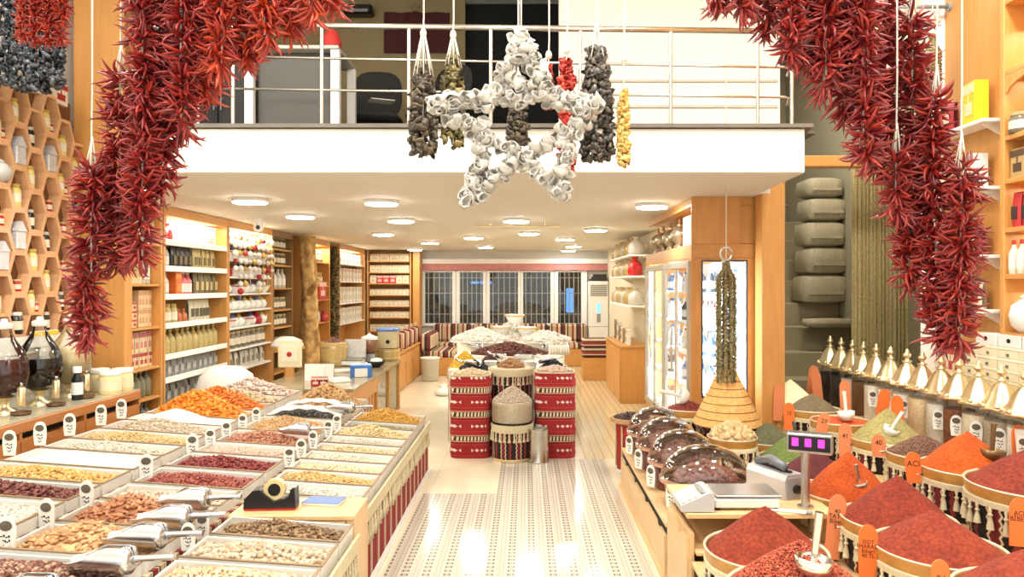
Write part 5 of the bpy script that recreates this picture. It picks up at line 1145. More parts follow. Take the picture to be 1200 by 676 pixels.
def otag_back(label, px, py0, py1, Y, lines, faded, lean=0.):
    zs_ = .502 if xat(px, Y) < 2.6 else .642
    py1 = CY+(H-zs_)*F/Y
    B['tmp'] = (xat(px, Y), Y, 0, .0); otag(label, px, py0, py1, 'tmp', lines, faded, lean)
otag_back('orange tag with a price behind the second row orange chilli heap', 1148, 486, 535, 4.42, ['T', '67c'], False)
otag_back('dark orange tag leaning on the white jar above the green herb', 1026, 455, 500, 5.2, ['12'], False, .2)
otag_back('faded orange tag before the brown jar', 992, 446, 492, 5.75, ['8'], True)
otag_back('narrow orange tag before the second dark jar', 962, 434, 478, 6.35, [], True, -.08)
otag_back('narrow orange tag leaning before the first dark jar', 947, 428, 458, 6.5, [], True, .15)
otag_back('small orange tag just above the pale green herb heap', 1054, 464, 490, 4.98, ['5'], False)
otag_back('orange tag at the right picture edge beside the last jar', 1197, 498, 530, 4.0, ['60'], False)
# ================================================================== gold lidded jars
def make_gjar(i, c, c2):
    t = thing('glass_jar', '', 'jar', group='glass jars with gold lids')
    MB().lathe([(.085, 0), (.092, .01), (.092, .3), (.085, .33), (.08, .345)], 26).build('glass_wall', pane('jar_glass', (1, 1, 1), .5), t, 50)
    MB().lathe([(.082, .006), (.088, .014), (.088, .27)], 26).build('contents', powder_mat('jar_fill_%d' % i, c, c2, .4, 60), t, 50)
    P = [(.106, .335), (.114, .345), (.102, .358), (.1, .37), (.09, .385), (.082, .40), (.064, .44), (.044, .475), (.026, .495), (.022, .5), (.034, .505), (.034, .511), (.014, .518), (.012, .53), (.026, .545), (.028, .557), (.012, .572), (.016, .582), (.004, .597), (0, .6)]
    n = 32; V = [((r*(1+(.06 if z < .48 else 0)*math.cos(8*a)))*np.array([math.cos(a), math.sin(a)])).tolist()+[z] for r, z in P for a in np.linspace(0, 2*PI, n, endpoint=False)]
    m = MB(); m.add(V, [(l*n+q, l*n+(q+1) % n, (l+1)*n+(q+1) % n, (l+1)*n+q) for l in range(len(P)-1) for q in range(n)]); m.build('gold_lid', M_gold, t, True)
    m = MB()
    for k in range(8): a = 2*PI*k/8; m.lathe([(.0, -.012), (.014, -.006), (.016, .004), (.008, .012), (0, .014)], 8, (.108*math.cos(a), .108*math.sin(a), .36), cap=False)
    m.build('scalloped_edge', M_gold, t, True); return t
JC = [((60, 56, 54), (40, 38, 36)), ((64, 64, 66), (44, 44, 46)), ((234, 228, 210), (214, 206, 184)), ((140, 100, 66), (110, 74, 46)), ((244, 240, 226), (226, 220, 204)), ((236, 224, 206), (206, 170, 140)), ((246, 244, 236), (232, 228, 216)),
      ((240, 224, 188), (222, 200, 152)), ((240, 238, 228), (220, 216, 202)), ((150, 96, 64), (120, 70, 44)), ((234, 224, 200), (214, 200, 170)), ((196, 184, 160), (160, 148, 124)), ((244, 242, 232), (226, 222, 208)), ((236, 226, 200), (214, 200, 166))]
jn = ['black spice, farthest of the row', 'dark grey spice, second from the far end', 'pale grey powder, third from the far end', 'brown spice, fourth from the far end', 'white powder behind the green herb', 'cream and reddish layers', 'white grains before the chilli strings', 'tan powder under the chilli string ends', 'white flakes right of the tan jar', 'reddish brown bark pieces', 'grey beige seeds', 'dull grey spice near the right edge', 'white crystals by the right edge', 'cream powder cut by the right edge']
for i, px in enumerate((973, 986, 999, 1012, 1027, 1044, 1063, 1081, 1103, 1124, 1147, 1174, 1202, 1234)):
    X = 2.76; Y = yx(px, X); o = make_gjar(i, *JC[i]); o.location = (X, Y, .6405); o['label'] = 'gold lidded glass jar of '+jn[i]; o.rotation_euler.z = i
    if i in (4, 5, 6, 8, 9, 10, 11, 12):
        a = -2.25; K_tag.put((X+.106*math.cos(a), Y+.106*math.sin(a), .755), -.7, 'white oval price tag on the jar of '+jn[i], 'white price tags on the gold lidded jars', 1.1)
# ================================================================== domed buckets
def make_bucket():
    t = thing('domed_bucket', '', 'bucket', group='buckets with clear domes'); r = .23
    MB().lathe([(r*.8, 0), (r*.84, .01), (r*.93, .15), (r*.95, .175)], 36).build('bucket', mat('bucket_brown', (120, 52, 44), .2, var=.2), t, 50)
    MB().lathe([(r*.95, .16), (r*1.03, .165), (r*1.03, .185), (r*.95, .19)], 36, cap=False).build('rim', mat('bucket_rim', (206, 160, 130), .3), t, 50)
    d = [(r*1.0*math.cos(q), .19+.2*math.sin(q)) for q in np.linspace(0, PI/2-.02, 12)]
    MB().lathe([(r*1.04, .186), (r*1.04, .192)]+d+[(0, .39)], 40, cap=False).build('dome', pane('dome_plastic', (.96, .95, .94), 2.6, .06), t, True)
    MB().lathe([(.012, .388), (.022, .4), (.02, .412), (0, .416)], 14).build('knob', M_glass, t, True)
    return t
K_b = Kind(make_bucket)
for i, (X, Y, w) in enumerate(((1.1, 4.46, 'nearest the scale box'), (1.06, 4.93, 'second from the scale box'), (1.05, 5.4, 'third from the scale box'), (1.05, 5.87, 'farthest from the scale box'))):
    K_b.put((X, Y, .331), 0, 'clear domed brown bucket %s' % w, None, (1.18, 1, 1) if i == 0 else (1, 1, 1))
    contents('olives', 'dark red preserved fruit in the domed bucket %s' % w, 'preserves', (X, Y, .331+.18), .41, .41, .01, .1, 'big', [(150, 90, 76), (120, 60, 54), (170, 116, 96)], 0, 0, rot=(0, 0, 0), rnd=True, cover=1.8)
    K_tag.put((X-.232, Y-.1, .36), -.9, 'white oval price tag on the domed bucket %s' % w, 'white price tags on the domed buckets', 1.2)
# tall red tub at the end of the platform
t = thing('tub', 'tall tub with red sides and cream straps at the platform end', 'tub', (.96, 6.62, 0))
MB().lathe([(.13, 0), (.135, .02), (.14, .44)], 28).build('body', mat('red_tub', (176, 40, 34), .35, var=.25), t, 50); MB().lathe([(.14, .4405), (.19, .46), (.2, .5), (.185, .5), (.17, .47), (0, .46)], 30).build('rim', mat('tub_rim', (206, 164, 120), .4), t, 50); MB().lathe([(.137, .0), (.145, .005), (.145, .03), (.138, .035)], 28, cap=False).build('base_ring', M_offw, t, 50)
for k in range(8): a = 2*PI*k/8; MB().tube([(.142*math.cos(a), .142*math.sin(a), .06), (.146*math.cos(a), .146*math.sin(a), .43)], .008, 6).build('strap', M_cream, t, True)
contents('black_raisins', 'black and dark red fruit in the tall red tub', 'dried fruit', (.96, 6.62, .495), .35, .35, .02, .04, 'apri', [(40, 36, 40), (90, 36, 34), (60, 44, 44)], 0, 0, rot=(0, 0, 0), rnd=True, cover=2)
# ================================================================== glass fridges
FX0, FX1, FY0, FY1, FT = 1.40, 1.98, 6.16, 8.5, 2.05
M_fr = mat('fridge_frame', (196, 190, 176), .35, .4)
t = thing('display_fridge', 'large wood clad display fridge with glass doors and a glass end', 'fridge', ((FX0+FX1)/2, (FY0+FY1)/2, 0)); hx, hy = (FX1-FX0)/2, (FY1-FY0)/2
M_fg = pane('fridge_glass', (.98, .99, 1), .3)
M_in = mat('fridge_lining', (236, 244, 248), .4, var=.02)
MB().span(hx-.03, hx, -hy, hy, 0, FT, .002).build('back_panel', M_in, t)
MB().span(-hx, hx-.031, -hy, hy, 0, .35, .004).build('plinth', M_wood, t); MB().span(-hx, hx-.031, -hy, hy, 1.93, FT, .004).build('top_box', M_woody, t)
MB().span(-hx, hx-.031, hy-.03, hy, .351, 1.929, .002).build('far_end', M_wood, t)
# near end: wood frame round a glass window
wx0, wx1, wz0, wz1 = xat(822, FY0)-1.69, xat(876, FY0)-1.69, zat(466, FY0), zat(305, FY0)
e = MB(); e.span(-hx, wx0, -hy, -hy+.03, .351, 1.929, .002).span(wx1, hx-.031, -hy, -hy+.03, .351, 1.929, .002).span(wx0, wx1, -hy, -hy+.03, .351, wz0, .002).span(wx0, wx1, -hy, -hy+.03, wz1, 1.929, .002); e.build('near_end', M_wood, t)
fr = MB(); k = .012; fr.span(wx0, wx0+k, -hy-.006, -hy+.02, wz0, wz1, .002).span(wx1-k, wx1, -hy-.006, -hy+.02, wz0, wz1, .002).span(wx0+k, wx1-k, -hy-.006, -hy+.02, wz0, wz0+k, .002).span(wx0+k, wx1-k, -hy-.006, -hy+.02, wz1-k, wz1, .002)
fr.build('end_window_frame', mat('dark_gasket', (50, 62, 80), .4), t); MB().span(wx0+k, wx1-k, -hy+.004, -hy+.01, wz0+k, wz1-k, 0).build('end_window_pane', M_fg, t)
for a, b in ((-hy+.04, -.02), (.02, hy-.04)):
    d = MB(); z0, z1, q = .37, 1.91, .06
    d.span(-hx-.02, -hx+.012, a, a+q, z0, z1, .004).span(-hx-.02, -hx+.012, b-q, b, z0, z1, .004).span(-hx-.02, -hx+.012, a+q, b-q, z0, z0+q, .004).span(-hx-.02, -hx+.012, a+q, b-q, z1-q, z1, .004)
    d.span(-hx-.018, -hx+.01, (a+b)/2-.02, (a+b)/2+.02, z0+q, z1-q, .004)
    d = d.build('door', M_fr, t); MB().span(-hx-.008, -hx-.002, a+q, b-q, z0+q, z1-q, 0).build('glass', M_fg, d); MB().tube([(-hx-.04, (a+b)/2+.03, .9), (-hx-.05, (a+b)/2+.03, 1.1), (-hx-.04, (a+b)/2+.03, 1.3)], .01).build('handle', M_fr, d)
zf = [.40, .78, 1.08, 1.36, 1.64]
for z in zf: MB().span(-hx+.03, hx-.035, -hy+.035, hy-.035, z-.012, z, .001).build('shelf', M_shw, t)
colsf = [((244, 244, 240), (70, 110, 170), 'white'), ((226, 236, 244), (60, 100, 170), 'pale blue'), ((90, 130, 180), (230, 230, 230), 'blue'), ((240, 220, 180), (200, 60, 50), 'cream'), ((60, 70, 80), (200, 200, 190), 'dark')]
onm = ['lowest', 'second', 'third', 'fourth', 'topmost']
for j, z in enumerate(zf):
    for i in range(13):
        c = colsf[(i//3+j) % 5]; h = .2 if j < 4 else .19
        goods('bottle', .045, h, c[0], c[1]).put((1.56 if i % 2 else 1.6, FY0+.13+.165*i, z+.001), 0, c[2]+' bottle in the front row on the %s fridge shelf' % onm[j], 'bottles in the glass fridge')
    for i in range(4): c = colsf[(i+j*2) % 5]; goods('carton', .08, .19, .08, c[0], c[1]).put((1.72+.001*i, FY0+.12+.14*i, z+.001), 0, c[2]+' carton on the %s fridge shelf seen through the end window' % onm[j], 'cartons in the glass fridge'); goods('bottle', .04, .2, colsf[(i+j+1) % 5][0], colsf[(i+j+1) % 5][1]).put((1.85, FY0+.12+.14*i, z+.001), 0, colsf[(i+j+1) % 5][2]+' bottle by the back on the %s fridge shelf near the end window' % onm[j], 'bottles at the back of the glass fridge')
for yy, e in ((FY0+.06, 45), (7.33, 60), (FY1-.06, 30)): shelf_light(FX0+.03, yy, 1.14, 1.5, .05, e, (0, -PI/2, 0), (.8, .91, 1))
shelf_light(1.86, FY0+.04, 1.14, .05, 1.5, 45, (PI/2, 0, 0), (.8, .91, 1))
struct(MB().span(FX0+.02, 2.0, FY0+.01, FY1, FT+.33, 2.449, .002).build('bulkhead_right', M_wood))
struct(MB().span(FX0+.42, 2.0, FY0+.01, FY1, FT+.003, FT+.329, .002).build('bulkhead_right_back', M_wood))
struct(MB().span(FX0, FX0+.419, FY0-.001, FY0+.009, FT+.001, 2.449, .001).build('bulkhead_right_end', M_wood))
# on top of the fridge
o = goods('carton', .34, .27, .1, (244, 236, 226), (236, 200, 196)).put((1.5, 6.55, FT+.001), PI/2, 'white carton with a faint pink print on top of the fridge', 'cartons on the fridge')
def make_sam():
    t = thing('samovar', '', 'samovar'); MB().lathe([(.06, 0), (.05, .02), (.03, .05), (.08, .1), (.09, .16), (.06, .21), (.03, .23)], 18).build('body', mat('old_silver', (186, 176, 150), .3, .7), t, True); MB().lathe([(.035, .23), (.02, .26), (.012, .27), (.016, .29), (0, .31)], 14).build('lid', M_gold, t, True)
    for s in (-1, 1): MB().tube([(0, s*.08, .18), (0, s*.115, .16), (0, s*.085, .12)], .007).build('handle', M_gold, t, True)
    MB().tube([(-.08, 0, .1), (-.13, 0, .1), (-.13, 0, .07)], .008).build('tap', M_gold, t, True); return t
K_s = Kind(make_sam)
for i, (Y, w) in enumerate(((7.2, 'nearest the white carton'), (7.65, 'second from the white carton'), (8.05, 'third from the white carton'), (8.38, 'farthest from the white carton'))): K_s.put((1.52, Y, FT+.001), 0, 'old silver samovar on top of the fridge, '+w, 'samovars on the fridge', 1.0)
# ================================================================== shelves and counter beyond the fridge
t = thing('counter', 'orange wooden counter beyond the glass fridge', 'counter', (1.55, 11.3, 0))
MB().span(-.2, .22, -.9, .9, 0, .8, .004).build('body', M_wood, t); MB().span(-.22, .22, -.92, .9, .8005, .83, .004).build('top', M_woody, t)
for k in range(3): MB().span(-.214, -.2005, -.88+.6*k, -.31+.6*k, .04, .78, .003).build('door', M_wood, t)
for k in range(9):
    c, c2, w = [((240, 236, 226), (200, 196, 186), 'white'), ((60, 56, 52), (150, 140, 120), 'black'), ((220, 190, 130), (160, 120, 60), 'tan')][(k*2) % 3]
    goods('carton', .2, .22 if k < 6 else .3, .05, c, c2).put((1.48, 10.55+.17*k, .831), PI/2, w+' flat box leaning on the orange counter beyond the fridge', 'flat boxes on the orange counter').rotation_euler = (0, 0, PI*1.5)
t = thing('wall_shelf', 'white wall shelves with gold bags beyond the fridge', 'shelf', (1.6, 11.0, 0))
for z in (1.42, 1.83, 2.12): s = MB().span(-.2, .18, -1.1, 1.3, z-.025, z, .003).build('shelf', M_shw, t); [MB().prism([(.0, z-.026), (.18, z-.026), (.18, z-.12)], y, y+.02, 'y').build('bracket', M_shw, t) for y in (-1.0, 1.15)]
MB().span(.1801, .2, -1.1, 1.3, 1.3, 2.4, .001).build('back_panel', M_shw, t)
for z, lw in ((1.42, 'lower'), (1.83, 'middle'), (2.12, 'upper')):
    for k in range(8):
        if z == 1.83 and k == 0: goods('sack', .2, .26, .12, (206, 40, 40), (140, 20, 20)).put((1.5, 10.02, z+.001), 0, 'red heart shaped bag at the near end of the white wall shelves', 'red bags wall shelf'); continue
        goods('sack', .22, .25, .16, (200, 170, 110) if k % 3 else (214, 206, 190), (190, 150, 60)).put((1.52, 10.05+.28*k, z+.001), 0, ('gold' if k % 3 else 'silver')+' gift bag on the %s white wall shelf beyond the fridge' % lw, 'gift bags on the white wall shelves')
# floor standing air conditioner
t = thing('air_conditioner', 'white floor standing air conditioner right of the back windows', 'air conditioner', (xat(701, 15.75), 15.8, 0)); hw = .21
MB().span(-hw, hw, -.16, .16, 0, 1.78, .012).build('body', M_offw, t); g = MB()
for k in range(6): g.span(-hw+.03, hw-.03, -.172, -.161, 1.47+.042*k, 1.495+.042*k, .002)
g.build('louvre', mat('louvre_grey', (150, 146, 136), .5), t); MB().span(-.04, .04, -.165, -.1605, 1.1, 1.3, .002).build('control_panel', emit('ac_blue', (120, 200, 250), .8), t); MB().span(-.04, .04, -.166, -.1605, .9, 1.08, .002).build('badge', M_grey, t); MB().span(-hw+.004, hw-.004, -.1635, -.1605, .8, .81, 0).build('seam', M_grey, t)
o = thing('folded_cloth', 'dark folded cloth lying on top of the air conditioner', 'cloth', (xat(702, 15.75), 15.8, 1.781))
for k in range(3): MB().box(.02*k-.02, 0, .03+.05*k, .38-.05*k, .24, .05, .02).build('fold', mat('dark_cloth', (66, 62, 58), .9, var=.3), o)
# ================================================================== kilim seating at the back
M_sofa = kilim('sofa_kilim', 0, .34, [(0, (120, 50, 48)), (.18, CRM), (.28, (70, 54, 48)), (.36, (206, 180, 140)), (.6, (150, 60, 56)), (.72, CRM), (.86, (60, 50, 46))])
t = thing('bench', 'long kilim covered bench along the back windows', 'bench', (-.3, 15.5, 0)); x0, x1 = -1.72, 1.62
MB().span(x0, x1, -.3, .45, 0, .36, .01).build('wooden_base', M_woodx, t)
for k in range(4): a = x0+(x1-x0)*k/4; MB().span(a+.005, a+(x1-x0)/4-.005, -.32, .3, .361, .48, .04).build('seat_cushion', M_sofa, t); MB().span(a+.005, a+(x1-x0)/4-.005, .2, .44, .481, .86, .05).build('back_cushion', M_sofa, t)
t = thing('bench', 'short kilim covered side bench at the left of the back windows', 'bench', (xat(522, 14.2), 14.2, 0))
MB().span(-.33, .33, -.6, .6, 0, .34, .01).build('wooden_base', M_wood, t); MB().span(-.34, .34, -.61, .6, .341, .46, .04).build('seat_cushion', M_sofa, t); MB().span(-.42, -.2, -.62, .6, .461, .78, .05).build('back_cushion', M_sofa, t)
t = thing('stool', 'wooden box stool with two kilim cushions near the orange counter', 'stool', (xat(697, 13.1), 13.15, 0)); MB().span(-.23, .23, -.2, .2, 0, .4, .006).build('box', M_woodx, t)
for k in range(2): MB().span(-.235, .235, -.21, .2, .401+.17*k, .57+.17*k, .05).build('cushion', kilim('stool_kilim', 2, .17, [(0, (90, 50, 46)), (.3, CRM), (.4, (150, 60, 56)), (.7, (60, 46, 42)), (.8, CRM)]), t)
o = thing('plastic_bin', 'clear plastic bin standing on the floor left of the kilim bench', 'bin', (xat(504, 12.9), 12.9, 0)); MB().lathe([(.13, 0), (.15, .02), (.17, .38), (.175, .4)], 20).build('wall', mat('cloudy_plastic', (206, 200, 180), .15, var=.2), o, 50); MB().lathe([(.178, .4), (.182, .415), (.16, .42)], 20).build('lid', M_offw, o, 50)
o = thing('bag', 'small white bag lying on the floor beside the central display', 'bag', (xat(520, 11.2), 11.2, 0)); MB().lathe([(.1, 0), (.15, .03), (.12, .1), (.04, .13), (.06, .17)], 14).build('body', M_offw, o, True); MB().tube([(-.04, 0, .15), (0, 0, .2), (.04, 0, .15)], .008).build('handle', M_offw, o, True)
# ================================================================== stairwell goods
t = thing('handrail', 'upright chrome tube beside the right pillar at the stairs', 'handrail', (2.2, 6.4, 0)); MB().tube([(-.03, 0, 0), (.03, 0, 2.42)], .016, 10).build('tube', M_chrome, t, True); MB().lathe([(.03, 0), (.03, .01)], 12, (-.03, 0, 0)).build('base_flange', M_chrome, t); MB().tube([(-.05, 0, 2.4), (.1, 0, 2.4)], .012).build('bracket', M_chrome, t, True)
Mb = mat('grey_film', (176, 164, 134), .4, var=.25, scale=8, bump=.6, bscale=14)
z = 1.5; zs_ = [.32, .3, .28, .26, .22]
for i, h in enumerate(zs_):
    o = thing('packed_bag', ['largest grey packed bag at the bottom of the stair stack', 'second grey packed bag from the bottom of the stair stack', 'middle grey packed bag of the stair stack', 'second grey packed bag from the top of the stair stack', 'topmost grey packed bag of the stair stack'][i], 'bag', (xat(967, 8.15)-.08+.02*(i % 2), 8.12, z), R.uniform(-.1, .1), 'packed bags on the stairs'); w = .27-.012*i
    b = MB(); n = 24; b.lathe([(.6, .0), (.95, .03), (1.0, h*.5), (.95, h-.035), (.6, h-.004), (0, h-.001)], n, ex=5); b.build('body', Mb, o, True).scale = (w, .2, 1); MB().span(-w*.7, w*.7, -.206, -.2, h*.3, h*.42, .004).build('fold', Mb, o); z += h+.002
o = thing('packed_bag', 'flat grey bag lying on a lower stair', 'bag', (xat(968, 7.8), 7.72, 1.25), .1, 'packed bags on the stairs'); MB().lathe([(.6, 0), (.95, .02), (1, .05), (.9, .09), (0, .1)], 20, ex=4).build('body', Mb, o, True).scale = (.3, .12, 1); MB().span(-.2, .2, -.128, -.12, .04, .06, .004).build('fold', Mb, o)
# curtain
G = [[(xat(1000, 6.6)+.5*i/80, 6.62+.025*math.sin(i*1.1)+.01*math.sin(i*2.7), z) for z in np.linspace(.05, 2.9, 8)] for i in range(81)]
n_ = NT('olive_curtain'); f = n_.noise(120, 3); n_.set(n_.ramp(f, [(.4, srgb(146, 130, 82)), (.65, srgb(196, 180, 128))]), .6)
t = thing('curtain', 'olive string curtain hanging right of the stairs', 'curtain', (0, 0, 0)); MB().sheet(G).build('cloth', n_.m, t, True).modifiers.new('s', 'SOLIDIFY').thickness = .006
MB().tube([(xat(1000, 6.6)-.05, 6.62, 2.92), (xat(1000, 6.6)+.56, 6.62, 2.92)], .014).build('rod', M_gold, t, True)
t = thing('hanging_rod', 'grey rod with a hook high up beside the right panel', 'rod', (0, 5.05, zat(8, 5.05))); MB().tube([(xat(1040, 5.05), 0, 0), (2.93, 0, 0)], .014, 10).build('bar', M_grey, t, True); MB().tube([(2.86, 0, 0), (2.86, -.02, -.03), (2.86, 0, -.06), (2.86, .02, -.04)], .007).build('hook', M_chrome, t, True); MB().lathe([(.03, 0), (.03, .02)], 14).build('flange', M_grey, t, 50, (2.93, 0, 0), (0, PI/2, 0))
# ================================================================== right wall: brackets, niches, stacked boxes
def shelfz(px, py): return H+(CY-py)/(px-CX)*2.95
for i, (py, w) in enumerate(((152, 'top'), (226, 'second'), (301, 'third'), (361, 'lowest'))):
    z = shelfz(1140, py); t = thing('wall_shelf', w+' white bracket shelf on the wooden side panel', 'shelf', (2.95, 4.78, z), group='bracket shelves on the side panel')
    MB().span(-.15, -.001, -.33, .33, -.022, 0, .004).build('board', M_shw, t); [MB().prism([(-.12, -.0225), (-.001, -.0225), (-.001, -.09)], y, y+.015, 'y').build('bracket', M_shw, t) for y in (-.27, .26)]
z0, z1 = shelfz(1140, 152), shelfz(1140, 226)
goods('carton', .15, .26, .09, (248, 208, 40), (236, 226, 180)).put((2.86, 4.62, z0+.001), -PI/2-.1, 'bright yellow carton on the top bracket shelf', 'cartons on the bracket shelves')
goods('pouch', .16, .2, .07, (170, 50, 56), (230, 210, 190)).put((2.87, 4.92, z0+.001), -PI/2, 'dark red pouch beside the bright yellow carton', 'pouches on the bracket shelves')
goods('carton', .12, .22, .09, (240, 238, 232), (206, 210, 220)).put((2.86, 4.62, z1+.001), -PI/2, 'white carton on the second bracket shelf', 'cartons on the bracket shelves')
for i, (py, c, c2, l) in enumerate(((301, (200, 60, 60), (240, 226, 200), 'third'), (361, (236, 220, 190), (190, 50, 60), 'lowest'))):
    for k in range(3): goods('pouch', .11, .17, .06, c, c2).put((2.87, 4.6+.17*k, shelfz(1140, py)+.001), -PI/2, 'pouch on the %s bracket shelf beside the chilli strings' % l, 'pouches on the %s bracket shelf' % l)
# niche unit
t = thing('shelf_unit', 'wooden wall unit with lit niches at the right picture edge', 'shelf', (3.0, 3.55, 0)); NX0, NX1, NY0, NY1 = -.15, .148, -1.0, .82
MB().span(NX1-.02, NX1, NY0, NY1, .86, 4.6, .002).build('back_panel', M_wood, t)
for y in (NY0, -.42, .16, NY1-.04): MB().span(NX0, NX1-.0205, y, y+.04, 1.38, 4.6, .004).build('divider', M_wood, t)
nz = [1.42, 1.765, 2.04, 2.33, 2.59, 2.98, 3.4]
for z in nz:
    for a, b in ((NY0+.041, -.421), (-.379, .159), (.201, NY1-.041)): MB().span(NX0+.004, NX1-.0205, a, b, z-.03, z, .003).build('shelf', M_woody, t)
for a, b in ((NY0+.041, -.421), (-.379, .159), (.201, NY1-.041)):
    m = (a+b)/2; w = (b-a)/2
    MB().prism([(a, 2.86), (a, 2.949), (b, 2.949), (b, 2.86)]+[(m+w*math.cos(q)*.98, 2.82+.1*math.sin(q)) for q in np.linspace(0.2, PI-.2, 9)], NX0+.004, NX0+.02, 'x').build('arch', M_wood, t)
for z in nz[:6]: shelf_light(3.02, 3.84+.21, z+.24 if z != 2.59 else 2.92, .18, .5, 1.6)
NG = 'goods in the lit niches'
goods('jar', .06, .12, (120, 110, 96), (190, 170, 130)).put((2.9, 4.26, 2.591), 0, 'small grey jar in the topmost lit niche', NG); goods('carton', .12, .17, .05, (190, 160, 110), (90, 70, 50)).put((2.9, 4.25, 2.331), -PI/2, 'small framed picture box in the second lit niche', NG)
for k in range(5):
    goods('pouch', .08, .2, .06, (196, 50, 56), (60, 50, 48)).put((2.9, 4.27-.09*k, 2.041), -PI/2, 'red and black pouch in the third lit niche', 'red and black pouches in the niche')
    goods('bottle', .03, .2, (226, 220, 200), (200, 50, 50)).put((2.885, 4.29-.07*k, 1.766), 0, 'small red capped bottle in the fourth lit niche', 'red capped bottles in the niche')
    goods('bottle', .028, .19, (44, 40, 38), (214, 206, 190)).put((2.96, 4.28-.07*k, 1.766), 0, 'small dark bottle behind the red capped bottles in the niche', 'dark bottles in the niche')
for k, Y in enumerate((4.21, 3.96)):
    o = thing('ceramic_urn', ['glossy white round urn in the lowest niche, left one', 'glossy white round urn in the lowest niche, right one'][k], 'urn', (2.92, Y, 1.421), group='white urns in the niche'); MB().lathe([(.05, 0), (.09, .04), (.105, .1), (.09, .16), (.05, .19), (.035, .2)], 24).build('body', M_offw, o, True); MB().lathe([(.042, .2), (.045, .215), (.02, .23), (.012, .245), (0, .255)], 18).build('lid', M_offw, o, True)
# cream boxes stacked in front of the niches
t = thing('ledge', 'pale ledge carrying the stacked cream boxes', 'ledge', (2.90, 4.0, 0)); MB().span(-.055, .045, -.75, .78, .82, .86, .003).build('board', M_pale, t)
for y in (-.6, .6): MB().span(-.05, .045, y, y+.03, .6405, .8195, .002).build('bracket', M_pale, t)
M_cb = mat('cream_box', (232, 222, 190), .5, var=.1)
def make_cb():
    t = thing('flat_box', '', 'box'); MB().span(-.088, .088, -.05, .05, 0, .05, .003).build('box', M_cb, t); MB().span(-.09, .09, -.052, .05, .0502, .066, .003).build('lid', mat('cream_lid', (246, 238, 212), .5), t); MB().span(-.012, .012, -.0525, -.0505, .012, .03, 0).build('slot', mat('slot_shadow_print', (120, 106, 78), .7), t); return t
K_cb = Kind(make_cb); rown = ['lowest', 'second', 'third', 'fourth', 'fifth', 'sixth', 'seventh']; coln = ['nearest', 'second nearest', 'third nearest', 'fourth nearest', 'fifth nearest', 'sixth nearest', 'seventh nearest', 'farthest']
for j in range(7):
    for i in range(8): K_cb.put((2.895, 3.37+.184*i+.006*(j % 2), .861+.067*j), -PI/2+R.uniform(-.04, .04), 'cream flat box, %s row of the stack, %s column' % (rown[j], coln[i]), 'stacked cream boxes by the right wall')
for i in range(6): o = thing('box', ['nearest', 'second', 'third', 'fourth', 'fifth', 'farthest'][i]+' white box with a dark oval hole on top of the cream stack', 'box', (2.895, 3.42+.215*i, .861+.067*7), -PI/2, 'white boxes with oval holes'); MB().span(-.1, .1, -.05, .05, 0, .075, .004).build('box', M_offw, o); MB().lathe([(.017, 0), (.017, .002)], 14).build('oval_hole', M_dark, o, None, (0, -.0505, .04), (PI/2, 0, 0)).scale = (1, .8, 1)
# red and cream packs behind the jars
t = thing('wall_shelf', 'low white shelf of red topped packs behind the gold lidded jars', 'shelf', (2.94, 4.99, 0))
MB().span(.03, .05, -.2, .12, .6405, 1.06, .002).build('leg', M_shw, t)
MB().span(-.05, .06, -.2, .12, 1.0605, 1.08, .003).build('board', M_shw, t)
for k in range(4): goods('carton', .07, .2, .06, (240, 226, 190), (190, 40, 60)).put((2.94, 4.83+.075*k, 1.081), -PI/2, 'cream pack with a crimson top behind the gold lids', 'crimson topped packs behind the gold lids')
# ================================================================== hanging strings of chillies
def chilli_template(bend, L=1.0, seg=5, rings=6):
    V = []; ang = 0.0; p = np.array([0., 0., 0.]); d = L/(rings-1)
    rad = [.35, .9, 1.0, .8, .5, .06]
    for i in range(rings):
        t = np.array([math.cos(ang), 0, math.sin(ang)]); u = np.array([-math.sin(ang), 0, math.cos(ang)]); w = np.array([0, 1., 0])
        for q in range(seg): a = 2*PI*q/seg; V.append(p+(u*math.cos(a)+w*math.sin(a))*.085*rad[i])
        p = p+t*d; ang += bend/(rings-1)
    Fs = np.array([(l*seg+q, l*seg+(q+1) % seg, (l+1)*seg+(q+1) % seg, (l+1)*seg+q) for l in range(rings-1) for q in range(seg)])
    return np.array(V), [Fs]
CT = [chilli_template(b) for b in (-1.5, -.8, .2, .9, 1.6)]
M_ch = pieces('dried_chilli', [(108, 11, 16), (136, 20, 22), (156, 32, 27), (182, 54, 36), (120, 14, 18)], .42, **{'Specular IOR Level': .7})
M_ch2 = pieces('orange_red_chilli', [(136, 18, 16), (178, 44, 24), (206, 76, 36), (154, 28, 20)], .42, **{'Specular IOR Level': .7})
TOPZ = 4.695
def frames(dirs, roll):
    X = dirs/np.linalg.norm(dirs, axis=1)[:, None]; up = np.tile([0., 0, 1], (len(X), 1)); Yv = np.cross(up, X); n = np.linalg.norm(Yv, axis=1); Yv[n < 1e-3] = [0, 1, 0]; Yv /= np.linalg.norm(Yv, axis=1)[:, None]
    Z = np.cross(X, Yv); c, s = np.cos(roll)[:, None], np.sin(roll)[:, None]
    return np.stack([X, Yv*c+Z*s, Z*c-Yv*s], 2)
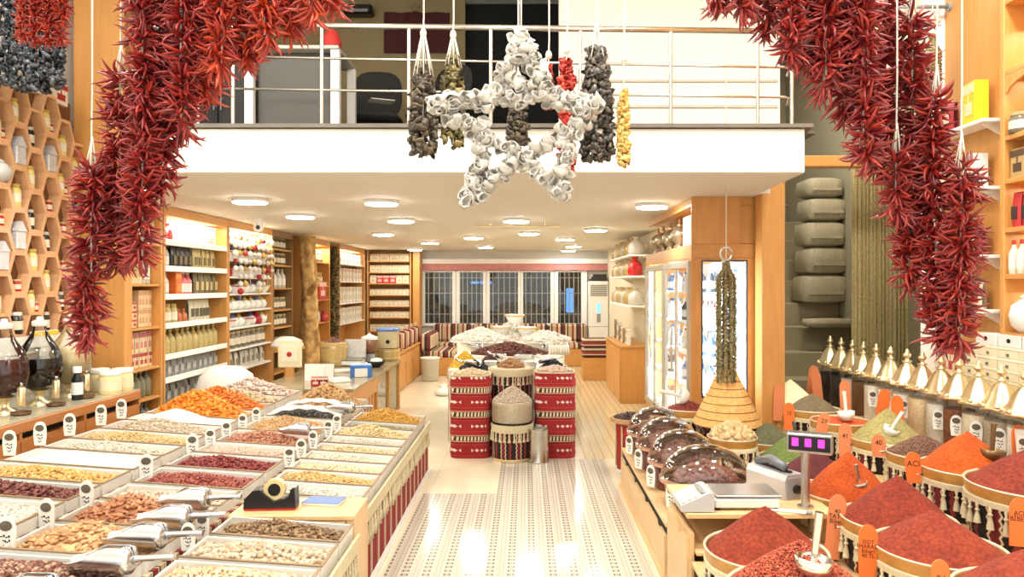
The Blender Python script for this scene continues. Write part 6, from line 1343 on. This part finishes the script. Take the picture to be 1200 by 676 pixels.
def chilli_string(label, px, py0, py1, Y, wpx=40, m=None, group='strings of dried red chillies', dens=1.0, clen=1.0):
    X = xat(px, Y); z1 = zat(py1, Y)+.035; z0 = zat(py0, Y); r = wpx/F*Y/2; L = z0-z1
    t = thing('chilli_garland', label, 'chilli garland', (X, Y, z1), group=group)
    N = int(L/.00145*dens); g = np.random.default_rng(R.randrange(99999)); z = g.uniform(0, L, N); a = g.uniform(0, 2*PI, N)
    pit = g.normal(-.15, .5, N)-.9*np.clip(1-z/.07, 0, 1)+.5*np.clip(1-(L-z)/.06, 0, 1)
    dr = np.stack([np.cos(a)*np.cos(pit), np.sin(a)*np.cos(pit), np.sin(pit)], 1); ln = r*1.28*clen*g.uniform(.75, 1.25, N)
    sway = .012*np.sin(z*5+g.uniform(0, 6)); T = np.stack([dr[:, 0]*r*.12+sway, dr[:, 1]*r*.12, z], 1); mb = MB()
    for k in range(5):
        s = np.arange(N) % 5 == k; A = frames(dr[s], g.uniform(-1.2, 1.2, s.sum())); S = np.stack([ln[s], np.full(s.sum(), .078)*g.uniform(.75, 1.15, s.sum()), np.full(s.sum(), .078)*g.uniform(.75, 1.15, s.sum())], 1)
        mb.inst(CT[k][0], CT[k][1], A*S[:, None, :], T[s])
    stuff(mb.build('chillies', m or M_ch, t, True))
    st = MB().tube([(0, 0, .02), (0, 0, L+.02), (.004, 0, L+.3), (0, 0, TOPZ-z1)], .0035, 6)
    if py0 > 0:
        for k in range(5): st.tube([(.02*math.cos(k*1.25), .02*math.sin(k*1.25), L-.02), (.004, 0, L+.11)], .0025, 5)
    st.build('string', M_cord, t, True); return t
LS = [(107, 196, 412, 2.62, 'string of red chillies farthest left, ending low before the pillar'), (141, 86, 318, 2.68, 'string of red chillies, second from the left of the left arch, ending at the shelf'), (167, -40, 318, 2.6, 'string of red chillies, third from the left of the left arch'),
      (189, -40, 232, 2.66, 'string of red chillies, fourth from the left of the left arch'), (212, -40, 168, 2.6, 'string of red chillies, fifth from the left, ending at the gallery edge'), (236, -40, 122, 2.66, 'string of red chillies, sixth from the left, above the left gallery edge'),
      (260, -40, 92, 2.6, 'string of red chillies, seventh from the left, ending at the railing bars'), (286, -40, 80, 2.66, 'string of red chillies, eighth from the left, before the gallery cabinet'), (310, -40, 62, 2.6, 'string of red chillies, ninth from the left, above the desk'),
      (336, -40, 46, 2.66, 'string of red chillies, tenth from the left, above the desk top'), (362, -40, 30, 2.6, 'short string end of red chillies, eleventh from the left'), (388, -40, 18, 2.66, 'shortest string end of red chillies at the tip of the left arch')]
for px, a, b, Y, l in LS: chilli_string(l, px, a, b, Y, 44, M_ch2 if px > 230 else M_ch)
RS = [(846, -40, 14, 2.62, 'shortest string end of red chillies at the tip of the right arch'), (872, -40, 24, 2.56, 'string end of red chillies, second from the tip of the right arch'), (898, -40, 44, 2.64, 'string end of red chillies, third from the tip of the right arch'),
      (924, -40, 76, 2.56, 'string of red chillies, fourth from the tip of the right arch'), (947, -40, 84, 2.66, 'string of red chillies, fifth from the tip of the right arch'), (968, -40, 118, 2.58, 'string of red chillies, sixth from the tip of the right arch'),
      (990, -40, 142, 2.66, 'string of red chillies, seventh from the tip, before the stairwell beam'), (1012, -40, 196, 2.56, 'string of red chillies, eighth from the tip, ending at the stairwell beam'), (1034, -40, 200, 2.7, 'string of red chillies, ninth from the tip, beside the stairwell beam'),
      (1050, 180, 262, 2.6, 'short string of red chillies below the stairwell beam, before the curtain'), (1069, 20, 338, 2.66, 'long string of red chillies before the olive curtain'), (1097, 112, 410, 2.58, 'string of red chillies before the white packs, ending above the gold lids'), (1126, 192, 418, 2.5, 'rightmost string of red chillies, ending above the gold lids')]
for px, a, b, Y, l in RS: chilli_string(l, px, a, b, Y, 44)
M_sm = pieces('small_red_peppers', [(140, 26, 18), (176, 50, 24), (118, 18, 16), (196, 74, 36)], .3)
for px, b, l in ((27, 52, 'left'), (43, 56, 'second'), (59, 58, 'third'), (73, 55, 'right')): chilli_string('string of small orange red peppers at the top left corner, %s of four' % l, px, -50, b, 3.6, 24, M_sm, 'strings of small peppers at the top left', 1.1, .7)
# ================================================================== strings of dried shells (aubergine, pepper)
def cup_template(n=7):
    P = [(.12, 0), (.55, .12), (.72, .5), (.8, 1.0), (.66, .97), (.5, .5), (.2, .25)]
    V = [(r*math.cos(2*PI*k/n)*(1+.22*math.sin(2*k+i)), r*math.sin(2*PI*k/n)*(1+.2*math.cos(3*k+i)), z-.5+.12*math.sin(2.3*k)*(z > .8)) for i, (r, z) in enumerate(P) for k in range(n)]
    return np.array(V), [np.array([(l*n+q, l*n+(q+1) % n, (l+1)*n+(q+1) % n, (l+1)*n+q) for l in range(len(P)-1) for q in range(n)])]
CUP = cup_template()
def open_cup(n=10):
    P = [(.05, 0), (.4, .06), (.56, .35), (.6, .7), (.66, 1.0), (.56, .98), (.47, .6), (.36, .3), (.05, .18)]
    V = [(r*math.cos(2*PI*k/n)*(1+.12*math.sin(2*k+i*.5)), .68*r*math.sin(2*PI*k/n)*(1+.14*math.cos(3*k)), z-.5+(.14*math.sin(2*PI*k/n*2+1) if z > .55 else 0)) for i, (r, z) in enumerate(P) for k in range(n)]
    return np.array(V), [np.array([(l*n+q, l*n+(q+1) % n, (l+1)*n+(q+1) % n, (l+1)*n+q) for l in range(len(P)-1) for q in range(n)])]
CUPB = open_cup()
def shell_string(name, label, cat, px, py0, py1, Y, wpx, m, size, group, py_knot=None, dens=1.0, cords=0):
    X = xat(px, Y); z1 = zat(py1, Y)+size*.4; z0 = zat(py0, Y); r = wpx/F*Y/2; L = z0-z1
    t = thing(name, label, cat, (X, Y, z1), group=group)
    g = np.random.default_rng(R.randrange(99999)); N = int(dens*1.5*(2*PI*r*L*.75+PI*r*r)/(size*size*.5)); z = g.uniform(0, L, N); a = g.uniform(0, 2*PI, N)
    tp = np.clip((L-z)/(r*2.2), .25, 1)**.5*np.clip(.75+z/(r*1.5), 0, 1); rr = (r-size*.4)*np.sqrt(g.uniform(.45, 1, N))*tp
    T = np.stack([rr*np.cos(a), rr*np.sin(a), z], 1); mb = MB(); mb.inst(CUPB[0]*np.array([.8, .8, 1.15]), CUPB[1], rotm(N, None, g)*(size*g.uniform(.7, 1.15, N)*.66)[:, None, None], T)
    stuff(mb.build('shells', m, t, True)); s = MB()
    kz = (zat(py_knot, Y)-z1) if py_knot else L+.1
    for k in range(cords): a_ = 2*PI*k/cords; s.tube([(r*.6*math.cos(a_), r*.6*math.sin(a_), L-.06), (r*.1*math.cos(a_), r*.1*math.sin(a_), kz)], .0035, 5)
    tz = 2.449 if Y > 6 else TOPZ
    s.tube([(0, 0, .02), (0, 0, min(kz, tz-z1-.02)), (.003, 0, min(kz+.1, tz-z1-.01)), (0, 0, tz-z1)], .0045, 6); s.lathe([(.0, -.02), (.018, -.01), (.02, .01), (.012, .03), (0, .035)], 8, (0, 0, kz), cap=False)
    s.build('string', M_cord, t, True); return t
M_aub = pieces('dried_aubergine', [(70, 62, 52), (92, 82, 68), (50, 44, 38), (120, 104, 78), (62, 58, 52)], .5)
M_aubg = pieces('grey_dried_aubergine', [(72, 68, 62), (98, 92, 84), (54, 50, 48), (128, 116, 96)], .45)
M_olv = pieces('olive_dried_aubergine', [(96, 88, 52), (130, 118, 70), (64, 58, 40), (160, 140, 84)], .5)
M_blk = pieces('black_dried_aubergine', [(46, 48, 54), (70, 74, 82), (30, 32, 36), (110, 114, 122)], .28)
M_rsh = pieces('dried_red_pepper', [(176, 34, 28), (206, 60, 40), (140, 22, 24), (220, 90, 60)], .35)
M_ysh = pieces('dried_yellow_slices', [(226, 186, 96), (240, 206, 130), (200, 156, 70)], .5)
GS = 'strings of dried vegetables before the gallery'
shell_string('dried_aubergine_garland', 'thick string of dark dried aubergines left of the star, leftmost', 'dried garland', 496, 78, 186, 4.25, 40, M_aub, .06, GS, 40, 1.0, 9)
shell_string('dried_aubergine_garland', 'string of olive dried aubergines between the dark string and the star', 'dried garland', 531, 66, 178, 4.3, 32, M_olv, .06, GS, 42, 1.0, 9)
shell_string('dried_aubergine_garland', 'short string of dark dried aubergines seen through the star', 'dried garland', 607, 112, 176, 4.3, 34, M_aub, .055, GS, 90, 1.0, 0)
shell_string('dried_pepper_garland', 'string of dried red peppers behind the right arm of the star', 'dried garland', 664, 68, 212, 4.2, 26, M_rsh, .055, GS, 60, 1.1, 0)
shell_string('dried_pepper_garland', 'thin string of dark red peppers at the star shoulder', 'dried garland', 643, 78, 130, 4.3, 18, M_rsh, .05, GS, 66, 1.1, 0)
shell_string('dried_aubergine_garland', 'large string of grey dried aubergines right of the star', 'dried garland', 699, 58, 192, 4.25, 48, M_aubg, .055, GS, 36, 1.1, 6)
shell_string('dried_apple_garland', 'slim string of yellow dried slices at the right end', 'dried garland', 731, 108, 196, 4.2, 20, M_ysh, .045, GS, 70, 1.3, 0)
for px, b, l in ((6, 104, 'left'), (26, 110, 'second'), (45, 112, 'third'), (62, 106, 'right')): shell_string('dried_aubergine_garland', 'string of black dried aubergines above the honeycomb, %s of four' % l, 'dried garland', px, -40, b, 4.9, 30, M_blk, .06, 'strings of black dried aubergines', None, 1.0, 0)
M_okra = pieces('dried_okra', [(120, 108, 66), (150, 136, 88), (92, 82, 48), (176, 160, 110)], .6)
def okra(label, px, py0, py1, Y, wpx, ring=None):
    X = xat(px, Y); z1 = zat(py1, Y)+.02; z0 = zat(py0, Y); r = wpx/F*Y/2; L = z0-z1; t = thing('okra_garland', label, 'dried garland', (X, Y, z1), group='strings of dried okra')
    g = np.random.default_rng(R.randrange(9999)); mb = MB()
    for c in range(9):
        a = 2*PI*c/9+.2; q = .72 if c else 0; N = int(L/.0065); z = np.linspace(0, L, N)+g.normal(0, .003, N); tp = np.clip((L-z)/.12, .3, 1); b = g.uniform(0, 2*PI, N)
        T = np.stack([r*q*math.cos(a)*tp, r*q*math.sin(a)*tp, z], 1); dr = np.stack([np.cos(b), np.sin(b), g.normal(-.3, .5, N)], 1)
        A = frames(dr, g.uniform(0, 6, N)); mb.inst(ICO1[0], [ICO1[1]], A*np.array([.021, .0085, .0085])[None, None, :], T)
    stuff(mb.build('okra_pods', M_okra, t, True)); s = MB().tube([(0, 0, .02), (0, 0, L+.03), (0, 0, min(2.449 if Y > 6 else TOPZ, TOPZ)-z1)], .004, 6)
    s.build('string', M_cord, t, True)
    if ring: MB().tube([(.045*math.cos(q), 0, L+.07+.05*math.sin(q)) for q in np.linspace(0, 2*PI, 17)], .008, 8).tube([(-.03, 0, L+.02), (0, 0, L-.01), (.03, 0, L+.02)], .01, 8).build('wire_ring', M_steel, t, True)
    return t
okra('large string of dried okra before the bright fridge window', 851, 308, 450, 5.5, 27, True)
okra('string of dried okra hanging behind the right chilli strings', 1093, 42, 112, 4.9, 20)
# ================================================================== the star
YS = 3.55
P2 = [(611, 36), (650, 116), (702, 122), (667, 160), (661, 236), (611, 186), (545, 240), (566, 158), (502, 120), (580, 114)]
ctr = at(605, 140, YS); t = thing('hanging_star', 'large white star made of dried aubergine shells hanging before the gallery', 'star', ctr)
pts = [(Vector(at(px, py, YS))-Vector(ctr))*.95 for px, py in P2]; g = np.random.default_rng(3); T = []
for i in range(10):
    a, b = pts[i], pts[(i+1) % 10]; n = max(3, int((b-a).length/.014))
    for k in range(n):
        p = a.lerp(b, (k+g.uniform(.2, .8))/n)
        for _ in range(2): T.append((p.x+g.normal(0, .016), p.y+g.uniform(-.045, .045), p.z+g.normal(0, .016)))
for _ in range(46):   # filled upper arm and shoulders
    u, v = g.uniform(0, 1), g.uniform(-1, 1); z = pts[0].z+(pts[1].z-pts[0].z)*u; hw = abs(pts[1].x-pts[0].x)*u*.85; T.append((pts[0].x+hw*v, g.uniform(-.045, .045), z))
for (x0_, y0_, x1_, y1_) in ((585, 116, 648, 116), (668, 160, 611, 186), (566, 160, 611, 186), (650, 118, 690, 126), (580, 118, 520, 124)):
    for k in range(12): u = (k+.5)/12; p = Vector(at(x0_+(x1_-x0_)*u, y0_+(y1_-y0_)*u, YS))-Vector(ctr); T.append((p.x+g.normal(0, .014), p.y+g.uniform(-.04, .04), p.z+g.normal(0, .014)))
T = np.array(T); D_ = g.normal(0, .75, (len(T), 3))+np.array([0, -.8, .1]); D_ /= np.linalg.norm(D_, axis=1)[:, None]; A = frames(D_, g.uniform(0, 6.3, len(T)))[:, :, [1, 2, 0]]
# let the hollow ends turn mostly outward and to the front
M_wsh = pieces('white_dried_shell', [(204, 199, 188), (226, 222, 213), (180, 175, 164), (236, 232, 224), (214, 210, 200)], .5, bump=.3, bscale=60)
order = np.argsort(T[:, 1]); me_shell = None
for q, i in enumerate(order[:100]):
    if me_shell is None:
        o = MB().add(CUPB[0]*.05, CUPB[1][0]).build('shell', M_wsh, t, True); me_shell = o.data; pass
    else: o = bpy.data.objects.new('shell', me_shell); C.objects.link(o); o.parent = t
    o.location = T[i]; o.rotation_euler = Matrix(A[i].tolist()).to_euler(); s_ = g.uniform(.8, 1.15); o.scale = (s_, s_, s_)
r_ = order[100:]; stuff(MB().inst(CUPB[0], CUPB[1], A[r_]*(.05*g.uniform(.8, 1.15, len(r_)))[:, None, None], T[r_]).build('shells', M_wsh, t, True))
MB().tube([tuple(p) for p in pts]+[tuple(pts[0])], .008, 6).build('wire_frame', M_steel, t, True)
MB().tube([tuple(pts[0]), (pts[0].x, 0, pts[0].z+.12), (pts[0].x-.01, 0, TOPZ-ctr[2])], .004, 6).build('string', M_cord, t, True)

shell_string('dried_leaf_garland', 'long hanging brown garland between the lit alcoves and the far white bay', 'dried garland', 392, 290, 398, 12.88, 13, M_olv, .075, 'hanging garlands along the left shelves', None, 1.0, 0)
shell_string('dried_leaf_garland', 'shorter hanging dark garland beside the long brown garland', 'dried garland', 386, 288, 350, 12.88, 8, M_aub, .065, 'hanging garlands along the left shelves', None, 1.0, 0)
# bead strings hung before the lit ceramics bay
bead_m = [mat('bead_white', (240, 236, 226), .2), mat('bead_gold', (226, 190, 110), .25, .5), mat('bead_red', (176, 34, 44), .25), mat('bead_blue', (60, 84, 140), .25)]
for i in range(9):
    Y = 8.4+.15*i; n = 5+(i*3) % 4; pal = [0, 1, 0, 0, 0, 1, 2, 0, 0]
    t = thing('bead_string', 'string of glossy white, gold and coloured beads, %s hanging before the lit ceramics' % ['nearest', 'second', 'third', 'fourth', 'fifth', 'sixth', 'seventh', 'eighth', 'farthest'][i], 'ornament', (-3.37, Y, 2.355), group='bead strings before the ceramics')
    MB().tube([(0, 0, 0), (0, 0, -.09*n-.1)], .003, 5).build('cord', M_cord, t)
    MB().tube([(-.03, 0, .0), (0, 0, 0.0), (0, 0, -.02)], .004, 5).build('hook', M_steel, t)
    for k in range(n):
        r = .028+.012*((k*7+i) % 3)/2; MB().lathe([(0, -r), (r*.7, -r*.7), (r, 0), (r*.7, r*.7), (0, r)], 10, (0, 0, -.1-.09*k)).build('bead', bead_m[pal[(k*2+i) % 9]], t, True)
# ================================================================== central display
def kilim_bands(name, period):
    n = NT(name); x, y, z = n.xyz(); m = n.math
    f = m('FRACT', m('DIVIDE', z, period)); u = m('ADD', x, m('MULTIPLY', y, 1.0))
    base = n.ramp(f, [(0, srgb(164, 34, 33)), (.10, srgb(184, 56, 50)), (.13, srgb(158, 30, 30)), (.56, srgb(184, 56, 50)), (.60, srgb(136, 16, 20)), (.68, srgb(214, 160, 140)), (.72, srgb(60, 46, 40)), (.93, srgb(214, 160, 140)), (.97, srgb(164, 34, 33))], True)
    lad = m('MULTIPLY', m('MULTIPLY', m('GREATER_THAN', f, .735), m('LESS_THAN', f, .915)), m('LESS_THAN', m('FRACT', m('DIVIDE', m('ADD', u, 9), .034)), .52))
    c = n.mix(lad, base, srgb(236, 220, 180))
    dz = m('ABSOLUTE', m('SUBTRACT', f, .34)); du = m('ABSOLUTE', m('SUBTRACT', m('FRACT', m('DIVIDE', m('ADD', u, 9), .052)), .5))
    dm = m('LESS_THAN', m('ADD', m('MULTIPLY', dz, 9), m('MULTIPLY', du, 1.4)), .58)
    big = m('LESS_THAN', m('FRACT', m('DIVIDE', m('ADD', u, 9.03), .26)), .62); mid = m('MULTIPLY', dm, big)
    c = n.mix(mid, c, srgb(240, 226, 216)); n.set(n.mix(m('MULTIPLY', n.noise(160, 2), .3), c, (.03, .01, .01)), .9); n.bump(n.noise(240, 2), .4); return n.m
M_kb = kilim_bands('banded_kilim', .236)
def kbin(X, Y, hgt, label):
    t = thing('kilim_bin', label, 'bin', (X, Y, 0), group='kilim covered bins'); r = .205; P = []
    for k in range(17): z = hgt*k/16; P.append((r*(1+.018*math.sin(2*PI*z/.236*1.0+1.2))*(1 if 0 < k < 16 else .96), z))
    MB().lathe(P, 48, ex=4.5).build('cloth_cover', M_kb, t, 60); MB().lathe([(r*.95, hgt), (r*.97, hgt+.012), (r*.9, hgt+.012), (r*.88, hgt)], 40, cap=False, ex=4.5).build('rim', M_cream, t, 60); return t
x1, x2 = xat(550.5, 7.1), xat(651, 7.1)
kbin(x1, 7.31, .80, 'left kilim covered bin of shelled nuts in the central display'); kbin(x2, 7.31, .83, 'right kilim covered bin of pinkish nuts in the central display')
contents('shelled_nuts', 'cream shelled nuts on top of the left kilim bin', 'nuts', (x1, 7.31, .812), .36, .36, .005, .045, 'bean', [(240, 220, 180), (226, 196, 150), (246, 234, 206)], 0, 0, rot=(0, 0, 0), rnd=True, scale=1.4)
contents('pink_nuts', 'pinkish cream nuts on top of the right kilim bin', 'nuts', (x2, 7.31, .842), .36, .36, .005, .035, 'hazel', [(240, 216, 196), (226, 180, 160), (246, 232, 216)], 0, 0, rot=(0, 0, 0), rnd=True, scale=1.5)
# front drum with glass ring of pistachios, drum behind with tassels
def drum(name, label, X, Y, r, h, tass=True):
    t = thing(name, label, 'drum', (X, Y, 0)); MB().lathe([(r*.95, 0), (r*.97, .01), (r, h-.02), (r*.97, h)], 36).build('cloth_side', M_barrel, t, 50); MB().lathe([(r*.97, 0), (r*1.0, .006), (r*.985, .03)], 36, cap=False).build('base_ring', M_gold, t, True)
    MB().lathe([(r*1.0, h-.07), (r*1.02, h-.075), (r*1.035, h-.005), (r*.9, h+.002), (0, h+.002)], 36, cap=False).build('cream_band', M_cream, t, 50); m = MB()
    for k in range(26): a = 2*PI*k/26; m.lathe([(.004, h-.07), (.009, h-.082), (.005, h-.094), (.012, h-.1), (.007, h-.112), (.016, h-.16), (0, h-.158)], 7, (r*1.015*math.cos(a), r*1.015*math.sin(a), 0), cap=False)
    m.build('tassel_trim', M_cream, t, 60); return t
xd = xat(600, 7.05)
drum('drum', 'front cloth covered drum carrying the glass bowl of pistachios', xd, 7.12, .20, .355); drum('drum', 'taller tasselled drum behind the glass bowl of pistachios', xat(598, 7.4), 7.56, .228, .845)
t = thing('glass_bowl', 'large clear glass bowl of pistachios on the front drum', 'bowl', (xd, 7.12, .358)); MB().lathe([(.19, 0), (.205, .01), (.208, .2)], 36, cap=False).build('wall', M_glass, t, 50); MB().lathe([(.205, .198), (.212, .203), (.212, .21), (.203, .21)], 36, cap=False).build('rim', M_glass, t, True); MB().lathe([(.0, 0), (.2, 0), (.2, .008), (0, .008)], 30, cap=False).build('base', M_glass, t, 50)
contents('pistachios', 'tall heap of pistachios in the glass bowl of the central display', 'pistachios', (xd, 7.12, .56), .392, .392, .0, .15, 'bean', [(236, 214, 166), (220, 190, 136), (196, 170, 110), (244, 228, 190)], 0, 0, rot=(0, 0, 0), rnd=True, scale=1.15, cover=2.2)
stuff(tag(MB().lathe([(.185, .37), (.197, .38), (.197, .562), (.1, .565), (0, .566)], 36).build('pistachio_layer', pieces('pistachio_fill', [(226, 200, 150)], .7, bump=1.0, bscale=70), None, 50, (xd, 7.12, 0)), 'pistachios seen through the side of the glass bowl', 'pistachios'))
t = thing('metal_canister', 'plain silver metal canister standing before the right kilim bin', 'canister', (xat(631, 6.98), 7.0, 0)); MB().lathe([(.098, 0), (.103, .006), (.1, .012), (.1, .3), (.104, .306), (.104, .316), (.092, .318), (.09, .29), (0, .285)], 32).build('body', mat('tin', (206, 204, 196), .25, 1.0, var=.1), t, 50); MB().lathe([(.1015, .1), (.103, .104), (.1015, .108)], 32, cap=False).build('bead', M_steel, t, True)
# stepped stand behind
t = thing('display_stand', 'stepped stand covered with white cloth behind the kilim bins', 'display stand', (xat(597, 8.5), 8.7, 0))
Mcl = mat('stand_cloth', (236, 228, 210), .8, var=.06); w = .64
MB().span(-w, w, -.88, -.32, 0, .79, .01).build('step', Mcl, t); MB().span(-w, w, -.315, .35, 0, .88, .01).build('step', Mcl, t); MB().span(-w-.03, w+.03, .355, 1.15, 0, .98, .01).build('step', Mcl, t)
m = MB(); tassels(m, (w+.012, -.85, .80), (w+.012, 1.1, .80), 24, .12, .016); tassels(m, (-w-.012, -.85, .80), (-w-.012, 1.1, .80), 24, .12, .016); m.build('tassel_trim', M_cream, t, True)
MB().span(-w-.004, -w-.0005, -.88, .35, .02, .74, 0).build('side_kilim', M_skirt, t); MB().span(w+.0005, w+.004, -.88, .35, .02, .74, 0).build('side_kilim', M_skirt, t)
def heap(nm, lb, cat, px, py, pyt, Y, wpx, dfac, sh, cols, z, **kw):
    w_ = wpx/F*Y; return contents(nm, lb, cat, (xat(px, Y), Y, z), w_, w_*dfac, .0, max(.03, zat(pyt, Y)-z), sh, cols, 0, 0, rot=(0, 0, 0), rnd=True, **kw)
YE = [(250, 204, 40), (240, 180, 30), (252, 220, 90)]
heap('yellow_raisins', 'bright yellow heap at the left of the central display', 'raisins', 545, 428, 411, 8.05, 36, .8, 'chip', YE, .791, cover=2.2, tilt=.9)
heap('black_olives', 'black glossy heap behind the left kilim bin', 'dried fruit', 556, 434, 422, 7.74+.1, 38, .5, 'apri', [(40, 42, 52), (60, 62, 74), (28, 28, 34)], .791, cover=2.2, tilt=.9, scale=.7)
heap('black_olives', 'dark grey glossy heap behind the right kilim bin', 'dried fruit', 648, 434, 421, 7.84, 34, .5, 'apri', [(60, 62, 70), (90, 92, 98), (40, 40, 46), (190, 186, 176)], .791, cover=2.2, tilt=.9, scale=.7)
heap('dates', 'wide heap of dark brown dates in the middle of the central display', 'dates', 597, 424, 401, 8.62, 92, .5, 'apri', [(96, 44, 32), (124, 64, 44), (70, 30, 24), (150, 84, 56)], .881, cover=3, tilt=.9, nmax=1500)
heap('plums', 'purple brown low heap left of the brown dates', 'plums', 574, 424, 415, 8.14, 26, .8, 'apri', [(90, 50, 48), (112, 70, 64), (66, 36, 36)], .791, cover=2.2, tilt=.9, scale=.8)
heap('brown_nuts', 'small brown nut heap above the tasselled middle drum', 'nuts', 599, 432, 420, 7.56, 34, 1, 'hazel', [(190, 140, 90), (160, 110, 66), (214, 170, 120)], .848, scale=1.3, cover=2)
WS = [(250, 246, 236), (240, 232, 216), (252, 250, 244)]
heap('white_sweets', 'white powdered sweets heap at the left back of the central display', 'sweets', 562, 410, 385, 9.3, 70, .8, 'big', WS, .981, cover=2.4, tilt=.9, scale=1.4)
heap('white_sweets', 'white powdered sweets heap at the back centre below the windows', 'sweets', 600, 404, 377, 9.62, 60, .8, 'big', WS, .981, cover=2.4, tilt=.9, scale=1.4)
heap('white_sweets', 'white powdered sweets heap at the right back of the central display', 'sweets', 640, 412, 389, 9.25, 64, .8, 'big', WS+[(214, 206, 192)], .981, cover=2.4, tilt=.9, scale=1.4)
heap('yellow_raisins', 'bright yellow heap at the right back of the central display', 'raisins', 634, 396, 387, 9.72, 32, .8, 'chip', YE, 1.05, cover=2.2, tilt=.9)
def make_sc():
    t = thing('steel_scoop', '', 'scoop'); MB().sheet([[(-.11+.2*u, .05*math.sin(a)*(1-.4*u*u), .05-.05*math.cos(a)*(1-.4*u*u)) for a in np.linspace(-1.7, 1.7, 11)] for u in np.linspace(0, 1, 8)]).build('bowl', M_scoop, t, True).modifiers.new('s', 'SOLIDIFY').thickness = .003; MB().tube([(.085, 0, .03), (.2, 0, .06)], .012, 10).build('handle', M_scoop, t, True); return t
K_sc = Kind(make_sc)
for px, py, Y, rz, l in ((552, 424, 7.82, 2.6, 'steel scoop lying in the black heap behind the left kilim bin'), (583, 416, 8.2, 2.2, 'steel scoop between purple plums and brown dates'), (615, 417, 8.3, -.3, 'steel scoop at the right edge of the brown dates'), (640, 421, 7.86, .4, 'steel scoop in the dark grey heap behind the right kilim bin'), (556, 404, 9.0, 2.5, 'steel scoop on the left white sweets'), (646, 404, 9.0, .5, 'steel scoop on the right white sweets')): K_sc.put((xat(px, Y), Y, zat(py, Y)-.04), rz, l, 'steel scoops on the central display')
def make_pot():
    t = thing('white_pot', '', 'pot'); MB().lathe([(.045, 0), (.06, .01), (.066, .07), (.075, .08), (.07, .085), (.055, .07), (0, .065)], 18).build('cup', M_offw, t, 50); MB().lathe([(.0, .067), (.05, .067), (.03, .085), (0, .09)], 14, cap=False).build('filling', M_card, t, True); return t
K_pot = Kind(make_pot)
for px, Y, z, l in ((575, 7.9, .791, 'white pot left of the small brown nut heap'), (622, 7.9, .791, 'white pot right of the small brown nut heap')): K_pot.put((xat(px, Y), Y, z), 0, l, 'white pots on the central display')
for px, py, Y, l in ((587, 388, 9.45, 'left white bowl perched on the white sweets'), (603, 374, 9.62, 'topmost white bowl on the white sweets'), (617, 389, 9.4, 'right white bowl perched on the white sweets')): goods('cup', 2.0, WH, GD).put((xat(px, Y), Y, zat(py+6, Y)), 0, l, 'white bowls on the sweets')
t = thing('crate', 'white crate with tassels at the right edge of the central display', 'crate', (xat(655, 8.6), 8.68, .881)); MB().span(-.12, .12, -.14, .14, 0, .012, .002).span(-.12, .12, -.14, -.128, .0125, .11, .002).span(-.12, .12, .128, .14, .0125, .11, .002).span(-.12, -.108, -.1275, .1275, .0125, .11, .002).span(.108, .12, -.1275, .1275, .0125, .11, .002).build('box', M_offw, t); m = MB(); tassels(m, (-.11, -.146, .09), (.11, -.146, .09), 7, .08, .012); m.build('tassel_trim', M_cream, t, True)
contents('wrapped_sweets', 'pale sweets filling the white tasselled crate', 'sweets', (xat(655, 8.6), 8.68, .98), .21, .25, .01, .04, 'big', [(236, 220, 196), (214, 196, 170), (244, 236, 220)], 0, 0, rot=(0, 0, 0))
